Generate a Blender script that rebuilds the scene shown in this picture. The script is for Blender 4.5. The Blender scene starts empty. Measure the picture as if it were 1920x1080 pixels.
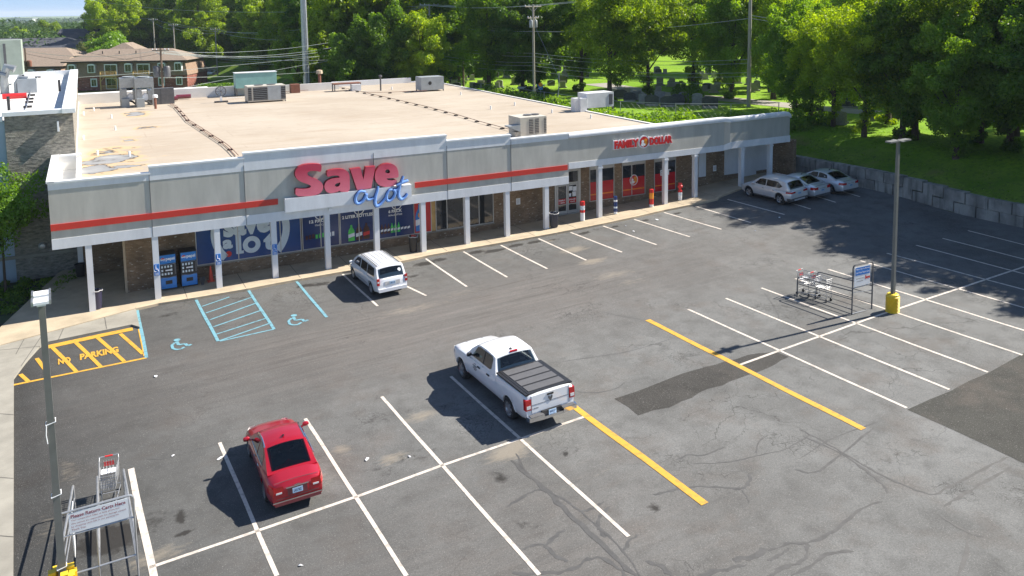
import bpy, bmesh, math, random
import numpy as np
from mathutils import Vector, Matrix
R_=math.radians
sc=bpy.context.scene; col=sc.collection
# ---------------------------------------------------------------- camera
CF=1554.2786; CY0=179.2552; CX0=960.0
CAMP=np.array([-10.4295,-44.8185,14.837]); YAW,PIT,ROL=R_(29.1305),R_(-6.1086),R_(-0.8319)
FW=np.array([math.sin(YAW)*math.cos(PIT),math.cos(YAW)*math.cos(PIT),math.sin(PIT)])
r0=np.array([math.cos(YAW),-math.sin(YAW),0.0]); u0=np.cross(r0,FW)
RT=r0*math.cos(ROL)+u0*math.sin(ROL); UP=-r0*math.sin(ROL)+u0*math.cos(ROL)
cd=bpy.data.cameras.new('camera'); cam=bpy.data.objects.new('camera',cd); col.objects.link(cam)
cd.sensor_fit='HORIZONTAL'; cd.sensor_width=36; cd.lens=CF/1920*36
cd.shift_y=-(540-CY0)/1920; cd.clip_start=0.5; cd.clip_end=40000
cam.matrix_world=Matrix(((RT[0],UP[0],-FW[0],CAMP[0]),(RT[1],UP[1],-FW[1],CAMP[1]),(RT[2],UP[2],-FW[2],CAMP[2]),(0,0,0,1)))
sc.camera=cam
# ---------------------------------------------------------------- sky, sun, exposure
SUN_EL,SUN_AZ=R_(42),R_(-7.5)          # azimuth counted from +X towards +Y
w=bpy.data.worlds.new('World'); sc.world=w; w.use_nodes=True
nt=w.node_tree; nt.nodes.clear()
sk=nt.nodes.new('ShaderNodeTexSky'); sk.sky_type='NISHITA'; sk.sun_disc=False
sk.sun_elevation=SUN_EL; sk.sun_rotation=math.pi/2-SUN_AZ; sk.altitude=200; sk.air_density=1.0; sk.dust_density=0.3; sk.ozone_density=1.5
tcw=nt.nodes.new('ShaderNodeTexCoord'); mpw=nt.nodes.new('ShaderNodeMapping'); mpw.inputs['Location'].default_value=(0,0,.17); nt.links.new(tcw.outputs['Generated'],mpw.inputs[0]); nt.links.new(mpw.outputs[0],sk.inputs[0])
bg=nt.nodes.new('ShaderNodeBackground'); bg.inputs[1].default_value=0.085
wo=nt.nodes.new('ShaderNodeOutputWorld'); nt.links.new(sk.outputs[0],bg.inputs[0]); nt.links.new(bg.outputs[0],wo.inputs[0])
sl=bpy.data.lights.new('sun','SUN'); sl.energy=5.0; sl.angle=R_(0.55); sl.color=(1.0,0.93,0.83)
so=bpy.data.objects.new('sun',sl); col.objects.link(so)
sdir=Vector((math.cos(SUN_EL)*math.cos(SUN_AZ),math.cos(SUN_EL)*math.sin(SUN_AZ),math.sin(SUN_EL)))
so.rotation_euler=sdir.to_track_quat('Z','Y').to_euler(); so.location=(60,-20,60)
sc.view_settings.view_transform='Standard'; sc.view_settings.look='None'; sc.view_settings.gamma=1.0
sc.view_settings.exposure=1.08
# ---------------------------------------------------------------- survey helpers: photo pixel -> point on a real surface
RX=11.16; GA=0.030654884; GB=-0.00591302
AL=R_(-1.903196893); EX=np.array([math.cos(AL),math.sin(AL),0]); EY=np.array([-math.sin(AL),math.cos(AL),0]); BO=np.array([11.16,1.12167723,0.])
_cb=[-30,-25,-17,-12,-8,-2,2,6.4,10.6,16.2,18.8,23,26,34]; _cz=[.10,.10,.07,.03,-.06,-.10,-.14,-.12,-.02,.03,.14,.36,.43,.45]
def sst(a,b,x):
    t=min(1,max(0,(x-a)/(b-a))); return t*t*(3-2*t)
def H(x,y):   # height of the paved lot
    bx=(x-BO[0])*EX[0]+(y-BO[1])*EX[1]
    return GA*(x-RX)+GB*y+float(np.interp(bx,_cb,_cz))*sst(-14,-6,y)
def ray(u,v): return FW+RT*(u-CX0)/CF+UP*(CY0-v)/CF
def hitp(u,v,n,c):
    d=ray(u,v); n=np.array(n,float); return CAMP+d*((c-CAMP@n)/(d@n))
def Zp(u,v,z): return hitp(u,v,(0,0,1),z)
def Yp(u,v,y): return hitp(u,v,(0,1,0),y)
def Xp(u,v,x): return hitp(u,v,(1,0,0),x)
def G(u,v,h=0.0):
    z=0
    for _ in range(9):
        p=Zp(u,v,z+h); z=H(p[0],p[1])
    return p
def tB(p):
    d=np.array(p)-BO; return np.array([d@EX,d@EY,d[2]])
def fB(a,b,z): return BO+a*EX+b*EY+np.array([0,0,z])
def Fp(u,v,by=0): return tB(hitp(u,v,EY,BO@EY+by))
def DP(u,v,d):   # point at view depth d
    return CAMP+ray(u,v)*d
# ---------------------------------------------------------------- scene helpers
def tag(o,label=None,cat=None,group=None,kind=None):
    if label: o['label']=label
    if cat: o['category']=cat
    if group: o['group']=group
    if kind: o['kind']=kind
    return o
def empty(name,loc=(0,0,0),rz=0,label=None,cat=None,group=None):
    o=bpy.data.objects.new(name,None); col.objects.link(o); o.location=loc; o.rotation_euler=(0,0,rz); o.empty_display_size=.2
    return tag(o,label,cat,group)
class MB:
    def __init__(s): s.v=[];s.f=[];s.m=[];s.mi=0
    def add(s,vs,fs,m=None):
        b=len(s.v); s.v+= [tuple(float(c) for c in q) for q in vs]
        for f in fs: s.f.append(tuple(b+i for i in f)); s.m.append(s.mi if m is None else m)
        return s
    def box(s,x0,y0,z0,x1,y1,z1,m=None):
        vs=[(x,y,z) for z in (z0,z1) for y in (y0,y1) for x in (x0,x1)]
        return s.add(vs,[(0,2,3,1),(4,5,7,6),(0,1,5,4),(2,6,7,3),(0,4,6,2),(1,3,7,5)],m)
    def hexa(s,vs,m=None):  # 8 points, bottom 4 ccw, top 4 ccw
        return s.add(vs,[(3,2,1,0),(4,5,6,7),(0,1,5,4),(1,2,6,5),(2,3,7,6),(3,0,4,7)],m)
    def bar(s,p,q,wd,ht=None,m=None,up=(0,0,1)):
        p=Vector(p);q=Vector(q);d=(q-p).normalized(); u=Vector(up)
        if abs(d.dot(u))>.95: u=Vector((1,0,0))
        a=d.cross(u).normalized()*wd/2; b=a.cross(d).normalized()*(ht or wd)/2
        vs=[p-a-b,p+a-b,p+a+b,p-a+b,q-a-b,q+a-b,q+a+b,q-a+b]
        return s.add(vs,[(0,1,2,3),(7,6,5,4),(0,4,5,1),(1,5,6,2),(2,6,7,3),(3,7,4,0)],m)
    def cyl(s,p,q,r,r2=None,n=12,m=None,cap=True):
        p=Vector(p);q=Vector(q);d=(q-p).normalized(); u=Vector((0,0,1)) if abs(d.z)<.95 else Vector((1,0,0))
        a=d.cross(u).normalized(); b=a.cross(d); r2=r if r2 is None else r2; vs=[]
        for c,rr in ((p,r),(q,r2)):
            for i in range(n):
                t=2*math.pi*i/n; vs.append(c+a*math.cos(t)*rr+b*math.sin(t)*rr)
        fs=[(i,(i+1)%n,n+(i+1)%n,n+i) for i in range(n)]
        if cap: fs+= [tuple(range(n))[::-1],tuple(range(n,2*n))]
        return s.add(vs,fs,m)
    def tube(s,pts,r,n=6,m=None,closed=False):
        pts=[Vector(p) for p in pts]; k=len(pts); rs=r if hasattr(r,'__len__') else [r]*k; vs=[]; fs=[]
        pa=None
        for i,p in enumerate(pts):
            if closed: d=(pts[(i+1)%k]-pts[i-1])
            else: d=(pts[min(i+1,k-1)]-pts[max(i-1,0)])
            d.normalize()
            if pa is None:
                u=Vector((0,0,1)) if abs(d.z)<.9 else Vector((1,0,0)); a=d.cross(u).normalized()
            else: a=(pa-d*pa.dot(d)).normalized()
            pa=a; b=a.cross(d)
            for j in range(n):
                t=2*math.pi*j/n; vs.append(p+a*math.cos(t)*rs[i]+b*math.sin(t)*rs[i])
        for i in range(k if closed else k-1):
            i2=(i+1)%k
            for j in range(n): fs.append((i*n+j,i*n+(j+1)%n,i2*n+(j+1)%n,i2*n+j))
        if not closed: fs+=[tuple(range(n))[::-1],tuple(range((k-1)*n,k*n))]
        return s.add(vs,fs,m)
    def prism(s,poly,h,m=None,axis='z',o=0):
        # poly 2D, extruded by h from o along axis
        n=len(poly)
        def P(a,b,c): return (a,b,c) if axis=='z' else ((a,c,b) if axis=='y' else (c,a,b))
        vs=[P(a,b,o) for a,b in poly]+[P(a,b,o+h) for a,b in poly]
        fs=[tuple(range(n))[::-1],tuple(range(n,2*n))]+[(i,(i+1)%n,n+(i+1)%n,n+i) for i in range(n)]
        return s.add(vs,fs,m)
    def lathe(s,prof,c=(0,0,0),n=16,m=None,ax='z'):
        vs=[];k=len(prof)
        for i in range(n):
            t=2*math.pi*i/n
            for r,z in prof:
                a,b=r*math.cos(t),r*math.sin(t)
                vs.append((c[0]+a,c[1]+b,c[2]+z) if ax=='z' else (c[0]+a,c[1]+z,c[2]+b))
        fs=[(i*k+j,((i+1)%n)*k+j,((i+1)%n)*k+j+1,i*k+j+1) for i in range(n) for j in range(k-1)]
        return s.add(vs,fs,m)
    def quad(s,a,b,c,d,m=None): return s.add([a,b,c,d],[(0,1,2,3)],m)
    def build(s,name,mats,parent=None,smooth=False,loc=None,ang=35):
        me=bpy.data.meshes.new(name); me.from_pydata(s.v,[],s.f)
        if not isinstance(mats,(list,tuple)): mats=[mats]
        for k in mats: me.materials.append(k)
        if len(mats)>1: me.polygons.foreach_set('material_index',[min(i,len(mats)-1) for i in s.m])
        bm=bmesh.new(); bm.from_mesh(me); bmesh.ops.recalc_face_normals(bm,faces=bm.faces); bm.to_mesh(me); bm.free()
        if smooth:
            me.shade_smooth(); me.set_sharp_from_angle(angle=R_(ang))
        me.update()
        o=bpy.data.objects.new(name,me); col.objects.link(o)
        if parent: o.parent=parent
        if loc is not None: o.location=loc
        return o
def copy_tree(o,parent=None):
    c=o.copy(); col.objects.link(c)
    if parent: c.parent=parent
    for ch in list(o.children): copy_tree(ch,c)
    return c
# ---------------------------------------------------------------- materials
def newmat(name):
    m=bpy.data.materials.new(name); m.use_nodes=True; n=m.node_tree; return m,n,n.nodes['Principled BSDF']
def inp(b,k,v):
    if k in b.inputs: b.inputs[k].default_value=v
def pm(name,c,rough=.6,var=.12,scale=2.0,metal=0,coat=0,bump=0,bscale=None,spec=.5,c2=None,streak=None):
    m,n,b=newmat(name); inp(b,'Roughness',rough); inp(b,'Metallic',metal); inp(b,'Coat Weight',coat); inp(b,'Coat Roughness',.05); inp(b,'Specular IOR Level',spec)
    tc=n.nodes.new('ShaderNodeTexCoord'); no=n.nodes.new('ShaderNodeTexNoise'); no.inputs['Scale'].default_value=scale; no.inputs['Detail'].default_value=6; no.inputs['Roughness'].default_value=.65
    src=tc.outputs['Object']
    if streak:
        mp=n.nodes.new('ShaderNodeMapping'); mp.inputs['Scale'].default_value=streak; n.links.new(src,mp.inputs[0]); src=mp.outputs[0]
    n.links.new(src,no.inputs['Vector'])
    mx=n.nodes.new('ShaderNodeMix'); mx.data_type='RGBA'
    c=tuple(c)[:3]; lo=tuple(max(0,x*(1-var)) for x in c); hi=tuple(min(1,x*(1+var)) for x in c) if c2 is None else c2
    mx.inputs[6].default_value=(*lo,1); mx.inputs[7].default_value=(*hi,1)
    rp=n.nodes.new('ShaderNodeMapRange'); rp.inputs[1].default_value=.32; rp.inputs[2].default_value=.68
    n.links.new(no.outputs[0],rp.inputs[0]); n.links.new(rp.outputs[0],mx.inputs[0]); n.links.new(mx.outputs[2],b.inputs['Base Color'])
    if bump:
        n2=n.nodes.new('ShaderNodeTexNoise'); n2.inputs['Scale'].default_value=bscale or scale*8; n2.inputs['Detail'].default_value=4; n.links.new(tc.outputs['Object'],n2.inputs['Vector'])
        bp=n.nodes.new('ShaderNodeBump'); bp.inputs['Strength'].default_value=bump; bp.inputs['Distance'].default_value=.02; n.links.new(n2.outputs[0],bp.inputs['Height']); n.links.new(bp.outputs[0],b.inputs['Normal'])
    return m
def brickmat(name,c1,c2,mort,bw=.2,rh=.075,fleck=None,bump=.4,ms=.006,soot=0):
    m,n,b=newmat(name); inp(b,'Roughness',.85); tc=n.nodes.new('ShaderNodeTexCoord'); se=n.nodes.new('ShaderNodeSeparateXYZ'); n.links.new(tc.outputs['Object'],se.inputs[0])
    ad=n.nodes.new('ShaderNodeMath'); n.links.new(se.outputs[0],ad.inputs[0]); n.links.new(se.outputs[1],ad.inputs[1])
    cb=n.nodes.new('ShaderNodeCombineXYZ'); n.links.new(ad.outputs[0],cb.inputs[0]); n.links.new(se.outputs[2],cb.inputs[1])
    br=n.nodes.new('ShaderNodeTexBrick'); n.links.new(cb.outputs[0],br.inputs['Vector'])
    br.inputs['Scale'].default_value=1; br.inputs['Brick Width'].default_value=bw; br.inputs['Row Height'].default_value=rh; br.inputs['Mortar Size'].default_value=ms; br.inputs['Bias'].default_value=0
    br.inputs['Color1'].default_value=(*c1,1); br.inputs['Color2'].default_value=(*c2,1); br.inputs['Mortar'].default_value=(*mort,1)
    out=br.outputs[0]
    no=n.nodes.new('ShaderNodeTexNoise'); no.inputs['Scale'].default_value=1.1; no.inputs['Detail'].default_value=5; n.links.new(tc.outputs['Object'],no.inputs['Vector'])
    mr=n.nodes.new('ShaderNodeMapRange'); mr.inputs[1].default_value=.3; mr.inputs[2].default_value=.7; mr.inputs[3].default_value=.72; mr.inputs[4].default_value=1.25; n.links.new(no.outputs[0],mr.inputs[0])
    mu=n.nodes.new('ShaderNodeVectorMath'); mu.operation='SCALE'; n.links.new(out,mu.inputs[0]); n.links.new(mr.outputs[0],mu.inputs['Scale']); out=mu.outputs[0]
    if fleck:
        mp=n.nodes.new('ShaderNodeMapping'); mp.inputs['Scale'].default_value=(1/bw*.8,1/rh*.8,1); n.links.new(cb.outputs[0],mp.inputs[0])
        n2=n.nodes.new('ShaderNodeTexNoise'); n2.inputs['Scale'].default_value=1.0; n2.inputs['Detail'].default_value=1; n.links.new(mp.outputs[0],n2.inputs['Vector'])
        m2=n.nodes.new('ShaderNodeMapRange'); m2.inputs[1].default_value=.66; m2.inputs[2].default_value=.72; n.links.new(n2.outputs[0],m2.inputs[0])
        mx=n.nodes.new('ShaderNodeMix'); mx.data_type='RGBA'; n.links.new(m2.outputs[0],mx.inputs[0]); n.links.new(out,mx.inputs[6]); mx.inputs[7].default_value=(*fleck,1); out=mx.outputs[2]
    n.links.new(out,b.inputs['Base Color'])
    bp=n.nodes.new('ShaderNodeBump'); bp.inputs['Strength'].default_value=bump; bp.inputs['Distance'].default_value=.02; n.links.new(br.outputs[1],bp.inputs['Height']); bp.invert=True; n.links.new(bp.outputs[0],b.inputs['Normal'])
    return m
M={}
M['white']=pm('white_paint',(.74,.76,.78),.5,.08,1.6,streak=(1,1,.3))
M['coping']=pm('white_metal_coping',(.80,.82,.84),.35,.04,1.0)
M['stucco']=pm('grey_stucco',(.50,.487,.435),.9,.13,1.3,bump=.3,bscale=30,streak=(1,1,.22))
M['stucco2']=pm('warm_grey_stucco',(.45,.44,.39),.9,.13,1.3,bump=.3,bscale=30,streak=(1,1,.22))
M['red']=pm('red_metal',(.62,.045,.03),.4,.06,1)
M['redsign']=pm('red_sign_face',(.60,.07,.12),.35,.10,.8)
M['redsign_side']=pm('red_sign_return',(.30,.02,.03),.5,.1,1)
M['bluesign']=pm('blue_sign_face',(.20,.38,.80),.35,.06,2)
M['bluedark']=pm('dark_blue_return',(.02,.06,.2),.5,.1,2)
M['brick']=brickmat('tan_brown_brick',(.20,.125,.065),(.27,.185,.11),(.20,.17,.14),fleck=(.52,.48,.40))
M['brick_red']=brickmat('red_brown_brick',(.19,.055,.04),(.29,.10,.07),(.25,.2,.17),fleck=(.5,.38,.32),bw=.4,rh=.15)
M['brick_dark']=brickmat('dark_brick',(.11,.07,.05),(.15,.10,.07),(.13,.11,.1))
M['glassdark']=pm('dark_window_glass',(.02,.025,.03),.06,.2,.6,spec=.9)
M['mullion']=pm('pale_aluminium',(.55,.55,.53),.4,.05,3,metal=.3)
M['dark']=pm('black_plastic',(.02,.02,.022),.45,.2,5)
M['darkmetal']=pm('dark_grey_metal',(.10,.10,.105),.5,.2,3)
M['galv']=pm('galvanised_steel',(.42,.43,.44),.4,.15,4,metal=.6)
M['polegrey']=pm('grey_pole_paint',(.155,.158,.145),.55,.15,1.5)
M['concrete']=pm('pale_concrete',(.285,.27,.23),.9,.18,.8,bump=.2,bscale=25)
M['walk']=pm('walkway_concrete',(.42,.35,.25),.9,.18,.7,bump=.2,bscale=25)
M['kerb']=pm('kerb_concrete',(.48,.39,.27),.9,.15,1.5)
M['white_line']=None
M['tyre']=pm('tyre_rubber',(.022,.022,.022),.8,.2,8)
M['chrome']=pm('chrome',(.75,.75,.76),.12,.03,3,metal=1)
M['alloy']=pm('alloy_wheel',(.55,.55,.56),.3,.06,4,metal=.8)
M['redlens']=pm('red_lens',(.45,.01,.012),.15,.2,6,coat=.5)
M['clearlens']=pm('clear_lens',(.72,.72,.72),.12,.1,6,coat=.5)
M['plate']=pm('pale_blue_plate',(.45,.62,.80),.4,.15,12)
M['yellow_plastic']=pm('yellow_plastic',(.80,.55,.03),.5,.12,3)
M['wood_pole']=pm('weathered_wood_pole',(.36,.33,.28),.85,.2,2,streak=(6,6,.5))
M['wood_dark']=pm('dark_wood_pole',(.14,.10,.07),.9,.2,2,streak=(6,6,.5))
M['lumber']=pm('yellow_lumber',(.55,.36,.14),.8,.15,3)
M['shingle']=pm('tan_brown_shingles',(.25,.195,.15),.95,.16,2.5,bump=.3,bscale=10)
M['shingle_dark']=pm('slate_grey_shingles',(.07,.075,.09),.95,.2,1.5)
M['mansard']=pm('brown_shingle_wall',(.27,.185,.13),.95,.2,2.5)
M['darktrim']=pm('dark_brown_trim',(.035,.025,.022),.8,.2,2)
M['trunk']=pm('tree_bark',(.075,.055,.04),.95,.3,3,bump=.4)
M['stone']=pm('granite',(.30,.29,.28),.8,.2,6)
M['stone_dark']=pm('dark_granite',(.07,.07,.075),.5,.3,6)
M['hvac']=pm('beige_sheet_metal',(.52,.49,.42),.5,.08,1.5)
M['hvacgrey']=pm('grey_sheet_metal',(.33,.36,.38),.5,.12,1.5,metal=.2)
M['hvacwhite']=pm('white_sheet_metal',(.66,.68,.70),.45,.08,1.5)
M['teal']=pm('faded_teal_metal',(.22,.42,.40),.5,.1,1.5)
M['greenunit']=pm('grey_green_metal',(.33,.38,.32),.5,.1,1.5)
M['rust']=pm('rusty_steel',(.20,.08,.05),.8,.25,5)
M['tanpvc']=pm('tan_pvc',(.5,.40,.28),.6,.1,3)
M['whiteroof']=pm('white_membrane',(.74,.73,.70),.7,.06,.6)
M['wire']=pm('pale_wire',(.42,.46,.42),.6,.05,2)
M['wiredark']=pm('black_wire',(.05,.055,.05),.6,.05,2)
M['navy']=pm('navy_window_film',(.018,.045,.16),.25,.15,.8)
M['blueprint']=pm('blue_window_film',(.02,.075,.25),.25,.15,.8)
M['redfilm']=pm('red_window_film',(.50,.012,.02),.25,.08,1)
M['orangefilm']=pm('orange_stripe',(.85,.22,.02),.4,.05,2)
M['palefilm']=pm('pale_blue_print',(.64,.74,.80),.4,.06,2)
M['whiteprint']=pm('white_print',(.82,.84,.86),.45,.03,3)
M['greenprint']=pm('green_print',(.08,.6,.1),.35,.2,6)
M['brownprint']=pm('cola_print',(.07,.02,.015),.3,.2,6)
M['redprint']=pm('red_print',(.62,.03,.03),.35,.05,3)
M['orangeprint']=pm('orange_print',(.85,.33,.03),.35,.05,3)
M['blueprint2']=pm('bright_blue_print',(.03,.22,.62),.3,.12,3)
M['signblue']=pm('sign_blue',(.03,.20,.62),.4,.05,3)
M['conered']=pm('cone_orange_red',(.70,.07,.03),.5,.06,3)
M['navycan']=pm('dark_navy_plastic',(.03,.03,.06),.4,.1,3)
M['bag']=pm('grey_plastic_bag',(.45,.45,.46),.4,.2,8)
M['maroon']=pm('maroon_print',(.25,.02,.06),.5,.05,3)
M['ductgrey']=pm('duct_metal',(.34,.36,.37),.35,.15,3,metal=.6)
def paint(name,c,metal=0,rough=.28): return pm(name,c,rough,.04,1.5,metal=metal,coat=1.0)
M['p_white']=paint('white_car_paint',(.78,.80,.83)); M['p_red']=paint('red_car_paint',(.42,.004,.015),.3)
M['p_silver']=paint('silver_car_paint',(.66,.69,.73),.4); M['p_pale']=paint('champagne_car_paint',(.72,.72,.72),.3)
M['p_dark']=paint('dark_car_paint',(.03,.03,.035)); M['p_maroon']=paint('maroon_car_paint',(.16,.02,.03))
def gradedred():   # sign faces: deep red at the top, pinker below
    m,n,b=newmat('graded_red_sign_face'); inp(b,'Roughness',.35); tc=n.nodes.new('ShaderNodeTexCoord'); se=n.nodes.new('ShaderNodeSeparateXYZ'); n.links.new(tc.outputs['Object'],se.inputs[0])
    no=n.nodes.new('ShaderNodeTexNoise'); no.inputs['Scale'].default_value=1.2; n.links.new(tc.outputs['Object'],no.inputs['Vector']); ad=n.nodes.new('ShaderNodeMath'); n.links.new(se.outputs[2],ad.inputs[0]); n.links.new(no.outputs[0],ad.inputs[1])
    q=n.nodes.new('ShaderNodeMapRange'); q.inputs[1].default_value=4.9; q.inputs[2].default_value=6.4; n.links.new(ad.outputs[0],q.inputs[0]); mx=n.nodes.new('ShaderNodeMix'); mx.data_type='RGBA'; mx.inputs[6].default_value=(.86,.20,.27,1); mx.inputs[7].default_value=(.56,.04,.09,1); n.links.new(q.outputs[0],mx.inputs[0]); n.links.new(mx.outputs[2],b.inputs['Base Color']); return m
M['redsign']=gradedred()
# leaves: diffuse + translucent, tint varies leaf by leaf and clump by clump
def leafmat(name,c1,c2,tr=.45):
    m=bpy.data.materials.new(name); m.use_nodes=True; n=m.node_tree; n.nodes.clear(); o=n.nodes.new('ShaderNodeOutputMaterial')
    at=n.nodes.new('ShaderNodeAttribute'); at.attribute_name='tint'
    oi=n.nodes.new('ShaderNodeObjectInfo'); ad=n.nodes.new('ShaderNodeMath'); ad.operation='MULTIPLY_ADD'; n.links.new(oi.outputs['Random'],ad.inputs[0]); ad.inputs[1].default_value=.75; 
    sb=n.nodes.new('ShaderNodeMath'); sb.operation='SUBTRACT'; n.links.new(at.outputs['Fac'],sb.inputs[0]); sb.inputs[1].default_value=.36; n.links.new(sb.outputs[0],ad.inputs[2])
    mx=n.nodes.new('ShaderNodeMix'); mx.data_type='RGBA'; mx.inputs[6].default_value=(*c1,1); mx.inputs[7].default_value=(*c2,1); mx.clamp_factor=True; n.links.new(ad.outputs[0],mx.inputs[0])
    d=n.nodes.new('ShaderNodeBsdfDiffuse'); t=n.nodes.new('ShaderNodeBsdfTranslucent'); g=n.nodes.new('ShaderNodeBsdfGlossy'); g.inputs['Roughness'].default_value=.45
    n.links.new(mx.outputs[2],d.inputs[0]); 
    hs=n.nodes.new('ShaderNodeHueSaturation'); hs.inputs['Hue'].default_value=.485; hs.inputs['Saturation'].default_value=1.15; hs.inputs['Value'].default_value=1.9; n.links.new(mx.outputs[2],hs.inputs['Color']); n.links.new(hs.outputs[0],t.inputs[0])
    g.inputs[0].default_value=(.5,.5,.5,1)
    a=n.nodes.new('ShaderNodeMixShader'); a.inputs[0].default_value=tr; n.links.new(d.outputs[0],a.inputs[1]); n.links.new(t.outputs[0],a.inputs[2])
    b=n.nodes.new('ShaderNodeMixShader'); b.inputs[0].default_value=.04; n.links.new(a.outputs[0],b.inputs[1]); n.links.new(g.outputs[0],b.inputs[2]); n.links.new(b.outputs[0],o.inputs[0])
    return m
M['leaf']=leafmat('maple_leaves',(.08,.155,.012),(.30,.42,.025),.55)
M['leafdark']=leafmat('dark_leaves',(.050,.12,.02),(.19,.32,.035),.5)
M['leaffar']=leafmat('far_leaves',(.025,.06,.02),(.07,.13,.035),.3)
M['leafolive']=leafmat('olive_leaves',(.07,.10,.03),(.17,.20,.06),.35)
M['leafbright']=leafmat('bright_leaves',(.07,.15,.015),(.15,.28,.03),.4)
def grassmat(name,c1,c2,sc_=.15):
    m=pm(name,c1,.95,.1,sc_,c2=c2,bump=.6,bscale=6); return m
M['grass']=grassmat('bright_lawn',(.10,.21,.012),(.18,.33,.03))  # lighter green of the lawn
M['bankgrass']=grassmat('bank_grass',(.045,.09,.015),(.085,.13,.03),.5)
M['bed']=pm('dark_ground_cover',(.03,.05,.02),.95,.4,2)
def clearglass():
    m=bpy.data.materials.new('see_through_glass'); m.use_nodes=True; n=m.node_tree; n.nodes.clear(); o=n.nodes.new('ShaderNodeOutputMaterial')
    t=n.nodes.new('ShaderNodeBsdfTransparent'); t.inputs[0].default_value=(.46,.52,.52,1); g=n.nodes.new('ShaderNodeBsdfGlossy'); g.inputs['Roughness'].default_value=.03; f=n.nodes.new('ShaderNodeFresnel'); f.inputs[0].default_value=1.6
    x=n.nodes.new('ShaderNodeMixShader'); n.links.new(f.outputs[0],x.inputs[0]); n.links.new(t.outputs[0],x.inputs[1]); n.links.new(g.outputs[0],x.inputs[2]); n.links.new(x.outputs[0],o.inputs[0]); return m
M['clearglass']=clearglass(); M['seat']=pm('grey_seat_fabric',(.17,.17,.165),.9,.2,8); M['trim']=pm('dark_interior_trim',(.055,.055,.055),.8,.3,6)
def outline_mesh(mb,loops,y,depth,mf=0,ms=1):
    # closed 2D loops (x,z), inner loops become holes; front face at y, returns reach back by depth
    c=bpy.data.curves.new('o','CURVE'); c.dimensions='2D'; c.fill_mode='BOTH'; c.extrude=depth/2
    for L in loops:
        sp=c.splines.new('POLY'); sp.points.add(len(L)-1); sp.use_cyclic_u=True
        for i,(a,b) in enumerate(L): sp.points[i].co=(a,b,0,1)
    o=bpy.data.objects.new('o',c); col.objects.link(o); dg=bpy.context.evaluated_depsgraph_get(); dg.update(); me=bpy.data.meshes.new_from_object(o.evaluated_get(dg)); col.objects.unlink(o); bpy.data.objects.remove(o)
    b=len(mb.v); mb.v+=[(v.co.x,y+depth/2-v.co.z,v.co.y) for v in me.vertices]
    for p in me.polygons: mb.f.append(tuple(b+i for i in p.vertices)); mb.m.append(mf if abs(p.normal.z)>.5 else ms)
    bpy.data.meshes.remove(me)
# ---------------------------------------------------------------- text
_tc={}
def text_mesh(body,offset=0.0,extrude=0.0,res=3):
    c=bpy.data.curves.new('t','FONT'); c.body=body; c.offset=offset; c.extrude=extrude; c.resolution_u=res; c.fill_mode='BOTH'
    o=bpy.data.objects.new('t',c); col.objects.link(o); dg=bpy.context.evaluated_depsgraph_get(); dg.update()
    me=bpy.data.meshes.new_from_object(o.evaluated_get(dg)); col.objects.unlink(o); bpy.data.objects.remove(o); bpy.data.curves.remove(c)
    vs=np.array([v.co[:] for v in me.vertices]); fs=[tuple(p.vertices) for p in me.polygons]; ns=[p.normal.z for p in me.polygons]; bpy.data.meshes.remove(me)
    mn=vs.min(0); mxx=vs.max(0); sz=mxx-mn; sz[sz==0]=1
    uv=(vs-mn)/sz
    return uv,fs,ns,sz
def text_on(mb,body,p0,px,py,depth=0.0,nrm=(0,-1,0),offset=.0,mf=None,ms=None,res=3):
    """text fitted in the parallelogram p0,+px,+py; depth = extrusion along nrm"""
    uv,fs,ns,sz=text_mesh(body,offset,.5 if depth else 0,res)
    p0=np.array(p0,float);px=np.array(px,float);py=np.array(py,float);nr=np.array(nrm,float)
    V=[p0+a*px+b*py+(nr*depth*c if depth else 0) for a,b,c in uv]
    if mf is None: mb.add(V,fs)
    else:
        b=len(mb.v); mb.v+=[tuple(map(float,q)) for q in V]
        for f,nz in zip(fs,ns): mb.f.append(tuple(b+i for i in f)); mb.m.append(mf if abs(nz)>.5 else ms)
    return mb
# ================================================================ SETTING: ground, lot, walks, markings
rnd=random.Random(7)
WX=40.62   # foot of the retaining wall
def T(x,y):   # natural ground around the lot
    k=sst(3,9,y); xw=WX+.35+(29.6-WX-.35)*k; z0=2.28*(1-k)+0.9*k+ (GB*y if y<3 else 0)
    if x>xw: 
        z=z0+(4.0-z0)*sst(xw-.5,xw+(6.0-2.5*k),x)
        z+= .9*sst(90,200,x)
    else:
        z=H(min(max(x,-40),WX),max(min(y,3),-60))-.35
        if y>44: z=z+( -.8-z)*sst(44,60,y)
        if y>44 and x>20: z=z+(4-z)*sst(20,34,x)*1.0
        if x>28.5 and y>3: z=min(z,.9)
    far=sst(260,600,math.hypot(x,y-40)); z=z*(1-far)+(-6)*far
    return z
def gridmesh(xs,ys,f):
    xs=np.array(xs);ys=np.array(ys); nx,ny=len(xs),len(ys)
    vs=[(x,y,f(x,y)) for y in ys for x in xs]
    fs=[(j*nx+i,j*nx+i+1,(j+1)*nx+i+1,(j+1)*nx+i) for j in range(ny-1) for i in range(nx-1)]
    return vs,fs
def axis(lo,hi,c0,c1,st):
    a=list(np.arange(c0,c1+1e-6,st)); s=st; x=c0
    while x>lo: s*=1.35; x-=s; a.insert(0,x)
    s=st; x=a[-1]
    while x<hi: s*=1.35; x+=s; a.append(x)
    return a
vs,fs=gridmesh(sorted(axis(-5000,5000,-30,80,1.0)+[WX+.02,WX+.36]),axis(-900,6000,-45,90,1.0),T)
mb=MB(); mb.add(vs,fs)
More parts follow.
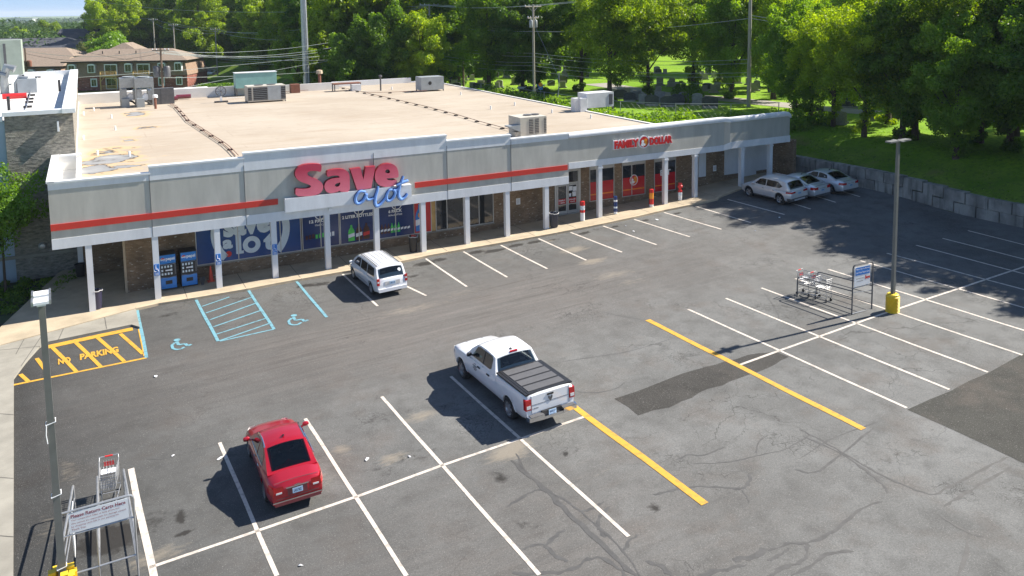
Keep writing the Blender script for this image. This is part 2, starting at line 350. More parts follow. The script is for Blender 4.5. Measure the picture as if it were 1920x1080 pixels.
# grass: bank darker, far lawn bright
def mk_ground_mat():
    m,n,b=newmat('grass_ground'); inp(b,'Roughness',.95); inp(b,'Specular IOR Level',.15)
    ge=n.nodes.new('ShaderNodeNewGeometry'); 
    def noise(s,d=5):
        q=n.nodes.new('ShaderNodeTexNoise'); q.inputs['Scale'].default_value=s; q.inputs['Detail'].default_value=d; n.links.new(ge.outputs['Position'],q.inputs['Vector']); return q.outputs[0]
    def mixc(f,a,c):
        q=n.nodes.new('ShaderNodeMix'); q.data_type='RGBA'; n.links.new(f,q.inputs[0])
        for i,z in ((6,a),(7,c)):
            if isinstance(z,tuple): q.inputs[i].default_value=(*z,1)
            else: n.links.new(z,q.inputs[i])
        return q.outputs[2]
    def mr(v,a,c):
        q=n.nodes.new('ShaderNodeMapRange'); q.inputs[1].default_value=a; q.inputs[2].default_value=c; n.links.new(v,q.inputs[0]); return q.outputs[0]
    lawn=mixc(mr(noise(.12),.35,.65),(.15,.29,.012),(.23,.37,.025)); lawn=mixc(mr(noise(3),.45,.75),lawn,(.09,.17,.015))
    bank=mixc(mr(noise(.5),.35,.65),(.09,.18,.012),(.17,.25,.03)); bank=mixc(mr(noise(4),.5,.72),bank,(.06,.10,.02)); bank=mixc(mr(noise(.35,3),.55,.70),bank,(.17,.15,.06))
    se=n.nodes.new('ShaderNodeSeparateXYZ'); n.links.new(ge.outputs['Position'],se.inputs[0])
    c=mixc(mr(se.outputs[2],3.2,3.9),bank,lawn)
    n.links.new(c,b.inputs['Base Color'])
    bp=n.nodes.new('ShaderNodeBump'); bp.inputs['Strength'].default_value=.8; bp.inputs['Distance'].default_value=.08; n.links.new(noise(5),bp.inputs['Height']); n.links.new(bp.outputs[0],b.inputs['Normal'])
    return m
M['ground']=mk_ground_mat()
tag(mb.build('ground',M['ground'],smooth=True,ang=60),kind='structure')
# ---- asphalt lot with baked-in real stains (an attribute on a fine mesh)
def W2(u,v): p=G(u,v); return p[0],p[1]
def spots(pairs): return [(*W2(u,v),rx,ry,a) for u,v,rx,ry,a in pairs]
DARK=spots([(600,533,.9,.4,.7),(770,519,.8,.35,.6),(797,494,.7,.35,1),(825,487,.5,.3,1),(893,473,.6,.3,1),(928,470,.8,.3,1),(968,460,.6,.28,1),(1002,454,.6,.25,1),(1035,450,.8,.3,.6),(1095,437,.5,.25,1),(1120,430,.9,.35,.5),(1153,425,.35,.2,1),(1210,413,.35,.2,1),(1270,400,.4,.2,1),
 (205,1010,.85,.75,1.15),(290,975,.6,.9,.5),(340,968,.15,.45,.9),(345,1000,.35,.12,.9),(735,880,.9,.7,.35),(700,880,.8,.6,.35),(775,855,1.2,.9,.4),(935,893,.4,.6,.5),(1226,951,.3,.25,.7),(315,590,.7,.45,.6),(450,560,1.2,.6,.45),(575,535,.8,.3,.8),(700,790,1.1,.7,.4),(1060,850,.12,.12,1),(1345,830,1.0,.8,.3),(720,860,.5,.7,.3),(1670,860,1.6,.8,.35),(430,560,.8,.5,.4),(1190,920,.5,.4,.35),(980,980,.9,1.0,.35)])
DUST=spots([(1075,468,1.1,.6,.8),(1110,490,1.0,.5,.8),(1150,515,1.6,.6,.55),(1030,452,.5,.25,.6),(640,843,.4,.5,.6),(735,860,.6,.35,.7),(790,780,.8,.4,.7),(600,900,.8,.9,.35),(955,848,.9,.5,.9),(965,835,.6,.4,.9),(770,580,2.6,.8,.45),(860,550,2,.6,.35),(290,1045,1.0,.5,.6),(130,880,.5,1.2,.4),(90,990,.5,1.2,.35),(1180,530,1.5,.6,.4),(1100,900,2.0,.5,.25)])
xs=list(np.arange(-14,40.6,.22))+[WX]; ys=list(np.arange(-60,-38,.8))+list(np.arange(-38,3.2,.22))
X,Y=np.meshgrid(np.array(xs),np.array(ys)); 
bxs=(X-BO[0])*EX[0]+(Y-BO[1])*EX[1]; tt=np.clip((Y+14)/8,0,1); Z=GA*(X-RX)+GB*Y+np.interp(bxs,_cb,_cz)*tt*tt*(3-2*tt)
def field(S):
    f=np.zeros_like(X)
    for x,y,rx,ry,a in S: f=np.maximum(f,a*np.exp(-(((X-x)/rx)**2+((Y-y)/ry)**2)*.9))
    return f
fd,fu=field(DARK),field(DUST)
# soft brownish band where traffic polishes the lane in front of the shops
lane=np.exp(-((Y+9.0)/5.0)**2)*np.clip(1.2-np.abs(X-6)/22,0,1)+.6*np.exp(-((Y+27)/5)**2-((X+2)/9)**2)
nx,ny=len(xs),len(ys)
mb=MB(); mb.v=[tuple(map(float,q)) for q in zip(X.ravel(),Y.ravel(),Z.ravel())]
mb.f=[(j*nx+i,j*nx+i+1,(j+1)*nx+i+1,(j+1)*nx+i) for j in range(ny-1) for i in range(nx-1)]; mb.m=[0]*len(mb.f)
def asphalt(name,base=(.120,.121,.117),hi=(.185,.189,.185),cracks=True,attrs=True):
    m,n,b=newmat(name); inp(b,'Roughness',.88); inp(b,'Specular IOR Level',.3)
    ge=n.nodes.new('ShaderNodeNewGeometry'); P=ge.outputs['Position']
    def mapv(sx,sy,sz=1,rot=0):
        q=n.nodes.new('ShaderNodeMapping'); q.inputs['Scale'].default_value=(sx,sy,sz); q.inputs['Rotation'].default_value=(0,0,rot); n.links.new(P,q.inputs[0]); return q.outputs[0]
    def noise(s,d=5,v=None,r=.6):
        q=n.nodes.new('ShaderNodeTexNoise'); q.inputs['Scale'].default_value=s; q.inputs['Detail'].default_value=d; q.inputs['Roughness'].default_value=r; n.links.new(v or P,q.inputs['Vector']); return q.outputs[0]
    def mr(v,a,c,o0=0,o1=1):
        q=n.nodes.new('ShaderNodeMapRange'); q.inputs[1].default_value=a; q.inputs[2].default_value=c; q.inputs[3].default_value=o0; q.inputs[4].default_value=o1; n.links.new(v,q.inputs[0]); return q.outputs[0]
    def mixc(f,a,c):
        q=n.nodes.new('ShaderNodeMix'); q.data_type='RGBA'
        if isinstance(f,float): q.inputs[0].default_value=f
        else: n.links.new(f,q.inputs[0])
        for i,z in ((6,a),(7,c)):
            if isinstance(z,tuple): q.inputs[i].default_value=(*z,1)
            else: n.links.new(z,q.inputs[i])
        return q.outputs[2]
    def math_(op,a,c):
        q=n.nodes.new('ShaderNodeMath'); q.operation=op
        for i,z in ((0,a),(1,c)):
            if isinstance(z,(int,float)): q.inputs[i].default_value=z
            else: n.links.new(z,q.inputs[i])
        return q.outputs[0]
    c=mixc(mr(noise(.22,6),.36,.66),base,hi)
    c=mixc(mr(noise(1.3,6),.48,.74,0,.6),c,tuple(x*.62 for x in base)); c=mixc(mr(noise(.45,5),.52,.70,0,.5),c,(.115,.095,.08)); c=mixc(mr(noise(7,3),.66,.74,0,.55),c,(.05,.048,.045)); c=mixc(mr(noise(11,2),.70,.76,0,.5),c,(.30,.29,.27))
    c=mixc(mr(noise(.6,5,mapv(1,1,1,.3)),.52,.72,0,.35),c,tuple(min(1,x*1.35) for x in hi))
    # tyre-polish streaks along the drive lane
    st=noise(2.2,6,mapv(.10,1.5,1,-.12),.7)
    at=n.nodes.new('ShaderNodeAttribute'); at.attribute_name='lane'
    if attrs:
        c=mixc(math_('MULTIPLY',mr(at.outputs['Fac'],0,.9,0,.75),1.0),c,(.125,.114,.105))
        c=mixc(math_('MULTIPLY',mr(st,.45,.7,0,.55),at.outputs['Fac']),c,(.21,.19,.175))
        c=mixc(math_('MULTIPLY',mr(noise(2.0,6,mapv(.08,1.3,1,.22),.7),.5,.72,0,.7),at.outputs['Fac']),c,(.07,.062,.056))
    if attrs:
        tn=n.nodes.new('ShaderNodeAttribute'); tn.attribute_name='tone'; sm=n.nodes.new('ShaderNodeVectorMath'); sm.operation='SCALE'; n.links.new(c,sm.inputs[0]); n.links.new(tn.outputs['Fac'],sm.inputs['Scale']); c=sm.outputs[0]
    # aggregate grain
    c=mixc(mr(noise(20,4),.4,.7,0,.45),c,tuple(x*.45 for x in base)); c=mixc(mr(noise(34,2),.60,.75,0,.5),c,(.38,.37,.35))
    if cracks:
        nv=n.nodes.new('ShaderNodeTexNoise'); nv.inputs['Scale'].default_value=1.1; nv.inputs['Detail'].default_value=4; n.links.new(P,nv.inputs['Vector'])
        ad=n.nodes.new('ShaderNodeVectorMath'); ad.operation='MULTIPLY_ADD'; n.links.new(nv.outputs['Color'],ad.inputs[0]); ad.inputs[1].default_value=(1.6,1.6,0); n.links.new(P,ad.inputs[2])
        for sc_,th,msk,k in ((.16,.004,(.48,.58),.6),(.55,.008,(.54,.62),.65),(2.4,.03,(.56,.64),.7),(4.5,.05,(.60,.66),.6)):
            vo=n.nodes.new('ShaderNodeTexVoronoi'); vo.feature='DISTANCE_TO_EDGE'; vo.inputs['Scale'].default_value=sc_; n.links.new(ad.outputs[0],vo.inputs['Vector'])
            ln=mr(vo.outputs['Distance'],th*.3,th,1,0); mk=mr(noise(.11 if sc_<1 else .2,3),msk[0],msk[1],0,k)
            c=mixc(math_('MULTIPLY',ln,mk),c,(.05,.049,.047))
    if attrs:
        s=n.nodes.new('ShaderNodeAttribute'); s.attribute_name='stain'; d=n.nodes.new('ShaderNodeAttribute'); d.attribute_name='dust'
        ns=noise(3.5,6)
        f=math_('SUBTRACT',math_('ADD',s.outputs['Fac'],math_('MULTIPLY',ns,.9)),.80); c=mixc(mr(f,0,.25,0,.88),c,(.022,.020,.018))
        f=math_('SUBTRACT',math_('ADD',d.outputs['Fac'],math_('MULTIPLY',noise(5,6,mapv(.5,1.4)),1.0)),.78); c=mixc(mr(f,0,.45,0,.55),c,(.30,.26,.20))
    n.links.new(c,b.inputs['Base Color'])
    bp=n.nodes.new('ShaderNodeBump'); bp.inputs['Strength'].default_value=.35; bp.inputs['Distance'].default_value=.015; n.links.new(noise(22,4),bp.inputs['Height']); n.links.new(bp.outputs[0],b.inputs['Normal'])
    return m
M['asphalt']=asphalt('worn_asphalt')
M['asphalt_new']=asphalt('newer_asphalt',(.042,.042,.037),(.056,.056,.049),cracks=False,attrs=False)
M['asphalt_patch']=asphalt('patched_asphalt',(.044,.042,.038),(.066,.063,.058),cracks=False,attrs=False)
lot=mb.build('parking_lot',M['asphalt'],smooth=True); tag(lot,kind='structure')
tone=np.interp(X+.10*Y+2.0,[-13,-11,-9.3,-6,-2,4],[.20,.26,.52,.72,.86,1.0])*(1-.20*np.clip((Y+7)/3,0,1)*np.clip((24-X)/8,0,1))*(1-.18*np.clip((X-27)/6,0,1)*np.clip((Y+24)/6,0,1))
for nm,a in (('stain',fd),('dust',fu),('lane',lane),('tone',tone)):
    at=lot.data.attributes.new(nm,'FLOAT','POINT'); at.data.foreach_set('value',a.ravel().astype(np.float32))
# ---- flat things on the lot
def ground_poly(name,pts,h,mat,kind='structure',thick=0,world=False):
    p=[q if world else W2(*q) for q in pts]
    bm=bmesh.new(); vv=[bm.verts.new((x,y,0)) for x,y in p]; bm.faces.new(vv)
    bmesh.ops.triangulate(bm,faces=bm.faces[:])
    for _ in range(7):
        es=[e for e in bm.edges if e.calc_length()>2.0]
        if not es: break
        bmesh.ops.subdivide_edges(bm,edges=es,cuts=1); bmesh.ops.triangulate(bm,faces=[f for f in bm.faces if len(f.verts)>3])
    if thick:
        r=bmesh.ops.extrude_face_region(bm,geom=bm.faces[:]); top=set(g for g in r['geom'] if isinstance(g,bmesh.types.BMVert))
    for v in bm.verts: v.co.z=H(v.co.x,v.co.y)+h-(thick if thick and v not in top else 0)
    bmesh.ops.recalc_face_normals(bm,faces=bm.faces)
    me=bpy.data.meshes.new(name); bm.to_mesh(me); bm.free(); me.materials.append(mat)
    if not thick:
        pass
    o=bpy.data.objects.new(name,me); col.objects.link(o)
    if kind: o['kind']=kind
    return o
def jag(pts,amp=.1,step=.5,seed=1,closed=True):
    r=random.Random(seed); out=[]; P=[W2(*q) for q in pts]; n=len(P)
    for i in range(n if closed else n-1):
        a,b=P[i],P[(i+1)%n]; L=math.hypot(b[0]-a[0],b[1]-a[1]); k=max(1,int(L/step))
        for j in range(k): t=j/k; out.append((a[0]+(b[0]-a[0])*t+r.uniform(-amp,amp),a[1]+(b[1]-a[1])*t+r.uniform(-amp,amp)))
    return out
ground_poly('asphalt_patch',jag([(1155,748),(1196,779),(1256,762),(1312,737),(1388,708),(1440,690),(1478,668),(1455,661),(1420,662),(1300,695),(1245,713),(1195,734)],.07),.004,M['asphalt_patch'],world=True)
ground_poly('newer_asphalt_road',jag([(1702,768),(1782,732),(1852,699),(1920,662),(2100,560),(2400,700),(2300,1080),(1990,900),(1920,869),(1850,835)],.04,1.0,3),.005,M['asphalt_new'],world=True)
def lines_into(mb,segs,wd,h=.008):
    for s in segs:
        a,b=[np.array(W2(*q)) for q in s]; d=b-a; L=np.linalg.norm(d); d/=L; n=np.array([-d[1],d[0]])*wd/2; k=max(1,int(L/.8)); base=len(mb.v)
        for i in range(k+1):
            c=a+d*L*i/k
            for sg in (-1,1):
                q=c+n*sg*(1+.10*math.sin(i*7.3+sg*2+L)); mb.v.append((q[0],q[1],H(q[0],q[1])+h))
        for i in range(k): mb.f.append((base+2*i,base+2*i+1,base+2*i+3,base+2*i+2)); mb.m.append(0)
def linemat(name,c,wear=.4):
    m,n,b=newmat(name); inp(b,'Roughness',.75); ge=n.nodes.new('ShaderNodeNewGeometry')
    def noise(s,d=5):
        q=n.nodes.new('ShaderNodeTexNoise'); q.inputs['Scale'].default_value=s; q.inputs['Detail'].default_value=d; n.links.new(ge.outputs['Position'],q.inputs['Vector']); return q.outputs[0]
    mr=n.nodes.new('ShaderNodeMapRange'); mr.inputs[1].default_value=.50; mr.inputs[2].default_value=.66; mr.inputs[4].default_value=min(1,wear*1.7); n.links.new(noise(5,8),mr.inputs[0])
    mx=n.nodes.new('ShaderNodeMix'); mx.data_type='RGBA'; mx.inputs[6].default_value=(*c,1); mx.inputs[7].default_value=tuple([x*.45+.04 for x in c])+(1,); n.links.new(mr.outputs[0],mx.inputs[0]); n.links.new(mx.outputs[2],b.inputs['Base Color']); return m
M['lw']=linemat('white_road_paint',(.60,.54,.475)); M['ly']=linemat('yellow_road_paint',(.60,.33,.035),.35); M['lb']=linemat('pale_blue_road_paint',(.15,.34,.41),.5)
mb=MB()
S_=[((642,514),(708,574)),((700,507),(799,554.5)),((798,485),(875,537.5)),((869,472),(951,520)),((939,460),(1026,504)),((1009.5,447.5),(1099,488)),((1070,436),(1166,473)),((1131,424),(1231,459)),((1189,411.5),(1293,444)),((1245,398.5),(1352.5,430)),((1304,387),(1407.5,417.5)),((1364,374),(1471,402.5)),((1440,368),(1520,392)),((1490,357),(1567,379.5)),((1545,350),(1612.5,369)),
 ((412,830),(519,1080)),((572.5,785),(762.5,1080)),((715.5,744),(1011,1078)),((845,706),(1179,1006)),
 ((1290,580),(1700,765)),((1361,559.5),(1780,730.5)),((1427.5,540),(1852,698)),((1491,522.5),(1917,666)),((1552.5,505),(1960,632)),((1613,489),(2000,600)),((1663,475),(2040,575)),((1718,460),(2080,556)),((1767.5,447),(2100,532)),((1815,432.5),(2120,510)),
 ((280,1065),(667,932)),((667,932),(829,873)),((829,873),(1095,782)),((1387.5,684),(1657,588)),((1657,588),(1990,477))]
lines_into(mb,S_,.125); lines_into(mb,[((245,879),(289,1085))],.20)
tag(mb.build('white_parking_lines',M['lw']),kind='structure')
mb=MB(); lines_into(mb,[((1000,706),(1322.5,945)),((1214,600),(1619,805))],.27,.011)
lines_into(mb,[((26,722),(275,671))],.16,.010); lines_into(mb,[((262,617),(272,668))],.15,.012)
lines_into(mb,[((38,702),(54,716)),((69,672),(89,698)),((99,652),(143,697)),((142,642),(189,688)),((183,633),(233,678)),((226,626),(268,664))],.17,.012)
lines_into(mb,[((84,652),(249,617))],.46,.016)
tag(mb.build('yellow_parking_lines',M['ly']),kind='structure')
mb=MB(); lines_into(mb,[((257,580),(275,671)),((367.5,562.5),(409,640)),((466,545),(514,617.5)),((556,528),(612.5,595))],.15,.013)
lines_into(mb,[((378,575),(430,557)),((386,587),(474,557)),((393,600),(482,568)),((400,613),(490,582)),((405,627),(499,597)),((412,639),(507,606)),((412,640),(514,617.5))],.11,.010)
def gpoly(mb,pts,wd,h=.012):
    for a,b in zip(pts[:-1],pts[1:]): lines_into(mb,[(a,b)],wd,h)
for off in ((0,0),(219,-46)):
    f=lambda x,y:(x+off[0],y+off[1])
    gpoly(mb,[f(331,641),f(335,647),f(347,645),f(352,649),f(359,646)],.15,.014)
    gpoly(mb,[f(328,643),f(322,648),f(324,654),f(331,656),f(340,655),f(346,651)],.13,.016)
    x,y=W2(*f(332,638)); mb.add([(x+.16*math.cos(t),y+.16*math.sin(t),H(x,y)+.018) for t in [i*math.pi/5 for i in range(10)]],[tuple(range(10))])
tag(mb.build('blue_parking_lines',M['lb']),kind='structure')
# NO PARKING stencil lettering
mb=MB()
for body,bl,br,tl in (('NO',(109,684.5),(133,680),(108.5,673.5)),('PARKING',(150,676),(223,661),(149.5,664.5))):
    P=[np.array([*W2(*q),0]) for q in (bl,br,tl)]
    k=len(mb.v); text_on(mb,body,P[0],P[1]-P[0],P[2]-P[0],offset=.045)
    for i in range(k,len(mb.v)): x,y,_=mb.v[i]; mb.v[i]=(x,y,H(x,y)+.018)
tag(mb.build('ground_lettering',M['ly']),kind='structure')
# ---- crack sealant (real tar ribbons poured on the asphalt)
M['tar']=pm('crack_sealant',(.078,.076,.073),.6,.2,4)
def smooth(pts,it=2):
    for _ in range(it):
        o=[pts[0]]
        for a,b in zip(pts[:-1],pts[1:]): o+= [(.75*a[0]+.25*b[0],.75*a[1]+.25*b[1]),(.25*a[0]+.75*b[0],.25*a[1]+.75*b[1])]
        pts=o+[pts[-1]]
    return pts
rr=random.Random(4)
def ribbon(mb,pts,wd,h=.003):
    P=smooth([W2(*q) for q in pts]); n=len(P); base=len(mb.v)
    for i,(x,y) in enumerate(P):
        a=P[max(0,i-1)];b=P[min(n-1,i+1)]; d=math.hypot(b[0]-a[0],b[1]-a[1]) or 1; nx_,ny_=-(b[1]-a[1])/d,(b[0]-a[0])/d
        k=wd*.38*(.45+1.0*rr.random())*(min(1,.25+min(i,n-1-i)/3)); j=(rr.random()-.5)*wd*.5
        for s in (-1,1): mb.v.append((x+nx_*(k*s+j),y+ny_*(k*s+j),H(x,y)+h))
    for i in range(n-1): mb.f.append((base+2*i,base+2*i+1,base+2*i+3,base+2*i+2)); mb.m.append(0)
mb=MB()
for pts,wd in [([(960,862),(990,890),(1025,920),(1060,955),(1110,1003),(1160,1050),(1210,1095)],.20),([(968,850),(985,885),(1020,917),(1055,935),(1085,955),(1125,990),(1165,1025),(1200,1080)],.10),
 ([(1022,917),(1000,920),(975,935),(950,950)],.12),([(1085,960),(1110,955),(1133,940)],.10),([(1133,1008),(1128,995),(1120,985),(1125,965),(1142,950)],.13),([(1171,1032),(1178,1015),(1196,1003)],.13),
 ([(980,1030),(1000,1022),(1022,1022)],.12),([(1022,1022),(1040,1005),(1060,993)],.16),([(1022,1022),(1040,1045),(1065,1053)],.18),([(960,1075),(1010,1075),(1070,1073),(1100,1048),(1130,1045),(1160,1062),(1172,1085)],.16),
 ([(1225,928),(1262,918),(1310,912),(1360,914),(1390,919),(1404,908),(1407,888)],.13),([(1390,919),(1400,930),(1405,942)],.06),([(1270,862),(1290,851),(1320,856),(1345,843),(1360,838)],.08),([(1300,869),(1350,869),(1400,860),(1440,850),(1470,845),(1520,815)],.07),([(1418,850),(1420,830),(1440,815)],.07),
 ([(1500,805),(1545,828),(1600,860),(1650,890),(1700,912),(1750,930),(1770,918),(1800,902),(1850,876),(1890,857)],.10),([(1505,818),(1580,850),(1620,880),(1655,905),(1665,925)],.12),([(1655,940),(1620,948),(1590,975),(1560,1000),(1515,1018)],.14),([(1515,1018),(1480,1018),(1440,1033)],.13),([(1440,1080),(1470,1062),(1505,1055),(1512,1040),(1515,1018)],.15),([(1440,1052),(1465,1040),(1480,1028)],.12),([(1485,1080),(1530,1055),(1550,1038),(1600,1033)],.13),
 ([(1770,950),(1810,925),(1850,900),(1900,873)],.13),([(1765,968),(1815,1000),(1845,1007)],.10),([(1815,1005),(1812,1050),(1790,1090)],.13),
 ([(1376,1052),(1400,1045),(1440,1030)],.28),([(1300,1085),(1340,1072),(1400,1058)],.2),([(1210,1053),(1240,1060),(1260,1080)],.16),
 ([(1065,748),(1064,728),(1060,708),(1085,700)],.06),([(1065,725),(1080,735),(1120,737),(1155,730),(1175,715)],.06),([(1130,585),(1160,592),(1205,600)],.05),([(1040,680),(1110,670),(1180,660),(1260,635)],.05),([(1430,545),(1470,600),(1430,640)],.03),
 ([(1640,440),(1700,470),(1690,480),(1650,490)],.10),([(1555,470),(1600,455),(1680,430),(1720,425)],.05),([(1560,500),(1600,490),(1640,480)],.06),([(470,805),(500,820),(560,815),(640,800)],.03),([(0+270,860),(300,862),(345,850),(400,835)],.05),
 ([(1710,825),(1740,830)],.03),([(1490,880),(1530,890),(1580,850),(1640,800)],.09),([(1500,860),(1560,820),(1650,790)],.07)]: ribbon(mb,pts,wd)
tag(mb.build('crack_sealant',M['tar']),kind='structure')
# ---- sidewalk under the canopy, with its sunlit kerb edge
kerb=[(255,582.5),(297,573),(367,562),(466,545),(556,528),(642,513),(700,505),(798,483.5),(869,470.5),(939,458.5),(1009.5,446),(1070,434.5),(1131,422.5),(1189,410),(1245,397),(1304,385),(1345,376)]
kw=[W2(*q) for q in kerb]; kw+= [(31.5,-.55),(34.5,.0),(37.5,.35),(40.55,.5)]
back=[tuple(fB(b,2.3,0)[:2]) for b in (29.3,21,10,0,-10,-18.7)]+[tuple(fB(-18.7,6.9,0)[:2]),tuple(fB(-22.0,8.9,0)[:2])]
left=[tuple(Zp(110,508,-.42)[:2]),tuple(Zp(0,609,-.42)[:2]),(-14.9,.2),(-14.9,-.9)]
# drop-kerb concrete apron at the left
apl=[W2(255,582.5),W2(262,616),W2(247,612.5),W2(83,646),W2(70,657),W2(48,682),W2(27,712)]
ground_poly('sidewalk',[*kw,(40.55,2.2),*back,*left,(-14.8,-1.6),*apl[::-1][-2:]] if 0 else [*kw,(40.55,2.4),*back,*left,tuple((np.array(kw[0])*.02+np.array((-14.9,-.9))*.98)),kw[0]][:-1],.13,M['walk'],thick=.16,world=True)
mbk=MB()
ground_poly('concrete_apron',[kw[0],W2(262,616),W2(247,611.5),W2(83,645.5),W2(70,657),W2(48,682),W2(26,712),W2(25,1085),(-12.1,-30),(-24,-30),(-24,.8),(-15.0,.5),(-14.9,-.9)],.09,M['concrete'],thick=.1,world=True)
ground_poly('planting_bed',[(-24,.85),(-15.05,.55),tuple(Zp(0,609,-.42)[:2]),tuple(Zp(110,508,-.42)[:2]),tuple(fB(-22.1,8.6,0)[:2]),tuple(fB(-34,8.6,0)[:2]),(-26,.85)],-.05,M['bed'],world=True)
# kerb stone
mb=MB(); K=[np.array(q) for q in kw]; bb=[]
for i,q in enumerate(K):
    a=K[max(0,i-1)];b=K[min(len(K)-1,i+1)]; d=(b-a)/np.linalg.norm(b-a); n=np.array([-d[1],d[0]]); z=H(*q)
    mb.v+= [tuple([*(q-n*.012),z-.1]),tuple([*(q-n*.006),z+.128]),tuple([*(q+n*.03),z+.137]),tuple([*(q+n*.16),z+.137]),tuple([*(q+n*.17),z+.10])]
for i in range(len(K)-1):
    for j in range(4): a=i*5+j; mb.f.append((a,a+5,a+6,a+1)); mb.m.append(0)
tag(mb.build('kerb',M['kerb']),kind='structure')
mb=MB(); M['joint']=pm('dark_joint',(.10,.095,.085),.95,.1,4)  # dark lines for the pavement joints
def j3(a,b_,h=.096): lines_into(mb,[(a,b_)],.03,h)
for a,b_ in (((0,660),(86,652)),((0,620),(190,590)),((128,600),(110,640)),((60,612),(30,668)),((0,780),(26,782)),((0,900),(26,902)),((0,1010),(26,1012)),((195,588),(200,620)),((86,622),(40,690))): j3(a,b_)
for a in range(-16,27,3):
    p=fB(a,-1.0,0); q_=fB(a,2.1,0)
    A_=[]
    for t in np.linspace(0,1,5): r_=p+(q_-p)*t; A_.append(r_)
    for i in range(4):
        for sg in (-.015,.015): r_=A_[i]; mb.v.append((r_[0]+sg,r_[1],H(r_[0],r_[1])+.134))
        for sg in (-.015,.015): r_=A_[i+1]; mb.v.append((r_[0]+sg,r_[1],H(r_[0],r_[1])+.134))
        k=len(mb.v)-4; mb.f.append((k,k+1,k+3,k+2)); mb.m.append(0)
tag(mb.build('pavement_joints',M['joint']),kind='structure')
# back car park beyond the store and the cemetery drive
def flatpoly(name,pts,z,mat):
    mb=MB(); mb.add([(*p[:2],z+(p[2] if len(p)>2 else 0)) for p in pts],[tuple(range(len(pts)))]); return tag(mb.build(name,mat),kind='structure')
# ================================================================ STORE BUILDING (local frame: x along the shopfront, y into the building)
def bframe(name,label,cat,group=None): return empty(name,tuple(BO),AL,label,cat,group)
store=bframe('store_building','long single-storey strip of two shops with grey stucco fascia, white columns and flat tan roof','building')
def W(bx): return float(np.interp(bx,[-22,-17.4,-14.3,-11.2,-8.2,-5.2,-2.3,.7,3.5,6.4,10.6,16.2,18.8,23.1,25.8,29],[-.42,-.33,-.30,-.20,-.17,-.09,-.04,0,.10,.20,.45,.66,.85,1.18,1.33,1.4]))
WY=2.1
# walls
mb=MB()
mb.box(-18.74,WY,-1.2,16.9,WY+.3,5.9)                     # shop wall behind the canopy
mb.box(-18.74,WY+.3,-1.2,-18.44,7.2,5.9); mb.box(-20.6,6.9,-1.2,-18.74,7.2,5.9); mb.box(-20.85,7.2,-1.2,-20.55,44.5,5.9)
mb.box(16.9,WY,-1.0,29.0,WY+.3,5.6); mb.box(16.9,WY+.3,-1,17.2,47.5,5.85); mb.box(-20.6,44.2,-1.2,16.9,44.5,5.9); mb.box(28.2,-.25,.4,28.55,WY,4.3)
mb.box(16.2,44.5,-.5,16.9,47.5,5.9)
mb.build('brick_wall',M['brick'],store)
# flat roof with its own staining
def roofmat():
    m,n,b=newmat('tan_roof_membrane'); inp(b,'Roughness',.9); tc=n.nodes.new('ShaderNodeTexCoord'); P=tc.outputs['Object']
    def noise(s,d=5,sc3=(1,1,1),r=.6):
        q=n.nodes.new('ShaderNodeMapping'); q.inputs['Scale'].default_value=sc3; n.links.new(P,q.inputs[0])
        k=n.nodes.new('ShaderNodeTexNoise'); k.inputs['Scale'].default_value=s; k.inputs['Detail'].default_value=d; k.inputs['Roughness'].default_value=r; n.links.new(q.outputs[0],k.inputs['Vector']); return k.outputs[0]
    def mr(v,a,c,o=1):
        q=n.nodes.new('ShaderNodeMapRange'); q.inputs[1].default_value=a; q.inputs[2].default_value=c; q.inputs[4].default_value=o; n.links.new(v,q.inputs[0]); return q.outputs[0]
    def mixc(f,a,c):
        q=n.nodes.new('ShaderNodeMix'); q.data_type='RGBA'; n.links.new(f,q.inputs[0])
        for i,z in ((6,a),(7,c)):
            if isinstance(z,tuple): q.inputs[i].default_value=(*z,1)
            else: n.links.new(z,q.inputs[i])
        return q.outputs[2]
    c=mixc(mr(noise(.12,6),.35,.65),(.355,.298,.232),(.425,.37,.30)); c=mixc(mr(noise(.5,6,(.35,1.4,1)),.5,.72,.5),c,(.31,.235,.16)); c=mixc(mr(noise(.8,5,(.4,1.8,1)),.55,.8,.5),c,(.50,.44,.36)); c=mixc(mr(noise(3.5,4,(.25,1,1)),.60,.74,.6),c,(.21,.165,.125))
    bk=n.nodes.new('ShaderNodeTexBrick'); n.links.new(P,bk.inputs['Vector']); bk.inputs['Scale'].default_value=1; bk.inputs['Brick Width'].default_value=11; bk.inputs['Row Height'].default_value=2.9; bk.inputs['Mortar Size'].default_value=.035; bk.inputs['Mortar Smooth'].default_value=.6
    ms=n.nodes.new('ShaderNodeMath'); ms.operation='MULTIPLY'; n.links.new(bk.outputs['Fac'],ms.inputs[0]); n.links.new(mr(noise(.4,4),.35,.65,.55),ms.inputs[1]); c=mixc(ms.outputs[0],c,(.25,.19,.14))
    at=n.nodes.new('ShaderNodeAttribute'); at.attribute_name='pond'
    ad=n.nodes.new('ShaderNodeMath'); ad.operation='ADD'; n.links.new(at.outputs['Fac'],ad.inputs[0]); n.links.new(mr(noise(.9,6,(.7,1,1)),.2,.8,.8),ad.inputs[1])
    c=mixc(mr(ad.outputs[0],.74,.86,.85),c,(.48,.35,.20)); c=mixc(mr(ad.outputs[0],.98,1.02),c,(.035,.03,.028)); c=mixc(mr(ad.outputs[0],1.03,1.08),c,(.24,.245,.25)); c=mixc(mr(ad.outputs[0],1.2,1.5,.6),c,(.40,.40,.39))
    n.links.new(c,b.inputs['Base Color']); return m
M['roof']=roofmat()
def RZ(x,y): return 5.95
rx=list(np.arange(-20.85,17.3,.3)); ry=list(np.arange(.25,47.6,.35))
X,Y=np.meshgrid(rx,ry)
def roofpt(u,v): p=tB(Zp(u,v,5.95)); return p[0],p[1]
PD=np.zeros_like(X)
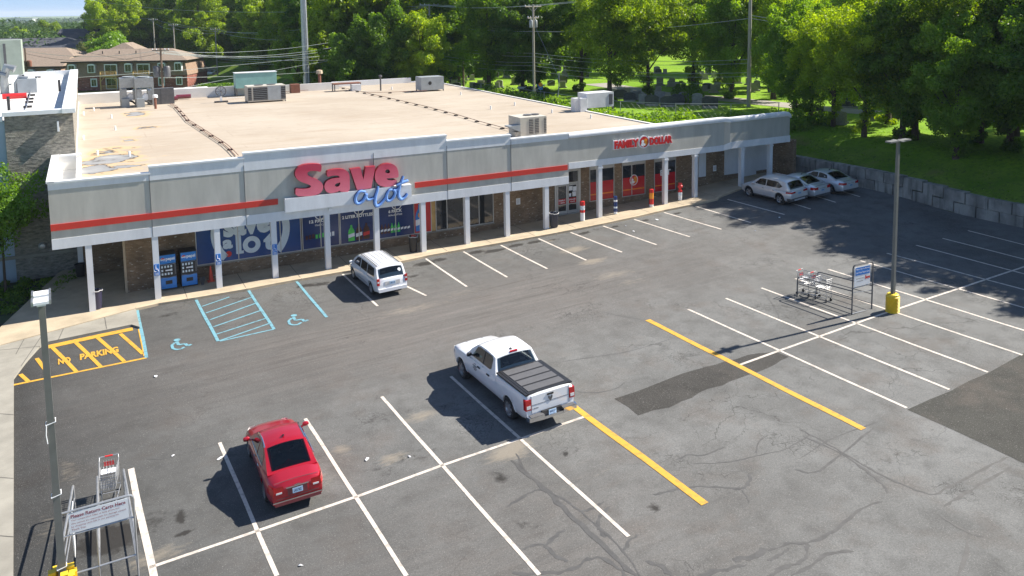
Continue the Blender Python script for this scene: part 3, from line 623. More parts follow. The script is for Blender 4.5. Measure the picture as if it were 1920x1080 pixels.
for (u,v,a,b_,k) in [(208,296,1.7,1.4,.95),(235,285,1.3,.45,.55),(232,312,1.4,.7,.85),(190,303,2.6,1.5,.78),(168,320,2.0,1.1,.92),(178,318,1.6,1.3,.95),(165,300,.8,.8,.6),(200,285,1.5,1.0,.62),(215,278,1.6,.7,.55),(250,277,.9,.35,.5),(258,318,.7,.3,.55),(242,263,.7,.5,.8),(262,240,.9,.9,.75),(283,238,.8,.7,.7),(240,258,1.1,.8,.35),(196,190,1.6,1.2,.4),(255,214,1.3,1.8,.95),(172,196,1.6,1.0,.4)]:
    px,py=roofpt(u,v); PD=np.maximum(PD,k*np.exp(-((X-px)/a)**2-((Y-py)/(b_*1.5))**2))
nx_=len(rx); mb=MB(); mb.v=[(float(a),float(b_),5.95) for a,b_ in zip(X.ravel(),Y.ravel())]; mb.f=[(j*nx_+i,j*nx_+i+1,(j+1)*nx_+i+1,(j+1)*nx_+i) for j in range(len(ry)-1) for i in range(nx_-1)]; mb.m=[0]*len(mb.f)
roof=mb.build('roof',M['roof'],store); at=roof.data.attributes.new('pond','FLOAT','POINT'); at.data.foreach_set('value',PD.ravel().astype(np.float32))
mb=MB(); mb.box(17.3,.25,5.6,28.3,2.4,5.75); mb.build('roof_extension',M['whiteroof'],store)
# roof edges and back parapets
mb=MB()
mb.box(17.2,2.5,5.8,17.42,47.7,6.03); mb.box(-21.05,44.3,5.8,-6,44.6,6.95); mb.box(-6,44.35,5.8,5.0,44.6,6.75); mb.box(-21.1,8.7,5.8,-20.86,44.5,6.25)
mb.build('roof_edge',M['whiteroof'],store)
a=tB(Zp(615,153,6.2)); b_=tB(Zp(765,150,6.2))
mb=MB(); mb.box(5.0,47.2,5.8,14.6,47.5,6.55); mb.box(14.6,47.2,5.8,17.3,47.5,6.1); mb.build('back_parapet',M['coping'],store)
# fascia segments
segs=[(-22.1,-17.45,3.05,6.50),(-17.45,-12.68,3.05,6.85),(-12.68,-.63,3.05,7.10),(-.63,3.80,3.05,6.74),(3.80,8.10,3.05,6.47)]
mb=MB()
for a,b_,z0,z1 in segs: mb.box(a+.004,0,3.2,b_-.004,.25,z1-.1)
mb.box(8.1,.005,4.1,21.5,.25,6.25)
mb.build('stucco_fascia',M['stucco'],store)
mb=MB(); FB=-.30
mb.add([(21.5,0,4.3),(21.8,FB,4.3),(27.75,FB,4.3),(27.75,.3,4.3),(21.5,.25,4.3)]+[(21.5,0,6.3),(21.8,FB,6.3),(27.75,FB,6.3),(27.75,.3,6.3),(21.5,.25,6.3)],[(0,1,6,5),(1,2,7,6),(2,3,8,7),(3,4,9,8),(4,3,2,1,0),(5,6,7,8,9)])
mb.build('end_fascia',M['stucco2'],store)
mb=MB()
for a,b_,z0,z1 in segs:
    mb.box(a+.004,-.02,z0,b_-.004,.27,z0+.53); mb.box(a+.004,-.012,6.08,b_-.004,.26,z1-.09)
mb.box(8.1,-.02,4.04,21.5,.27,4.46)
mb.hexa([(21.5,-.02,4.06),(21.83,FB-.03,4.2),(21.83,FB+.2,4.2),(21.5,.25,4.06),(21.5,-.02,4.48),(21.83,FB-.03,4.7),(21.83,FB+.2,4.7),(21.5,.25,4.48)])
mb.box(21.83,FB-.03,4.2,27.8,.3,4.7)
mb.build('white_band',M['white'],store)
mb=MB()
for a,b_,z0,z1 in segs: mb.box(a-.02,-.06,z1-.09,b_+.02,.32,z1)
mb.build('coping',M['coping'],store)
mb=MB(); pr_=[(-.07,6.18),(-.10,6.28),(-.09,6.40),(-.03,6.49),(.08,6.53),(.26,6.53),(.30,6.45),(.30,6.18)]
def extr(mb,prof,stops):
    k=len(prof); base=len(mb.v)
    for x,dy,dz in stops:
        for y,z in prof: mb.v.append((x,y+dy,z+dz))
    for i in range(len(stops)-1):
        for j in range(k): mb.f.append((base+i*k+j,base+i*k+(j+1)%k,base+(i+1)*k+(j+1)%k,base+(i+1)*k+j)); mb.m.append(0)
    mb.f.append(tuple(base+j for j in range(k))); mb.f.append(tuple(base+(len(stops)-1)*k+j for j in range(k))); mb.m+=[0,0]
extr(mb,pr_,[(8.11,0,-.06),(15,0,-.02),(21.45,0,0),(21.8,FB,-.02),(27.4,FB,.03),(27.68,FB,-.02),(27.85,FB+.03,-.14)])
mb.build('rounded_coping',M['white'],store,smooth=True)
# joints in the fascia
mb=MB()
for x in (-17.45,-12.68,-5.3,-.63,3.8): mb=MB(); mb.box(x-.012,-.026,3.06,x+.012,.02,6.4); mb.build('panel_joint',M['darkmetal'],store)
# red strips
for a,b_,z in ((-22.1,-10.93,4.01),(-2.77,8.0,4.01)):
    mb=MB(); mb.box(a,-.045,z,b_,-.001,z+.33); mb.build('red_strip',M['red'],store)
# canopy soffits and end parapets
mb=MB(); mb.box(-22.1,.27,3.07,8.1,WY,3.22); mb.box(8.1,.27,4.06,21.5,WY,4.2); mb.box(21.5,.3,4.25,27.75,WY,4.4); mb.box(-22.1,WY,3.07,-18.74,8.7,3.22)
mb.build('soffit',M['stucco'],store)
mb=MB(); mb.box(-22.1,.25,3.05,-21.85,8.75,6.44); mb.box(-21.85,8.5,5.3,-20.86,8.74,6.44); mb.box(-20.86,.27,5.3,-20.62,8.74,6.30); mb.box(-21.85,.27,5.5,-20.86,8.5,5.62)
mb.build('side_parapet',M['whiteroof'],store)
mb=MB(); mb.box(-22.16,-.06,6.44,-21.8,8.8,6.53); mb.box(-21.8,8.46,6.44,-20.6,8.8,6.52); mb.build('side_coping',M['coping'],store)
# columns
for x,top in ((-20.49,3.06),(-17.36,3.06),(-14.25,3.06),(-11.22,3.06),(-8.19,3.06),(-5.22,3.06),(-2.26,3.06),(.69,3.06),(3.52,3.06),(6.42,3.06),(10.62,4.05),(16.2,4.05),(18.9,4.05),(23.15,4.22),(26.0,4.22)):
    mb=MB(); y=.12 if x<22 else -.08; w_=.15; z=W(x)
    mb.box(x-w_,y-w_+.03,z-.3,x+w_,y+w_+.03,top)
    if x>8: mb.box(x-w_-.04,y-w_-.01,top-.22,x+w_+.04,y+w_+.07,top-.12); 
    c=mb.build('column',M['white'],store)
    if x<-11 and x>-18:
        p=MB(); p.box(x-.13,y-w_+.005,z+1.28 if x<-17 else z+1.35,x+.13,y-w_+.03-.003,z+1.9 if x<-17 else z+1.95); zc=z+1.62 if x<-17 else z+1.68
        s=p.build('accessible_parking_sign',M['signblue'],c)
        q=MB(); yy=y-w_-.002; q.tube([(x-.04,yy,zc+.17),(x-.04,yy,zc+.02),(x+.05,yy,zc+.02),(x+.07,yy,zc-.1),(x+.10,yy,zc-.1)],.014,4)
        q.tube([(x-.05+.075*math.cos(t),yy,zc-.04+.075*math.sin(t)) for t in np.linspace(2.2,6.0,9)],.011,4); q.cyl((x-.04,yy-.003,zc+.21),(x-.04,yy+.003,zc+.21),.026,n=8)
        for k in range(3): q.box(x-.09,yy-.002,zc-.2-.05*k,x+.09,yy+.002,zc-.18-.05*k)
        q.build('sign_print',M['whiteprint'],s)
mb=MB(); mb.box(-21.14,7.15,-.6,-20.86,7.42,3.07); mb.build('rear_column',M['white'],store)
mb=MB(); mb.box(-18.86,WY+.05,-.6,-18.745,WY+.4,3.06); mb.build('downpipe',M['tanpvc'],store)
# white infill panels on the right-hand end wall
mb=MB(); y0=WY-.06; mb.box(20.84,y0,1.75,21.55,WY-.005,4.2); 
mb.box(23.4,y0,1.65,28.0,WY-.005,4.25); mb.box(24.95,y0,.95,26.65,WY-.005,1.65); mb.build('white_infill_panel',M['white'],store)
for x,z,w_,h_ in ((5.22,1.55,.3,.42),(22.3,2.05,.3,.45)):
    mb=MB(); mb.box(x,WY-.03,z,x+w_,WY-.002,z+h_); n_=mb.build('wall_notice',M['whiteprint'],store)
    mb=MB(); 
    for k in range(5): mb.box(x+.04,WY-.034,z+.08+.06*k,x+w_-.04-.02*(k%2),WY-.03,z+.095+.06*k)
    mb.build('notice_print',M['darkmetal'],n_)
# ---- shop windows
ZB,ZT=.6,3.06
def pane(name,x0,x1,z0,z1,mat,y=WY-.01,mull=(),frame=True,parent=None):
    mb=MB(); mb.box(x0,y-.01,z0,x1,WY+.01,z1); g=mb.build(name,mat,parent or store)
    if frame:
        mb=MB(); f=.045
        mb.box(x0-f,y-.05,z0-f,x1+f,y-.005,z0); 
        mb.box(x0-f,y-.05,z1,x1+f,y-.005,z1+f); mb.box(x0-f,y-.05,z0,x0,y-.005,z1); mb.box(x1,y-.05,z0,x1+f,y-.005,z1)
        for q in mull: mb.box(q-.025,y-.05,z0,q+.025,y-.012,z1)
        mb.build('frame',M['mullion'],g)
    return g
def P2(u,v): p=Fp(u,v,WY-.04); return p[0],p[2]
YP=WY-.035
def ring(mb,cx,cz,ro,ri,a0,a1,y,m=None,n=28,sx=1.0):
    ts=np.linspace(a0,a1,n); vs=[]
    for t in ts:
        for r in (ro,ri): vs.append((cx+sx*r*math.cos(t),y,cz+r*math.sin(t)))
    mb.add(vs,[(2*i,2*i+1,2*i+3,2*i+2) for i in range(n-1)],m)
def disc(mb,cx,cz,r,y,m=None,n=20,sx=1.0): mb.add([(cx+sx*r*math.cos(t),y,cz+r*math.sin(t)) for t in np.linspace(0,2*math.pi,n,endpoint=False)],[tuple(range(n))],m)
g1=pane('window',-15.12,-9.3,ZB,ZT,M['blueprint'],mull=(-12.87,-10.47))
mb=MB(); cx,cz=-12.12,2.15
for a0,a1 in ((math.pi-.62,math.pi+.75),(-.75,.62)): ring(mb,cx,cz,2.22,1.80,a0,a1,YP)
def tx(mb,body,uvs,off=.03,y=YP,**k):
    (a,b_,c)=[P2(*q) for q in uvs]; text_on(mb,body,(a[0],y,a[1]),(b_[0]-a[0],0,b_[1]-a[1]),(c[0]-a[0],0,c[1]-a[1]),offset=off,**k)
text_on(mb,'save',(-13.65,YP,1.95),(2.62,0,0),(0,0,.95),offset=.05)
text_on(mb,'a',(-13.72,YP,1.28),(.55,0,0),(0,0,.55),offset=.05); text_on(mb,'l',(-13.0,YP,.92),(.30,0,0),(0,0,1.05),offset=.05); mb.box(-12.95,YP-.002,.9,-12.58,YP+.001,1.07)
ring(mb,-12.12,1.35,.50,.22,0,2*math.pi,YP); text_on(mb,'t',(-11.45,YP,.88),(.62,0,0),(0,0,1.0),offset=.06)
mb.build('window_lettering',M['palefilm'],g1)
mb=MB(); disc(mb,-13.42,.98,.17,YP); mb.build('red_dot',M['redprint'],g1)
def soda(x0,x1,mull,head,sub,hx,hw,sx,sw):
    g=pane('window',x0,x1,ZB,ZT,M['navy'],mull=mull)
    mb=MB(); text_on(mb,head,(hx,YP,2.12),(hw,0,0),(0,0,.20),offset=.05)
    if sub: text_on(mb,sub,(sx,YP,1.92),(sw,0,0),(0,0,.11),offset=.03)
    cx=hx+hw*.5+.1; ring(mb,cx,2.62,.34,.28,0,2*math.pi,YP,n=24); text_on(mb,'PEPSI',(cx-.25,YP,2.56),(.5,0,0),(0,0,.15),offset=.05)
    mb.build('poster_lettering',M['whiteprint'],g); return g
def bottle(g,cx,z0,h,r,body,lab):
    pr_=[(0,0),(r,.0),(r,.55),(r*.85,.68),(r*.35,.85),(r*.3,1),(0,1)]
    mb=MB(); pts=[(cx+a,z0+b_*h) for a,b_ in pr_]+[(cx-a,z0+b_*h) for a,b_ in pr_[::-1][1:-1]]
    mb.add([(x,YP,z) for x,z in pts],[tuple(range(len(pts)))]); mb.build('bottle_print',body,g)
    mb=MB(); mb.add([(cx-r,YP-.002,z0+.2*h),(cx+r,YP-.002,z0+.28*h),(cx+r,YP-.002,z0+.5*h),(cx-r,YP-.002,z0+.42*h)],[(0,1,2,3)]); mb.build('label_print',lab,g)
g=soda(-9.15,-6.98,(-8.09,),'12 PACK','12oz CANS',-8.75,1.15,-8.4,.8)
for k in range(9): 
    mb=MB(); x=-9.0+.2*k; mb.box(x,YP-.001,1.15+.02*(k%3),x+.14,YP,1.4+.03*(k%3)); mb.build('can_print',M[['brownprint','greenprint','whiteprint'][k*3//9]],g)
g=soda(-6.86,-4.5,(-5.72,),'2 LITER BOTTLES','',-6.75,1.95,0,0)
for cx,b_,l in ((-6.2,'greenprint','whiteprint'),(-5.72,'brownprint','whiteprint'),(-5.25,'brownprint','redprint')): bottle(g,cx,.7,1.0,.2,M[b_],M[l])
g=soda(-4.45,-2.14,(-3.35,),'6 PACK','16.9oz BOTTLES',-3.8,.9,-3.8,.9)
for k in range(9): bottle(g,-4.25+.22*k,.85,.62,.085,M[['brownprint','greenprint','navy'][k//3]],M['whiteprint'])
g=pane('window',-2.10,-.98,ZB,ZT,M['redprint'])
bottle(g,-1.72,.7,1.75,.30,M['blueprint2'],M['whiteprint']); mb=MB(); text_on(mb,'G',(-1.85,YP-.006,1.55),(.28,0,0),(0,0,.38),offset=.06); mb.build('poster_lettering',M['orangeprint'],g)
mb=MB(); mb.box(-.96,WY-.05,ZB,-.66,WY-.002,ZT); mb.build('yellow_panel',M['lumber'],store)
pane('window',-.6,1.28,ZB,ZT,M['glassdark'],mull=(.14,)); pane('window',1.45,3.45,ZB,ZT,M['glassdark'],mull=(2.43,))
# low window sill ledge
mb=MB(); mb.box(-15.2,WY-.09,ZB-.12,3.55,WY-.051,ZB-.05); mb.build('sill',M['concrete'],store)
# entrance doors
g=pane('entrance_frame',8.36,10.08,.42,3.45,M['glassdark'],mull=()); 
mb=MB(); y=WY-.08
for x0,x1 in ((8.38,9.19),(9.22,10.04)):
    d=MB(); d.box(x0,y,.46,x0+.09,y+.04,2.5); d.box(x1-.09,y,.46,x1,y+.04,2.5); d.box(x0+.09,y,.46,x1-.09,y+.04,.66); d.box(x0+.09,y,2.42,x1-.09,y+.04,2.5); d.box(x0+.09,y,1.08,x1-.09,y+.03,1.12)
    dd=d.build('door',M['mullion'],g)
    d=MB(); d.box(x0+.1,y+.02,1.16,x1-.1,y+.035,1.52); d.build('red_band',M['redfilm'],dd)
    d=MB(); text_on(d,'FAMILY' if x0<9 else 'DOLLAR',(x0+.14,y+.015,1.36),(.52,0,0),(0,0,.1),offset=.03); text_on(d,'7 DAYS',(x0+.2,y+.015,1.20),(.4,0,0),(0,0,.09),offset=.03)
    if x0>9:
        for a in ((.12,2.05,.3,.3),(.45,1.98,.28,.32),(.4,1.62,.3,.32),(.14,1.62,.16,.22)): d.box(x0+a[0],y+.012,a[1],x0+a[0]+a[2],y+.018,a[1]+a[3])
    d.build('door_notice',M['whiteprint'],dd)
mb=MB(); mb.box(8.33,y,2.52,10.12,y+.05,2.64); mb.box(8.33,y,3.4,10.12,y+.05,3.95); mb.box(10.12,y,.42,10.3,y+.05,3.95); mb.box(8.2,y,.42,8.33,y+.05,3.95); mb.build('door_header',M['mullion'],g)
mb=MB(); text_on(mb,'1781',(8.9,y-.0,2.72),(.38,0,0),(0,0,.12),offset=.04); mb.build('number_lettering',M['whiteprint'],g)
# red filmed windows
for i,(x0,x1) in enumerate(((11.1,13.1),(13.88,15.84),(16.74,18.64))):
    g=pane('window',x0,x1,1.08,3.32,M['glassdark'],mull=((x0+.8,) if i else ()))
    mb=MB(); mb.box(x0+.02,YP-.004,1.09,x1-.02,YP,2.42); f=mb.build('red_film',M['redfilm'],g)
    mb=MB(); mb.box(x0+.02,YP-.009,1.48,x1-.02,YP-.005,1.57); mb.build('orange_stripe',M['orangefilm'],g)
    mb=MB(); mb.box(x0-.05,WY-.07,3.37,x1+.05,WY-.003,3.95); mb.build('lintel_panel',M['mullion'],g)
    if i==1:
        cx,cz=(x0+x1)/2,2.2; mb=MB(); disc(mb,cx,cz,.40,YP-.010,sx=.9,n=28); b0=mb.build('round_emblem',M['whiteprint'],g)
        mb=MB(); disc(mb,cx,cz,.345,YP-.013,sx=.9,n=28); b1=mb.build('emblem_field',M['redprint'],b0)
        mb=MB(); disc(mb,cx+.12,cz+.12,.13,YP-.016); mb.add([(cx+.02,YP-.016,cz-.25),(cx+.27,YP-.016,cz-.14),(cx+.24,YP-.016,cz+.1),(cx+.02,YP-.016,cz+.06)],[(0,1,2,3)]); mb.build('orange_figure',M['orangeprint'],b0)
        mb=MB(); disc(mb,cx-.13,cz+.02,.10,YP-.018); mb.add([(cx-.26,YP-.018,cz-.18),(cx-.04,YP-.018,cz-.30),(cx-.05,YP-.018,cz-.02),(cx-.22,YP-.018,cz-.02)],[(0,1,2,3)]); disc(mb,cx+.0,cz-.15,.07,YP-.019); mb.build('white_figure',M['whiteprint'],b0)
    if i==2:
        mb=MB(); text_on(mb,'EBT',(x0+.5,YP-.012,2.25),(.95,0,0),(0,0,.42),offset=.04); mb.build('window_lettering',M['whiteprint'],g)
# ---- signs on the fascia
sg=MB(); sg.box(-10.6,-.34,3.56,-3.11,-.003,4.33); rc=sg.build('sign_raceway',M['white'],store)
LT=[[[(562,125),(556,222),(500,208),(440,205),(395,215),(378,237),(388,262),(430,285),(500,310),(555,345),(582,390),(578,440),(545,488),(480,514),(400,525),(232,528),(228,425),(290,432),(370,430),(410,420),(428,402),(410,382),(340,360),(270,330),(232,285),(222,240),(235,190),(275,150),(340,125),(430,115),(500,116)]],
 [[(625,210),(700,186),(790,178),(860,190),(900,222),(916,270),(918,330),(918,468),(802,472),(790,455),(750,475),(680,490),(630,478),(600,440),(595,390),(620,338),(680,305),(750,292),(790,290),(785,275),(750,262),(690,268),(632,286)],[(795,352),(760,360),(730,376),(728,400),(760,408),(785,395),(797,370)]],
 [[(922,182),(1052,163),(1090,315),(1120,155),(1242,146),(1190,425),(1010,447)]],
 [[(1535,292),(1535,230),(1515,160),(1470,122),(1405,108),(1335,122),(1275,162),(1240,220),(1233,290),(1252,352),(1300,395),(1370,411),(1450,400),(1522,372),(1510,314),(1450,327),(1400,320),(1376,303),(1420,298)],[(1425,205),(1410,188),(1385,186),(1368,200),(1365,225),(1395,237),(1425,232)]]]
def chaik(L,keep=()):
    o=[]; n=len(L)
    for i in range(n):
        a,b_=L[i],L[(i+1)%n]; o+= [(.8*a[0]+.2*b_[0],.8*a[1]+.2*b_[1]),(.2*a[0]+.8*b_[0],.2*a[1]+.8*b_[1])]
    return o
for loops in LT:
    mb=MB(); L2=[]
    for L in loops: L2.append([(lambda p:(p[0],p[2]))(Fp(520+a/6.75,290+b_/6.75,-.32)) for a,b_ in (chaik(L) if len(L)!=7 or L[0][0]!=922 else L)])
    outline_mesh(mb,L2,-.32,.30); mb.build('red_sign_letter',[M['redsign'],M['redsign_side']],store)
def script(pts,r0_,y,mat,nm,par):
    mb=MB()
    for s,rs in pts:
        P=[Fp(520+a/6.75,290+b_/6.75,-.4) for a,b_ in s]; Q=smooth([(p[0],p[2]) for p in P],2); n=len(Q)
        mb.tube([(x,y,z) for x,z in Q],[r0_*(.75+.35*math.sin(math.pi*i/(n-1))) for i in range(n)],8)
    return mb.build(nm,mat,par,smooth=True)
ST=[([(1110,470),(1050,455),(1000,500),(980,570),(1000,618),(1050,612),(1100,560),(1128,480),(1115,540),(1150,575),(1215,545)],1),([(1272,400),(1262,460),(1240,520),(1228,600),(1250,655),(1300,630),(1350,570),(1385,520)],1),
    ([(1450,440),(1410,445),(1372,520),(1385,582),(1430,580),(1485,515),(1490,455),(1455,440),(1500,450),(1530,420)],1),([(1592,268),(1565,340),(1535,430),(1525,520),(1560,570),(1610,545),(1642,490)],1),([(1505,385),(1590,345),(1652,325)],1)]
script(ST,.105,-.40,M['bluedark'],'blue_script_backing',rc); script(ST,.085,-.47,M['bluesign'],'blue_script_lettering',rc)
mb=MB()
for body,x0,x1 in (('FAMILY',11.66,13.72),('DOLLAR',14.62,16.62)):
    text_on(mb,body,(x0-.05,-.01,5.02),(x1-x0+.1,0,0),(0,0,.66),depth=.10,offset=.10)
ring(mb,14.17,5.36,.46,.0,0,2*math.pi,-.11,n=28); mb.lathe([(0,-.0),(.46,-.0),(.46,-.10),(0,-.10)],(14.17,-.005,5.36),24,ax='y'); fd_=mb.build('white_sign_backing',M['whiteprint'],store)
mb=MB()
for body,x0,x1 in (('FAMILY',11.66,13.72),('DOLLAR',14.62,16.62)): text_on(mb,body,(x0+.02,-.11,5.08),(x1-x0-.04,0,0),(0,0,.54),depth=.05,offset=.06)
disc(mb,14.17,5.36,.38,-.118,n=28); mb.build('red_sign_lettering',M['redprint'],fd_)
mb=MB(); disc(mb,14.05,5.40,.11,-.125); mb.add([(13.9,-.125,5.12),(14.12,-.125,5.02),(14.16,-.125,5.30),(13.96,-.125,5.32)],[(0,1,2,3)]); disc(mb,14.2,5.17,.08,-.127); mb.build('white_figure',M['whiteprint'],fd_)
mb=MB(); disc(mb,14.3,5.46,.13,-.124); mb.add([(14.2,-.124,5.06),(14.42,-.124,5.16),(14.45,-.124,5.42),(14.2,-.124,5.4)],[(0,1,2,3)]); mb.build('orange_figure',M['orangeprint'],fd_)
# small flood lamp under the raceway
mb=MB(); mb.box(-8.1,-.16,3.28,-7.95,-.02,3.42); mb.cyl((-8.02,-.02,3.5),(-8.02,-.02,4.2),.02); mb.build('camera_box',M['whiteprint'],store)

# ================================================================ taller block building on the left
blk=bframe('block_building','taller building left of the store with rough grey-tan block wall and white flat roof','building')
BYF=8.82
m,n,b=newmat('split_face_block'); inp(b,'Roughness',.95); tc=n.nodes.new('ShaderNodeTexCoord'); mp=n.nodes.new('ShaderNodeMapping'); mp.inputs['Scale'].default_value=(2.6,2.6,8); n.links.new(tc.outputs['Object'],mp.inputs[0])
no=n.nodes.new('ShaderNodeTexNoise'); no.inputs['Scale'].default_value=1.0; no.inputs['Detail'].default_value=7; no.inputs['Roughness'].default_value=.7; n.links.new(mp.outputs[0],no.inputs['Vector'])
cr=n.nodes.new('ShaderNodeValToRGB'); cr.color_ramp.elements[0].position=.36; cr.color_ramp.elements[0].color=(.13,.125,.115,1); cr.color_ramp.elements[1].position=.66; cr.color_ramp.elements[1].color=(.42,.39,.33,1); n.links.new(no.outputs[0],cr.inputs[0])
big=n.nodes.new('ShaderNodeTexNoise'); big.inputs['Scale'].default_value=.45; n.links.new(tc.outputs['Object'],big.inputs['Vector']); mx=n.nodes.new('ShaderNodeMix'); mx.data_type='RGBA'; n.links.new(cr.outputs[0],mx.inputs[6]); mx.inputs[7].default_value=(.27,.235,.16,1)
q=n.nodes.new('ShaderNodeMapRange'); q.inputs[1].default_value=.5; q.inputs[2].default_value=.75; q.inputs[4].default_value=.45; n.links.new(big.outputs[0],q.inputs[0]); n.links.new(q.outputs[0],mx.inputs[0]); n.links.new(mx.outputs[2],b.inputs['Base Color'])
bp=n.nodes.new('ShaderNodeBump'); bp.inputs['Strength'].default_value=1.0; bp.inputs['Distance'].default_value=.12; n.links.new(no.outputs[0],bp.inputs['Height']); n.links.new(bp.outputs[0],b.inputs['Normal']); M['splitblock']=m
mb=MB(); mb.box(-24.4,BYF,.75,-20.9,BYF+.4,9.0); mb.box(-24.4,BYF+.02,-1.2,-20.9,BYF+.4,.55); mb.box(-21.2,BYF+.4,-1,-20.9,46.6,9.0); mb.build('block_wall',M['splitblock'],blk)
mb=MB(); mb.box(-45,BYF+.1,-1.2,-24.4,BYF+.5,8.7); mb.build('smooth_wall',pm('blue_grey_panel',(.34,.42,.50),.8,.06,.6),blk)
mb=MB(); mb.box(-45,BYF-.06,.56,-20.9,BYF+.1,.74); mb.build('base_ledge',M['concrete'],blk)
mb=MB(); mb.box(-45,BYF+.3,8.62,-21.3,46.7,8.72); mb.build('roof',M['whiteroof'],blk)
mb=MB(); mb.box(-24.5,BYF-.1,8.98,-21.45,BYF+.45,9.22); mb.box(-21.45,BYF-.25,8.98,-20.75,47,9.25); mb.box(-45,BYF-.02,8.7,-24.5,BYF+.5,8.95); mb.box(-45,46.6,8.6,-21.4,47,9.2); mb.build('parapet_coping',M['coping'],blk)
mb=MB(); p=Fp(109,237,BYF-.15); mb.box(p[0]-.05,BYF-.2,p[2]-.3,p[0]+.05,BYF,p[2]+.3); mb.build('wall_lamp',M['whiteprint'],blk)
mb=MB(); p=Fp(80,462,BYF-.1); mb.lathe([(0,-.12),(.15,-.1),(.22,0),(.24,.1)],(p[0],BYF-.1,p[2]),16,ax='y'); mb.build('round_vent',M['galv'],blk)
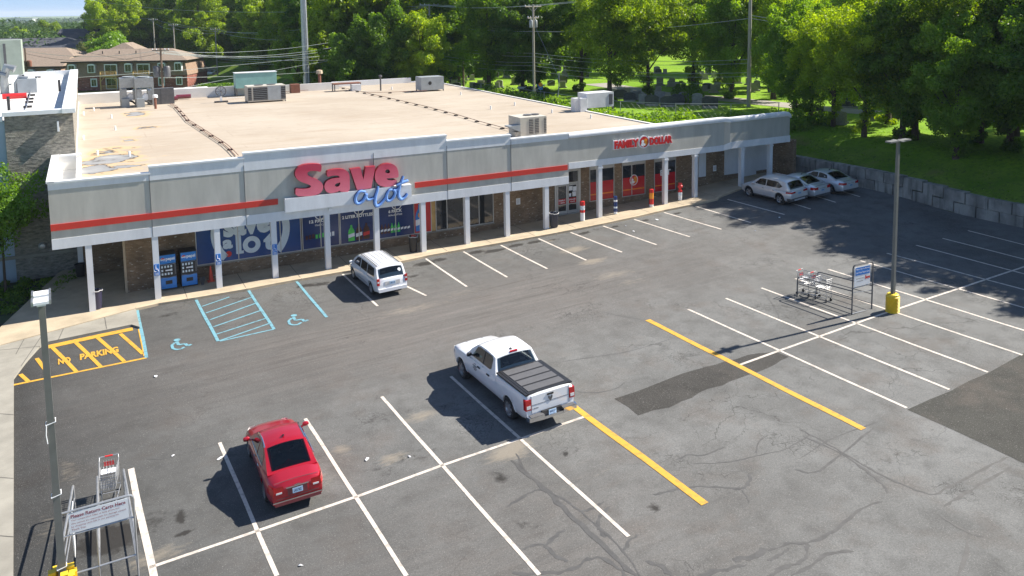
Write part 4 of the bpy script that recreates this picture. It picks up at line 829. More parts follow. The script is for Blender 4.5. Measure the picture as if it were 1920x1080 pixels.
# ================================================================ VEHICLES (local: +x forward, z up)
M['p_glass']=pm('car_glass',(.012,.014,.016),.04,.2,1.2,spec=1.0,coat=1.0); M['p_glassblue']=pm('tinted_car_glass',(.015,.03,.055),.05,.2,1.5,spec=1.0,coat=1.0)
M['p_seam']=pm('panel_gap',(.06,.06,.065),.6,.1,5); M['plastic_grey']=pm('grey_bumper_plastic',(.10,.10,.105),.6,.1,4)
class Car:
    def __init__(s,name,label,cat,group,loc,rz,**k):
        s.__dict__.update(k); s.root=empty(name,loc,rz,label,cat,group); s.sc=1
        s.fx,s.rx=s.wx   # wheel x positions
    def hw(s,x):
        L=s.L/2; x0=L-.75
        if x>x0: return s.W/2*(1-s.tf*((x-x0)/.75)**2.2)
        if x<-x0: return s.W/2*(1-s.tr*((-x-x0)/.75)**2.4)
        return s.W/2
    def zt(s,x): return float(np.interp(x,[p[0] for p in s.top],[p[1] for p in s.top]))
    def zb(s,x):
        z=s.sill
        if abs(x)>s.L/2-.5: z=s.sill+.10*((abs(x)-(s.L/2-.5))/.5)
        for wx in (s.fx,s.rx):
            R=s.wr+.075
            if abs(x-wx)<R: z=max(z,s.wr+math.sqrt(max(0,R*R-(x-wx)**2)))
        return z
    def section(s,x):
        w=s.hw(x); zt=s.zt(x); cr=.05+(.09 if abs(x)>s.L*.2 and not s.boxy else .02); zs=zt-cr; zb=s.zb(x); h=zs-s.sill
        e=max(0,(abs(x)-(s.L/2-.22))/.22)  # round the very end
        zs-=.05*e*e; 
        P=[(w*.90,zb),(w*.965,max(zb+.01,s.sill+.16*h)),(w,max(zb+.02,s.sill+.42*h)),(w,max(zb+.03,s.sill+.70*h)),(w*.985,max(zb+.04,s.sill+.88*h)),(w*.95,zs),(w*.86,zs+(zt-zs)*.62),(w*.5,zs+(zt-zs)*.93),(0,zt)]
        return P
    def ys(s,x,z):
        P=s.section(x)[:6]; return float(np.interp(z,[p[1] for p in P],[p[0] for p in P]))
    def body(s,mat):
        xs=set(np.linspace(-s.L/2+.06,s.L/2-.06,31)); xs|={-s.L/2,s.L/2,-s.L/2+.02,s.L/2-.02}
        for wx in (s.fx,s.rx):
            for a in np.linspace(0,math.pi,13): xs.add(wx+(s.wr+.0749)*math.cos(a))
            xs|={wx-s.wr-.08,wx+s.wr+.08}
        for p in s.top: xs.add(p[0])
        xs=sorted(xs); mb=MB(); k=17
        for x in xs:
            P=s.section(x); ring=[(x,y,z) for y,z in P]+[(x,-y,z) for y,z in P[:-1][::-1]]
            mb.v+=ring
        for i in range(len(xs)-1):
            for j in range(k-1): mb.f.append((i*k+j,(i+1)*k+j,(i+1)*k+j+1,i*k+j+1)); mb.m.append(0)
        for e in (0,len(xs)-1): mb.f.append(tuple(e*k+j for j in range(k))); mb.m.append(0)
        s.bd=mb.build('body',mat,s.root,smooth=True,ang=42)
        mb=MB(); w=s.W/2-.24; mb.box(-s.L/2+.15,-w,s.sill+.02,s.L/2-.15,w,.60); mb.build('underbody',M['dark'],s.root)
        s.mat=mat
    # cabin: cowl x, roof front x, roof rear x, rear base x
    def ct(s,x):
        a,b,c,d=s.cab; zb0=s.zt(a)-.02; zb1=s.zt(d)-.02
        pts=[(a,zb0),(a+(b-a)*.5,zb0+(s.H-zb0)*.58),(b,s.H-.05),(b-.25,s.H-.012),((b+c)/2,s.H),(c+.15,s.H-.03),(c,s.H-.06),(c+(d-c)*.5,zb1+(s.H-.06-zb1)*(.56 if s.fast else .52)),(d,zb1)]
        return float(np.interp(-x,[-p[0] for p in pts],[p[1] for p in pts]))
    def cw(s,x,z): # half width of cabin at height z
        belt=s.belt; wb=min(s.hw(x),s.W/2)*.945; t=max(0,(z-belt)/(s.H-belt)); return wb-(wb-s.wroof)*t-(.05*max(0,(s.cab[2]-x)/max(.1,s.cab[2]-s.cab[3])) if s.fast else 0)
    def cabin(s):
        a,b,c,d=s.cab; xs=sorted(set(list(np.linspace(d,c,7))+list(np.linspace(c,b,9))+list(np.linspace(b,a,7))+[b-.25,c+.15,d+.10,c-.03,b+.03,a-.09]))
        mb=MB(); fr=[0,.5,1]
        for x in xs:
            zt=s.ct(x); cr=min(.07,(zt-s.belt)*.3) if zt>s.belt else .0; ze=zt-cr; R=[]
            for t in fr:
                z=s.belt-.05+(ze-s.belt+.05)*t; R.append((s.cw(x,z),z))
            we=R[-1][0]
            for q in (.93,.75,.45,0): R.append((we*q,ze+cr*(1-q*q)))
            mb.v+=[(x,y,z) for y,z in R]+[(x,-y,z) for y,z in R[:-1][::-1]]
        k=13
        for i in range(len(xs)-1):
            xm=(xs[i]+xs[i+1])/2
            for j in range(k-1):
                if j in (4,5,6,7) and ((xs[i]>d+.09 and xs[i+1]<c-.02) or (xs[i]>b+.02 and xs[i+1]<a-.08)): continue
                mb.f.append((i*k+j,(i+1)*k+j,(i+1)*k+j+1,i*k+j+1)); mb.m.append(0)
        q=MB(); wI=s.W/2-.26; zf=max(s.zt((b+c)/2),s.belt)+.005; q.box(d+.12,-wI,zf-.04,a-.12,wI,zf+.012); it=q.build('interior_tray',M['trim'],s.root)
        for xx in (b-.55,c+.15):
            for sg in (1,-1):
                q=MB(); q.hexa([(xx-.10,sg*.36-.24,zf),(xx+.08,sg*.36-.24,zf),(xx+.08,sg*.36+.24,zf),(xx-.10,sg*.36+.24,zf),(xx-.16,sg*.36-.19,zf+.14),(xx-.04,sg*.36-.19,zf+.14),(xx-.04,sg*.36+.19,zf+.14),(xx-.16,sg*.36+.19,zf+.14)]); q.box(xx-.16,sg*.36-.11,zf+.15,xx-.07,sg*.36+.11,zf+.27); q.build('seat',M['seat'],it)
        mb.build('cabin_roof',s.mat,s.root,smooth=True,ang=50)
    def sp(s,x,f,e=.008):
        zt=s.ct(x); cr=min(.07,(zt-s.belt)*.3) if zt>s.belt else 0; ze=zt-cr; we=s.cw(x,ze); dx=.01; sl=(s.ct(x+dx)-s.ct(x-dx))/(2*dx); n=math.hypot(1,sl)
        return (x-sl/n*e,we*f,ze+cr*(1-f*f)+e/n)
    def glassband(s,name,x0,x1,f0,f1,mat,n=5,m_=5):
        mb=MB()
        for i in range(n+1):
            x=x0+(x1-x0)*i/n; ff=f0+(f1-f0)*i/n
            for j in range(m_+1): mb.v.append(s.sp(x,-ff+2*ff*j/m_))
        for i in range(n):
            for j in range(m_): a=i*(m_+1)+j; mb.f.append((a,a+1,a+m_+2,a+m_+1)); mb.m.append(0)
        return mb.build(name,mat,s.root,smooth=True)
    def side(s,name,poly,mat,e=.007,thick=0):
        for sg in (1,-1):
            mb=MB(); mb.add([(x,sg*(s.cw(x,z)+e),z) for x,z in poly],[tuple(range(len(poly)))]); s.last=mb.build(name,mat,s.root)
    def wrap(s,name,mat,x0,z0,z1,yin,rear=True,e=.012,sides=(1,-1),parent=None,dz=0):
        L=s.L/2; sg=-1 if rear else 1; out=None
        for sd in sides:
            mb=MB(); zs=np.linspace(z0,z1,4); path=list(np.linspace(x0,sg*L,7)); m_=0; rows=[]
            for i,z in enumerate(zs):
                row=[(x+(sg*e if x==path[-1] else 0),sd*(s.ys(x,z)+e),z) for x in path]; y1=s.ys(sg*L,z)
                row+=[(sg*(L+e),sd*y,z) for y in np.linspace(y1,yin,3)[1:]]; rows.append(row)
            k=len(rows[0]); mb.v=[q for r in rows for q in r]
            for i in range(3):
                for j in range(k-1): a=i*k+j; mb.f.append((a,a+1,a+k+1,a+k)); mb.m.append(0)
            out=mb.build(name,mat,parent or s.root,smooth=True)
        return out
    def sline(s,name,pts,mat,w=.012,e=.004):
        for sg in (1,-1):
            mb=MB(); mb.tube([(x,sg*(s.ys(x,z)+e),z) for x,z in pts],w/2,4); mb.build(name,mat,s.bd)
    def wheels(s,spokes=5,wd=.23,rimc='alloy'):
        proto=None
        for wx in (s.fx,s.rx):
            for sg in (1,-1):
                r=s.wr; y=sg*(s.W/2-.02-wd/2)
                if proto is None:
                    mb=MB(); mb.lathe([(r*.62,-wd/2),(r*.93,-wd/2),(r,-wd/2+.04),(r,wd/2-.04),(r*.93,wd/2),(r*.62,wd/2)],(0,0,0),26,ax='y'); mb.lathe([(0,.02),(r*.66,.02)],(0,0,0),20,ax='y'); t=mb.build('wheel',M['tyre'],s.root,smooth=True)
                    mb=MB(); mb.lathe([(r*.60,wd/2-.05),(r*.69,wd/2-.005),(r*.72,wd/2+.004),(r*.69,wd/2-.04),(r*.60,wd/2-.07)],(0,0,0),26,ax='y'); mb.lathe([(0,wd/2-.01),(r*.16,wd/2-.015),(r*.18,wd/2-.06)],(0,0,0),12,ax='y')
                    for q in range(spokes):
                        a=2*math.pi*q/spokes+.3; mb.bar((r*.1*math.cos(a),wd/2-.035,r*.1*math.sin(a)),(r*.66*math.cos(a),wd/2-.03,r*.66*math.sin(a)),.095 if spokes<7 else .05,.035,up=(0,1,0))
                    rm=mb.build('rim',M[rimc],t,smooth=True); proto=(t,rm); w_=t
                else:
                    w_=proto[0].copy(); col.objects.link(w_); q=proto[1].copy(); col.objects.link(q); q.parent=w_
                w_.location=(wx,y,s.wr); w_.rotation_euler=(0,.4*wx,0 if sg>0 else math.pi)
    def mirrors(s,x,z,mat):
        for sg in (1,-1):
            mb=MB(); y=sg*(s.cw(x,z)+.02); mb.bar((x,y,z-.03),(x+.02,y+sg*.09,z),.05,.05); 
            c=(x+.03,y+sg*.17,z+.03); vs=[]; mb.lathe([(0,-.11),(.05,-.10),(.075,-.04),(.08,.04),(.06,.10),(0,.12)],(0,0,0),10,ax='y'); 
            for i in range(len(mb.v)-60,len(mb.v)): a,b_,d=mb.v[i]; mb.v[i]=(c[0]+a*.8,c[1]+b_*.95,c[2]+d)
            mb.build('mirror',mat,s.root,smooth=True)
    def plate(s,z,txt='A4827',w=.31,dy=0,out=.02):
        x=-s.L/2-out; mb=MB(); mb.box(x-.012,dy-w/2,z-.08,x,dy+w/2,z+.08); p=mb.build('number_plate',M['plate'],s.root)
        mb=MB(); text_on(mb,txt,(x-.015,dy+w*.36,z-.045),(0,-w*.72,0),(0,0,.09),offset=.02); mb.build('plate_lettering',M['navy'],p)
def heading(p,q): return math.atan2(q[1]-p[1],q[0]-p[0])
def carpos(x,y,rz,L=4):
    c,s_=math.cos(rz),math.sin(rz); z=H(x,y); zf=H(x+c*1.5,y+s_*1.5); zr=H(x-c*1.5,y-s_*1.5); zl=H(x-s_*.8,y+c*.8); zk=H(x+s_*.8,y-c*.8)
    return (x,y,z+.012),(math.atan2(zl-zk,1.6),-math.atan2(zf-zr,3.0),rz)
def setpose(c,x,y,rz):
    l,e=carpos(x,y,rz); c.root.location=l; c.root.rotation_mode='XYZ'; c.root.rotation_euler=e
SEDTOP=lambda L:[(-L/2,.86),(-L/2+.08,.98),(-L/2+.75,1.04),(-L/2+1.1,1.02),(L/2-1.75,.98),(L/2-1.3,.93),(L/2-.5,.80),(L/2-.12,.68),(L/2,.60)]
# ---- red sedan
def sedan(name,label,grp,x,y,rz,L=4.75,W=1.82,H_=1.47,mat='p_red',simple=False,glass='p_glass',chrome=True,light_z=(.66,.90),txt='L4X 902'):
    c=Car(name,label,'car',grp,(0,0,0),0,L=L,W=W,H=H_,wx=(L/2-.93,-L/2+1.02),wr=.325,sill=.24,tf=.24,tr=.15,top=SEDTOP(L),boxy=False,belt=.98,wroof=W*.345,cab=(L/2-1.35,L/2-2.15,-L/2+1.55,-L/2+.62),fast=True)
    setpose(c,x,y,rz); c.body(M[mat]); c.cabin(); c.wheels(5)
    a,b_,cc,d=c.cab
    c.glassband('windscreen',a-.06,b_+.03,.90,.90,M['clearglass']); c.glassband('rear_window',d+.10,cc-.02,.80,.88,M['clearglass'])
    z0=c.belt+.04; z1=c.H-.13
    c.side('side_window',[(a-.38,z0),(b_-.08,z1-.02),(b_-.45,z1+.01),((b_+cc)/2+.04,z1+.01),((b_+cc)/2+.04,z0)],M[glass])
    c.side('side_window',[((b_+cc)/2-.03,z0),((b_+cc)/2-.03,z1+.01),(cc+.25,z1),(cc-.12,z0+.24),(cc-.22,z0+.03)],M[glass])
    if chrome:
        for sg in (1,-1):
            mb=MB(); mb.tube([(x_,sg*(c.cw(x_,z_)+.012),z_) for x_,z_ in ((a-.36,z0-.015),((b_+cc)/2,z0-.015),(cc-.25,z0))],.022,5); mb.build('window_trim',M['chrome'],c.root)
            mb=MB(); mb.tube([c.sp(x_,sg*.985,.006) for x_ in np.linspace(b_-.05,cc+.03,8)],.026,5); mb.build('roof_trim',M['chrome'] if mat=='p_red' else M['dark'],c.root)
    tl=c.wrap('tail_light',M['redlens'],-L/2+.32,light_z[0],light_z[1],W*.24)
    c.wrap('headlight',M['clearlens'],L/2-.42,.50,.60,W*.27,rear=False)
    mb=MB(); mb.box(-L/2-.03,-.34,.80,-L/2-.005,.34,.835) if chrome else mb.box(-L/2-.02,-.3,.80,-L/2-.005,.3,.82); mb.build('trunk_strip',M['chrome'],c.root)
    mb=MB(); mb.box(-L/2-.022,-W*.40,.30,-L/2-.004,W*.40,.40); mb.build('lower_bumper',M['plastic_grey'] if mat!='p_red' else M['p_maroon'],c.root)
    if mat=='p_red':
        c.wrap('bumper_trim',M['chrome'],-L/2+.30,.405,.44,0.0,e=.016)
        for sg in (1,-1): mb=MB(); y0,y1=sorted((sg*W*.27,sg*W*.37)); mb.box(-L/2-.022,y0,.68,-L/2-.013,y1,.73); mb.build('reversing_lens',M['clearlens'],c.root)
        mb=MB(); mb.box(-L/2-.012,-.30,.56,-L/2-.004,.30,.79); mb.build('plate_recess',M['p_maroon'],c.root)  # flat darker red panel stands in for the shade of the plate recess
        mb=MB(); mb.box(-L/2-.010,-W*.37,.505,-L/2-.003,W*.37,.52); mb.build('bumper_crease_shade',M['p_seam'],c.root)  # dark line painted as the shade of the bumper crease
        mb=MB(); mb.box(-L/2-.036,-.06,.845,-L/2-.006,.06,.875); mb.box(-L/2-.036,-.1,.853,-L/2-.006,.1,.867); mb.build('trunk_badge',M['chrome'],c.root)
    c.plate(.68,txt); c.mirrors(a-.42,z0+.03,M[mat])
    c.sline('seam',[(a-.25,.36),(a-.30,.94)],M['p_seam']); c.sline('seam',[((b_+cc)/2,.33),((b_+cc)/2,.95)],M['p_seam']); c.sline('seam',[(cc-.02,.75),(cc-.1,.96)],M['p_seam'])
    mb=MB(); mb.tube([(-L/2+.09,-W*.38,c.zt(-L/2+.09)+.0),(-L/2+.12,0,c.zt(-L/2+.12)+.006),(-L/2+.09,W*.38,c.zt(-L/2+.09)+.0)],.008,4); mb.build('trunk_seam',M['p_seam'],c.bd)
    for xx in ((b_+cc)/2+.12,cc+.05):
        for sg in (1,-1):
            mb=MB(); mb.bar((xx,sg*(c.ys(xx,.86)+.02),.86),(xx+.17,sg*(c.ys(xx+.17,.86)+.02),.86),.025,.03); mb.build('door_handle',M['chrome'] if chrome else M[mat],c.root)
    mb=MB(); mb.bar(c.sp(cc+.35,0,.0),tuple(np.array(c.sp(cc+.28,0,.0))+np.array((-.06,0,.07))),.035,.05); mb.build('antenna',M['dark'],c.root)
    return c
redx,redy=-4.55,-18.30
red=sedan('red_sedan','red sedan parked nose away between white stall lines, chrome strip across its boot',None,redx,redy,R_(90-2.5),L=4.85,W=1.74,H_=1.53,mat='p_red',glass='p_glass')
# headrests / parcel shelf seen through the rear screen are skipped: the glass is dark
# ---- white pickup
def pickup():
    L,W=6.30,2.04
    c=Car('pickup_truck','white crew pickup truck with grey folding bed cover and chrome step bumper','pickup truck',None,(0,0,0),0,L=L,W=W,H=1.93,wx=(L/2-1.05,-L/2+1.32),wr=.40,sill=.42,tf=.20,tr=.03,boxy=True,belt=1.27,wroof=W*.37,fast=False,
      top=[(-L/2,1.33),(-L/2+.03,1.40),(-.92,1.36),(-.88,1.29),(1.05,1.25),(1.45,1.24),(2.3,1.22),(2.9,1.12),(3.05,1.00),(L/2,.92)],cab=(1.62,.86,-.58,-.87))
    setpose(c,4.36,-17.66,R_(90)); c.body(M['p_white']); c.cabin(); c.wheels(6,.27)
    c.glassband('windscreen',1.56,.90,.90,.90,M['clearglass']); c.glassband('rear_window',-.845,-.60,.88,.90,M['clearglass'])
    z0=1.32;z1=1.80
    c.side('side_window',[(1.12,z0),(.82,z1-.05),(.62,z1),(.22,z1),(.22,z0)],M['p_glass']); c.side('side_window',[(.12,z0),(.12,z1),(-.35,z1),(-.47,z1-.08),(-.47,z0+.05),(-.38,z0)],M['p_glass'])
    c.side('window_post',[(.22,z0),(.22,z1),(.12,z1),(.12,z0)],M['dark'])
    # bed cover
    mb=MB(); mb.box(-L/2+.06,-.86,1.375,-.93,.86,1.425); bc=mb.build('bed_cover',M['dark'],c.root)
    xs=np.linspace(-L/2+.16,-1.0,5)
    for i in range(4):
        mb=MB(); mb.box(xs[i]+.045,-.76,1.425,xs[i+1]-.045,.76,1.442); mb.build('cover_panel',M['plastic_grey'],bc)
    for sg in (1,-1):
        mb=MB(); mb.box(-L/2+.05,sg*.90-.07,1.36,-.93,sg*.90+.07,1.415); mb.build('bed_rail',M['dark'],c.root)
    # rear
    x=-L/2
    for sg in (1,-1):
        y0,y1=sorted((sg*.80,sg*(W/2+.0)))
        mb=MB(); mb.box(x-.025,y0,.85,x+.14,y1+.004*sg if sg>0 else y1,1.24); tl=mb.build('tail_light',M['redlens'],c.root)
        mb=MB(); mb.box(x-.03,y0+.02,.90,x-.024,y1-.04,1.02); mb.build('reversing_lens',M['clearlens'],tl)
    mb=MB(); mb.box(x-.012,-.78,.72,x+.02,.78,1.34); tg=mb.build('tailgate',M['p_white'],c.root)
    mb=MB(); mb.box(x-.02,-.77,1.00,x-.012,.77,1.01); mb.box(x-.02,-.785,.72,x-.01,-.775,1.34); mb.box(x-.02,.775,.72,x-.01,.785,1.34); mb.build('tailgate_crease',M['p_seam'],tg)
    mb=MB(); mb.box(x-.035,-.13,1.22,x-.012,.13,1.28); mb.build('tailgate_handle',M['dark'],tg)
    mb=MB(); pts=[(0,-.11),(.055,-.03),(.09,.03),(.095,.09),(.05,.10),(.02,.05),(-.02,.05),(-.05,.10),(-.095,.09),(-.09,.03),(-.055,-.03)]; mb.prism([(a*.95,1.08+b_*.95) for a,b_ in pts],.02,axis='x',o=x-.03); mb.build('emblem',M['darkmetal'],tg)
    mb=MB(); text_on(mb,'BIG HORN' if 0 else '1500',(x-.016,.74,.84),(0,-.24,0),(0,0,.05),offset=.03); mb.build('badge_lettering',M['darkmetal'],tg)
    # chrome step bumper
    mb=MB()
    mb.hexa([(x-.20,-.98,.50),(x-.02,-1.02,.50),(x-.02,-.42,.50),(x-.26,-.40,.50),(x-.20,-.98,.66),(x-.02,-1.02,.66),(x-.02,-.42,.66),(x-.26,-.40,.68)])
    mb.hexa([(x-.26,.40,.50),(x-.02,.42,.50),(x-.02,1.02,.50),(x-.20,.98,.50),(x-.26,.40,.68),(x-.02,.42,.66),(x-.02,1.02,.66),(x-.20,.98,.66)])
    mb.box(x-.22,-.42,.48,x-.10,.42,.58); bp_=mb.build('step_bumper',M['chrome'],c.root)
    for sg in (1,-1):
        mb=MB(); y0,y1=sorted((sg*.40,sg*.92)); mb.box(x-.24,y0,.668,x-.04,y1,.684); mb.build('bumper_tread',M['plastic_grey'],bp_)
    mb=MB(); mb.box(x-.12,-.40,.58,x-.0,.40,.72); mb.build('bumper_recess',M['dark'],c.root)
    c.plate(.64,'8W4 217',dy=.0,out=.13)
    c.wrap('headlight',M['clearlens'],L/2-.35,.82,.96,.62,rear=False)
    mb=MB(); mb.box(L/2,-.55,.62,L/2+.02,.55,.93); mb.build('grille',M['darkmetal'],c.root)
    c.mirrors(1.02,1.40,M['dark'])
    for sg in (1,-1):
        mb=MB()
        for wx in c.wx:
            mb.tube([(wx+(c.wr+.085)*math.cos(a),sg*(c.ys(wx+(c.wr+.085)*math.cos(a),c.wr+(c.wr+.085)*max(.05,math.sin(a)))+.004),c.wr+(c.wr+.085)*math.sin(a)) for a in np.linspace(.12,math.pi-.12,13)],.022,5)
        mb.build('wheel_arch_trim',M['p_white'],c.root,smooth=True)
        for xx in (.35,-.42):
            mb=MB(); mb.bar((xx,sg*(W/2+.015),1.10),(xx+.2,sg*(W/2+.015),1.10),.03,.045); mb.build('door_handle',M['dark'],c.root)
    for xx in (1.28,.17,-.68,-.90): c.sline('seam',[(xx,.47),(xx,1.24)],M['p_seam'],.014)
    mb=MB(); mb.box(-.60,-.16,1.865,-.52,.16,1.915); tl=mb.build('high_brake_light',M['redlens'],c.root)
    mb=MB(); mb.lathe([(0,.05),(.03,.045),(.06,.02),(.07,0)],(-.38,.02,1.905),10); mb.build('roof_antenna',M['darkmetal'],c.root,smooth=True)
    mb=MB(); yy=W/2+.004
    text_on(mb,'SERVICES',(1.02,yy,.98),(-.40,0,0),(0,0,.05),offset=.03) if 0 else None
    for k,(a,b_) in enumerate(((.98,.60),(.92,.66),(.96,.62),(.88,.70))): mb.box(b_,yy-.001,1.02-.055*k,a,yy+.002,1.045-.055*k)
    mb.tube([(.86,yy,1.10),(.78,yy,1.13),(.70,yy,1.10)],.008,4); mb.build('door_lettering',M['p_seam'],c.root)
    mb=MB(); mb.tube([(x_,sg_*.30,c.zt(x_)+.002) for x_,sg_ in ((1.7,1),(2.9,1.2))],.012,4); mb.tube([(x_,-sg_*.30,c.zt(x_)+.002) for x_,sg_ in ((1.7,1),(2.9,1.2))],.012,4); mb.build('hood_crease',M['p_seam'],c.bd)
    return c
pickup()
# ---- white minivan
def minivan():
    L,W=4.80,1.82
    c=Car('minivan','white minivan with roof rails parked nose-in at the kerb','minivan',None,(0,0,0),0,L=L,W=W,H=1.66,wx=(L/2-.93,-L/2+.93),wr=.33,sill=.25,tf=.26,tr=.10,boxy=False,belt=1.0,wroof=W*.39,fast=False,
      top=[(-L/2,.98),(-L/2+.04,1.04),(0,1.03),(1.35,1.02),(1.6,.98),(2.1,.84),(2.3,.74),(L/2,.64)],cab=(1.72,.85,-2.08,-2.34))
    setpose(c,4.58,-2.30,R_(90)); c.body(M['p_white']); c.cabin(); c.wheels(6)
    c.glassband('windscreen',1.64,.90,.90,.90,M['clearglass']); c.glassband('rear_window',-2.325,-2.11,.86,.88,M['clearglass'])
    z0=1.05;z1=1.51
    c.side('side_window',[(1.28,z0),(.80,z1-.06),(.5,z1),(.22,z1),(.22,z0)],M['p_glassblue']); c.side('side_window',[(.13,z0),(.13,z1),(-.82,z1),(-.82,z0)],M['p_glass']); c.side('side_window',[(-.90,z0),(-.90,z1),(-1.82,z1-.02),(-1.95,z0+.02)],M['p_glass'])
    for sg in (1,-1):
        mb=MB(); mb.tube([c.sp(x_,sg*.86,.035) for x_ in np.linspace(.55,-1.95,9)],.02,5); mb.build('roof_rail',M['dark'],c.root)
        mb=MB(); y=sg*(W/2-.09); x=-L/2; y0,y1=sorted((sg*.70,sg*.845)); mb.box(x-.015,y0,.70,x+.05,y1,1.06); tl=mb.build('tail_light',M['redlens'],c.root); mb=MB(); mb.box(x-.02,y0+.02,.84,x-.014,y1-.02,.92); mb.build('reversing_lens',M['clearlens'],tl)
    for k in range(5):
        mb=MB(); y=-.5+.25*k; mb.tube([(x_,y*c.cw(x_,c.H)/.72,c.sp(x_,y/.72*.9,.0)[2]+.003) for x_ in np.linspace(.6,-1.95,7)],.010,4); mb.build('roof_rib',M['p_white'],c.bd)
    c.wrap('headlight',M['clearlens'],L/2-.4,.58,.74,.5,rear=False)
    mb=MB(); mb.box(-L/2-.06,-.78,.33,-L/2+.02,.78,.50); mb.build('rear_bumper',M['p_white'],c.root)
    mb=MB(); mb.box(-L/2-.012,-.42,.66,-L/2-.002,.42,.86); mb.build('plate_recess',M['p_pale'],c.root)
    c.plate(.76,'A9K 118'); c.mirrors(1.2,z0+.04,M['p_white'])
    mb=MB(); disc_=[(0.,0.)]; p=c.sp(-2.2,-.62,.012); mb.add([(p[0]+.07*math.sin(t)*.5-.0,p[1]+.09*math.cos(t),p[2]+.09*math.sin(t)) for t in np.linspace(0,2*math.pi,12,endpoint=False)],[tuple(range(12))]); mb.build('window_sticker',M['whiteprint'],c.root)
    for xx in (1.25,.17,-.86): c.sline('seam',[(xx,.36),(xx,1.0)],M['p_seam'])
    c.sline('slide_rail',[(-.9,.92),(-1.9,.92)],M['p_seam'],.016)
    for xx in (.30,-.70):
        for sg in (1,-1): mb=MB(); mb.bar((xx,sg*(W/2+.012),.88),(xx+.17,sg*(W/2+.012),.88),.025,.03); mb.build('door_handle',M['p_white'],c.root)
    for z in (.46,.52): c.sline('lower_moulding',[(1.0,z),(-1.0,z)],M['p_seam'],.012)
minivan()
# ---- champagne SUV and two silver sedans by the retaining wall
def suv():
    L,W=4.75,1.88
    c=Car('estate_suv','pale silver crossover with roof rails, leftmost of three cars by the retaining wall','suv',None,(0,0,0),0,L=L,W=W,H=1.68,wx=(L/2-.93,-L/2+.95),wr=.37,sill=.28,tf=.24,tr=.14,boxy=False,belt=1.06,wroof=W*.355,fast=True,
      top=[(-L/2,.98),(-L/2+.06,1.06),(-.6,1.08),(.9,1.06),(1.2,1.04),(1.9,.94),(2.25,.82),(L/2,.7)],cab=(1.25,.50,-1.85,-2.25))
    setpose(c,33.82,-3.35,R_(90)); c.body(M['p_pale']); c.cabin(); c.wheels(5)
    c.glassband('windscreen',1.18,.54,.90,.90,M['clearglass']); c.glassband('rear_window',-2.2,-1.9,.84,.88,M['clearglass'])
    z0=1.11;z1=1.53
    c.side('side_window',[(.85,z0),(.45,z1-.06),(.2,z1),(-.15,z1),(-.15,z0)],M['p_glass']); c.side('side_window',[(-.22,z0),(-.22,z1),(-1.2,z1-.01),(-1.65,z0+.16),(-1.4,z0+.03)],M['p_glass'])
    for sg in (1,-1):
        mb=MB(); mb.tube([c.sp(x_,sg*.90,.04) for x_ in np.linspace(.3,-1.7,8)],.018,5); mb.build('roof_rail',M['p_silver'],c.root)
    c.wrap('tail_light',M['redlens'],-L/2+.38,.86,.98,W*.2); c.wrap('headlight',M['clearlens'],L/2-.5,.62,.76,.5,rear=False)
    c.wrap('lower_cladding',M['plastic_grey'],-L/2+.3,.32,.52,0.0); mb=MB(); mb.box(-L/2-.03,-.5,.34,-L/2-.012,.5,.44); mb.build('skid_plate',M['p_silver'],c.root)
    c.sline('sill_cladding',[(.95,.34),(-.9,.34)],M['plastic_grey'],.10)
    c.plate(.82,'C27 E5'); c.mirrors(.78,z0+.04,M['p_pale'])
    for xx in (.9,-.18,-1.15): c.sline('seam',[(xx,.40),(xx,1.03)],M['p_seam'])
    for xx in (-.05,-1.0):
        for sg in (1,-1): mb=MB(); mb.bar((xx,sg*(W/2+.012),.92),(xx+.17,sg*(W/2+.012),.92),.025,.03); mb.build('door_handle',M['chrome'],c.root)
suv()
sedan('silver_sedan','silver sedan between the crossover and the other silver sedan',None,35.95,-3.45,R_(90),L=4.8,W=1.82,H_=1.47,mat='p_silver',chrome=False,light_z=(.74,.92),txt='D51 K2')
sedan('silver_sedan','silver sedan closest to the grey block retaining wall',None,38.40,-3.75,R_(90),L=4.9,W=1.86,H_=1.47,mat='p_silver',chrome=False,light_z=(.74,.90),txt='F83 M6')

# ================================================================ LOT FURNITURE
# light poles
def lamp_pole(label,base,toph,w0,baseh,kind):
    r=empty('lot_light_pole',base,0,label,'light pole','square steel light poles in the lot')
    mb=MB(); b=w0/2; t=b*.8; z0=-.1; mb.hexa([(-b,-b,z0),(b,-b,z0),(b,b,z0),(-b,b,z0),(-t,-t,toph),(t,-t,toph),(t,t,toph),(-t,t,toph)]); mb.build('pole',M['polegrey'],r)
    return r
p0=G(121,1126); p1=G(1673,584)
LH=Yp(86,560,p0[1])[2]-p0[2]
r=lamp_pole('tall grey light pole with zip ties and twin lamp heads, beside the near trolley bay',tuple(p0),LH,.185,1,0)
for dx in (-1,1):
    mb=MB(); c0=.30*dx; mb.box(-.17,c0-.20,LH+.01,.17,c0+.20,LH+.08); h=mb.build('lamp_head',M['whiteprint'],r)
    mb=MB()
    for k in range(9): y=c0-.19+.047*k; mb.box(-.22,y,LH-.01,-.172,y+.02,LH+.11); mb.box(.172,y,LH-.01,.22,y+.02,LH+.11)
    mb.build('cooling_fins',M['galv'],h)
mb=MB(); mb.box(-.10,-.40,LH-.06,.10,.40,LH); mb.build('bracket',M['whiteprint'],r)
for z in (.95,LH*.36,LH*.60):
    mb=MB(); w_=.11; mb.tube([(-w_,-w_,z),(w_,-w_,z+.05),(w_,w_,z+.06),(-w_,w_,z)],.014,5,closed=True); mb.build('cable_tie',M['whiteprint'],r)
mb=MB(); mb.tube([(-.10,-.11,LH*.6),(-.12,-.12,LH*.57),(-.10,-.11,LH*.54)],.012,5); mb.build('dangling_cord',M['whiteprint'],r)
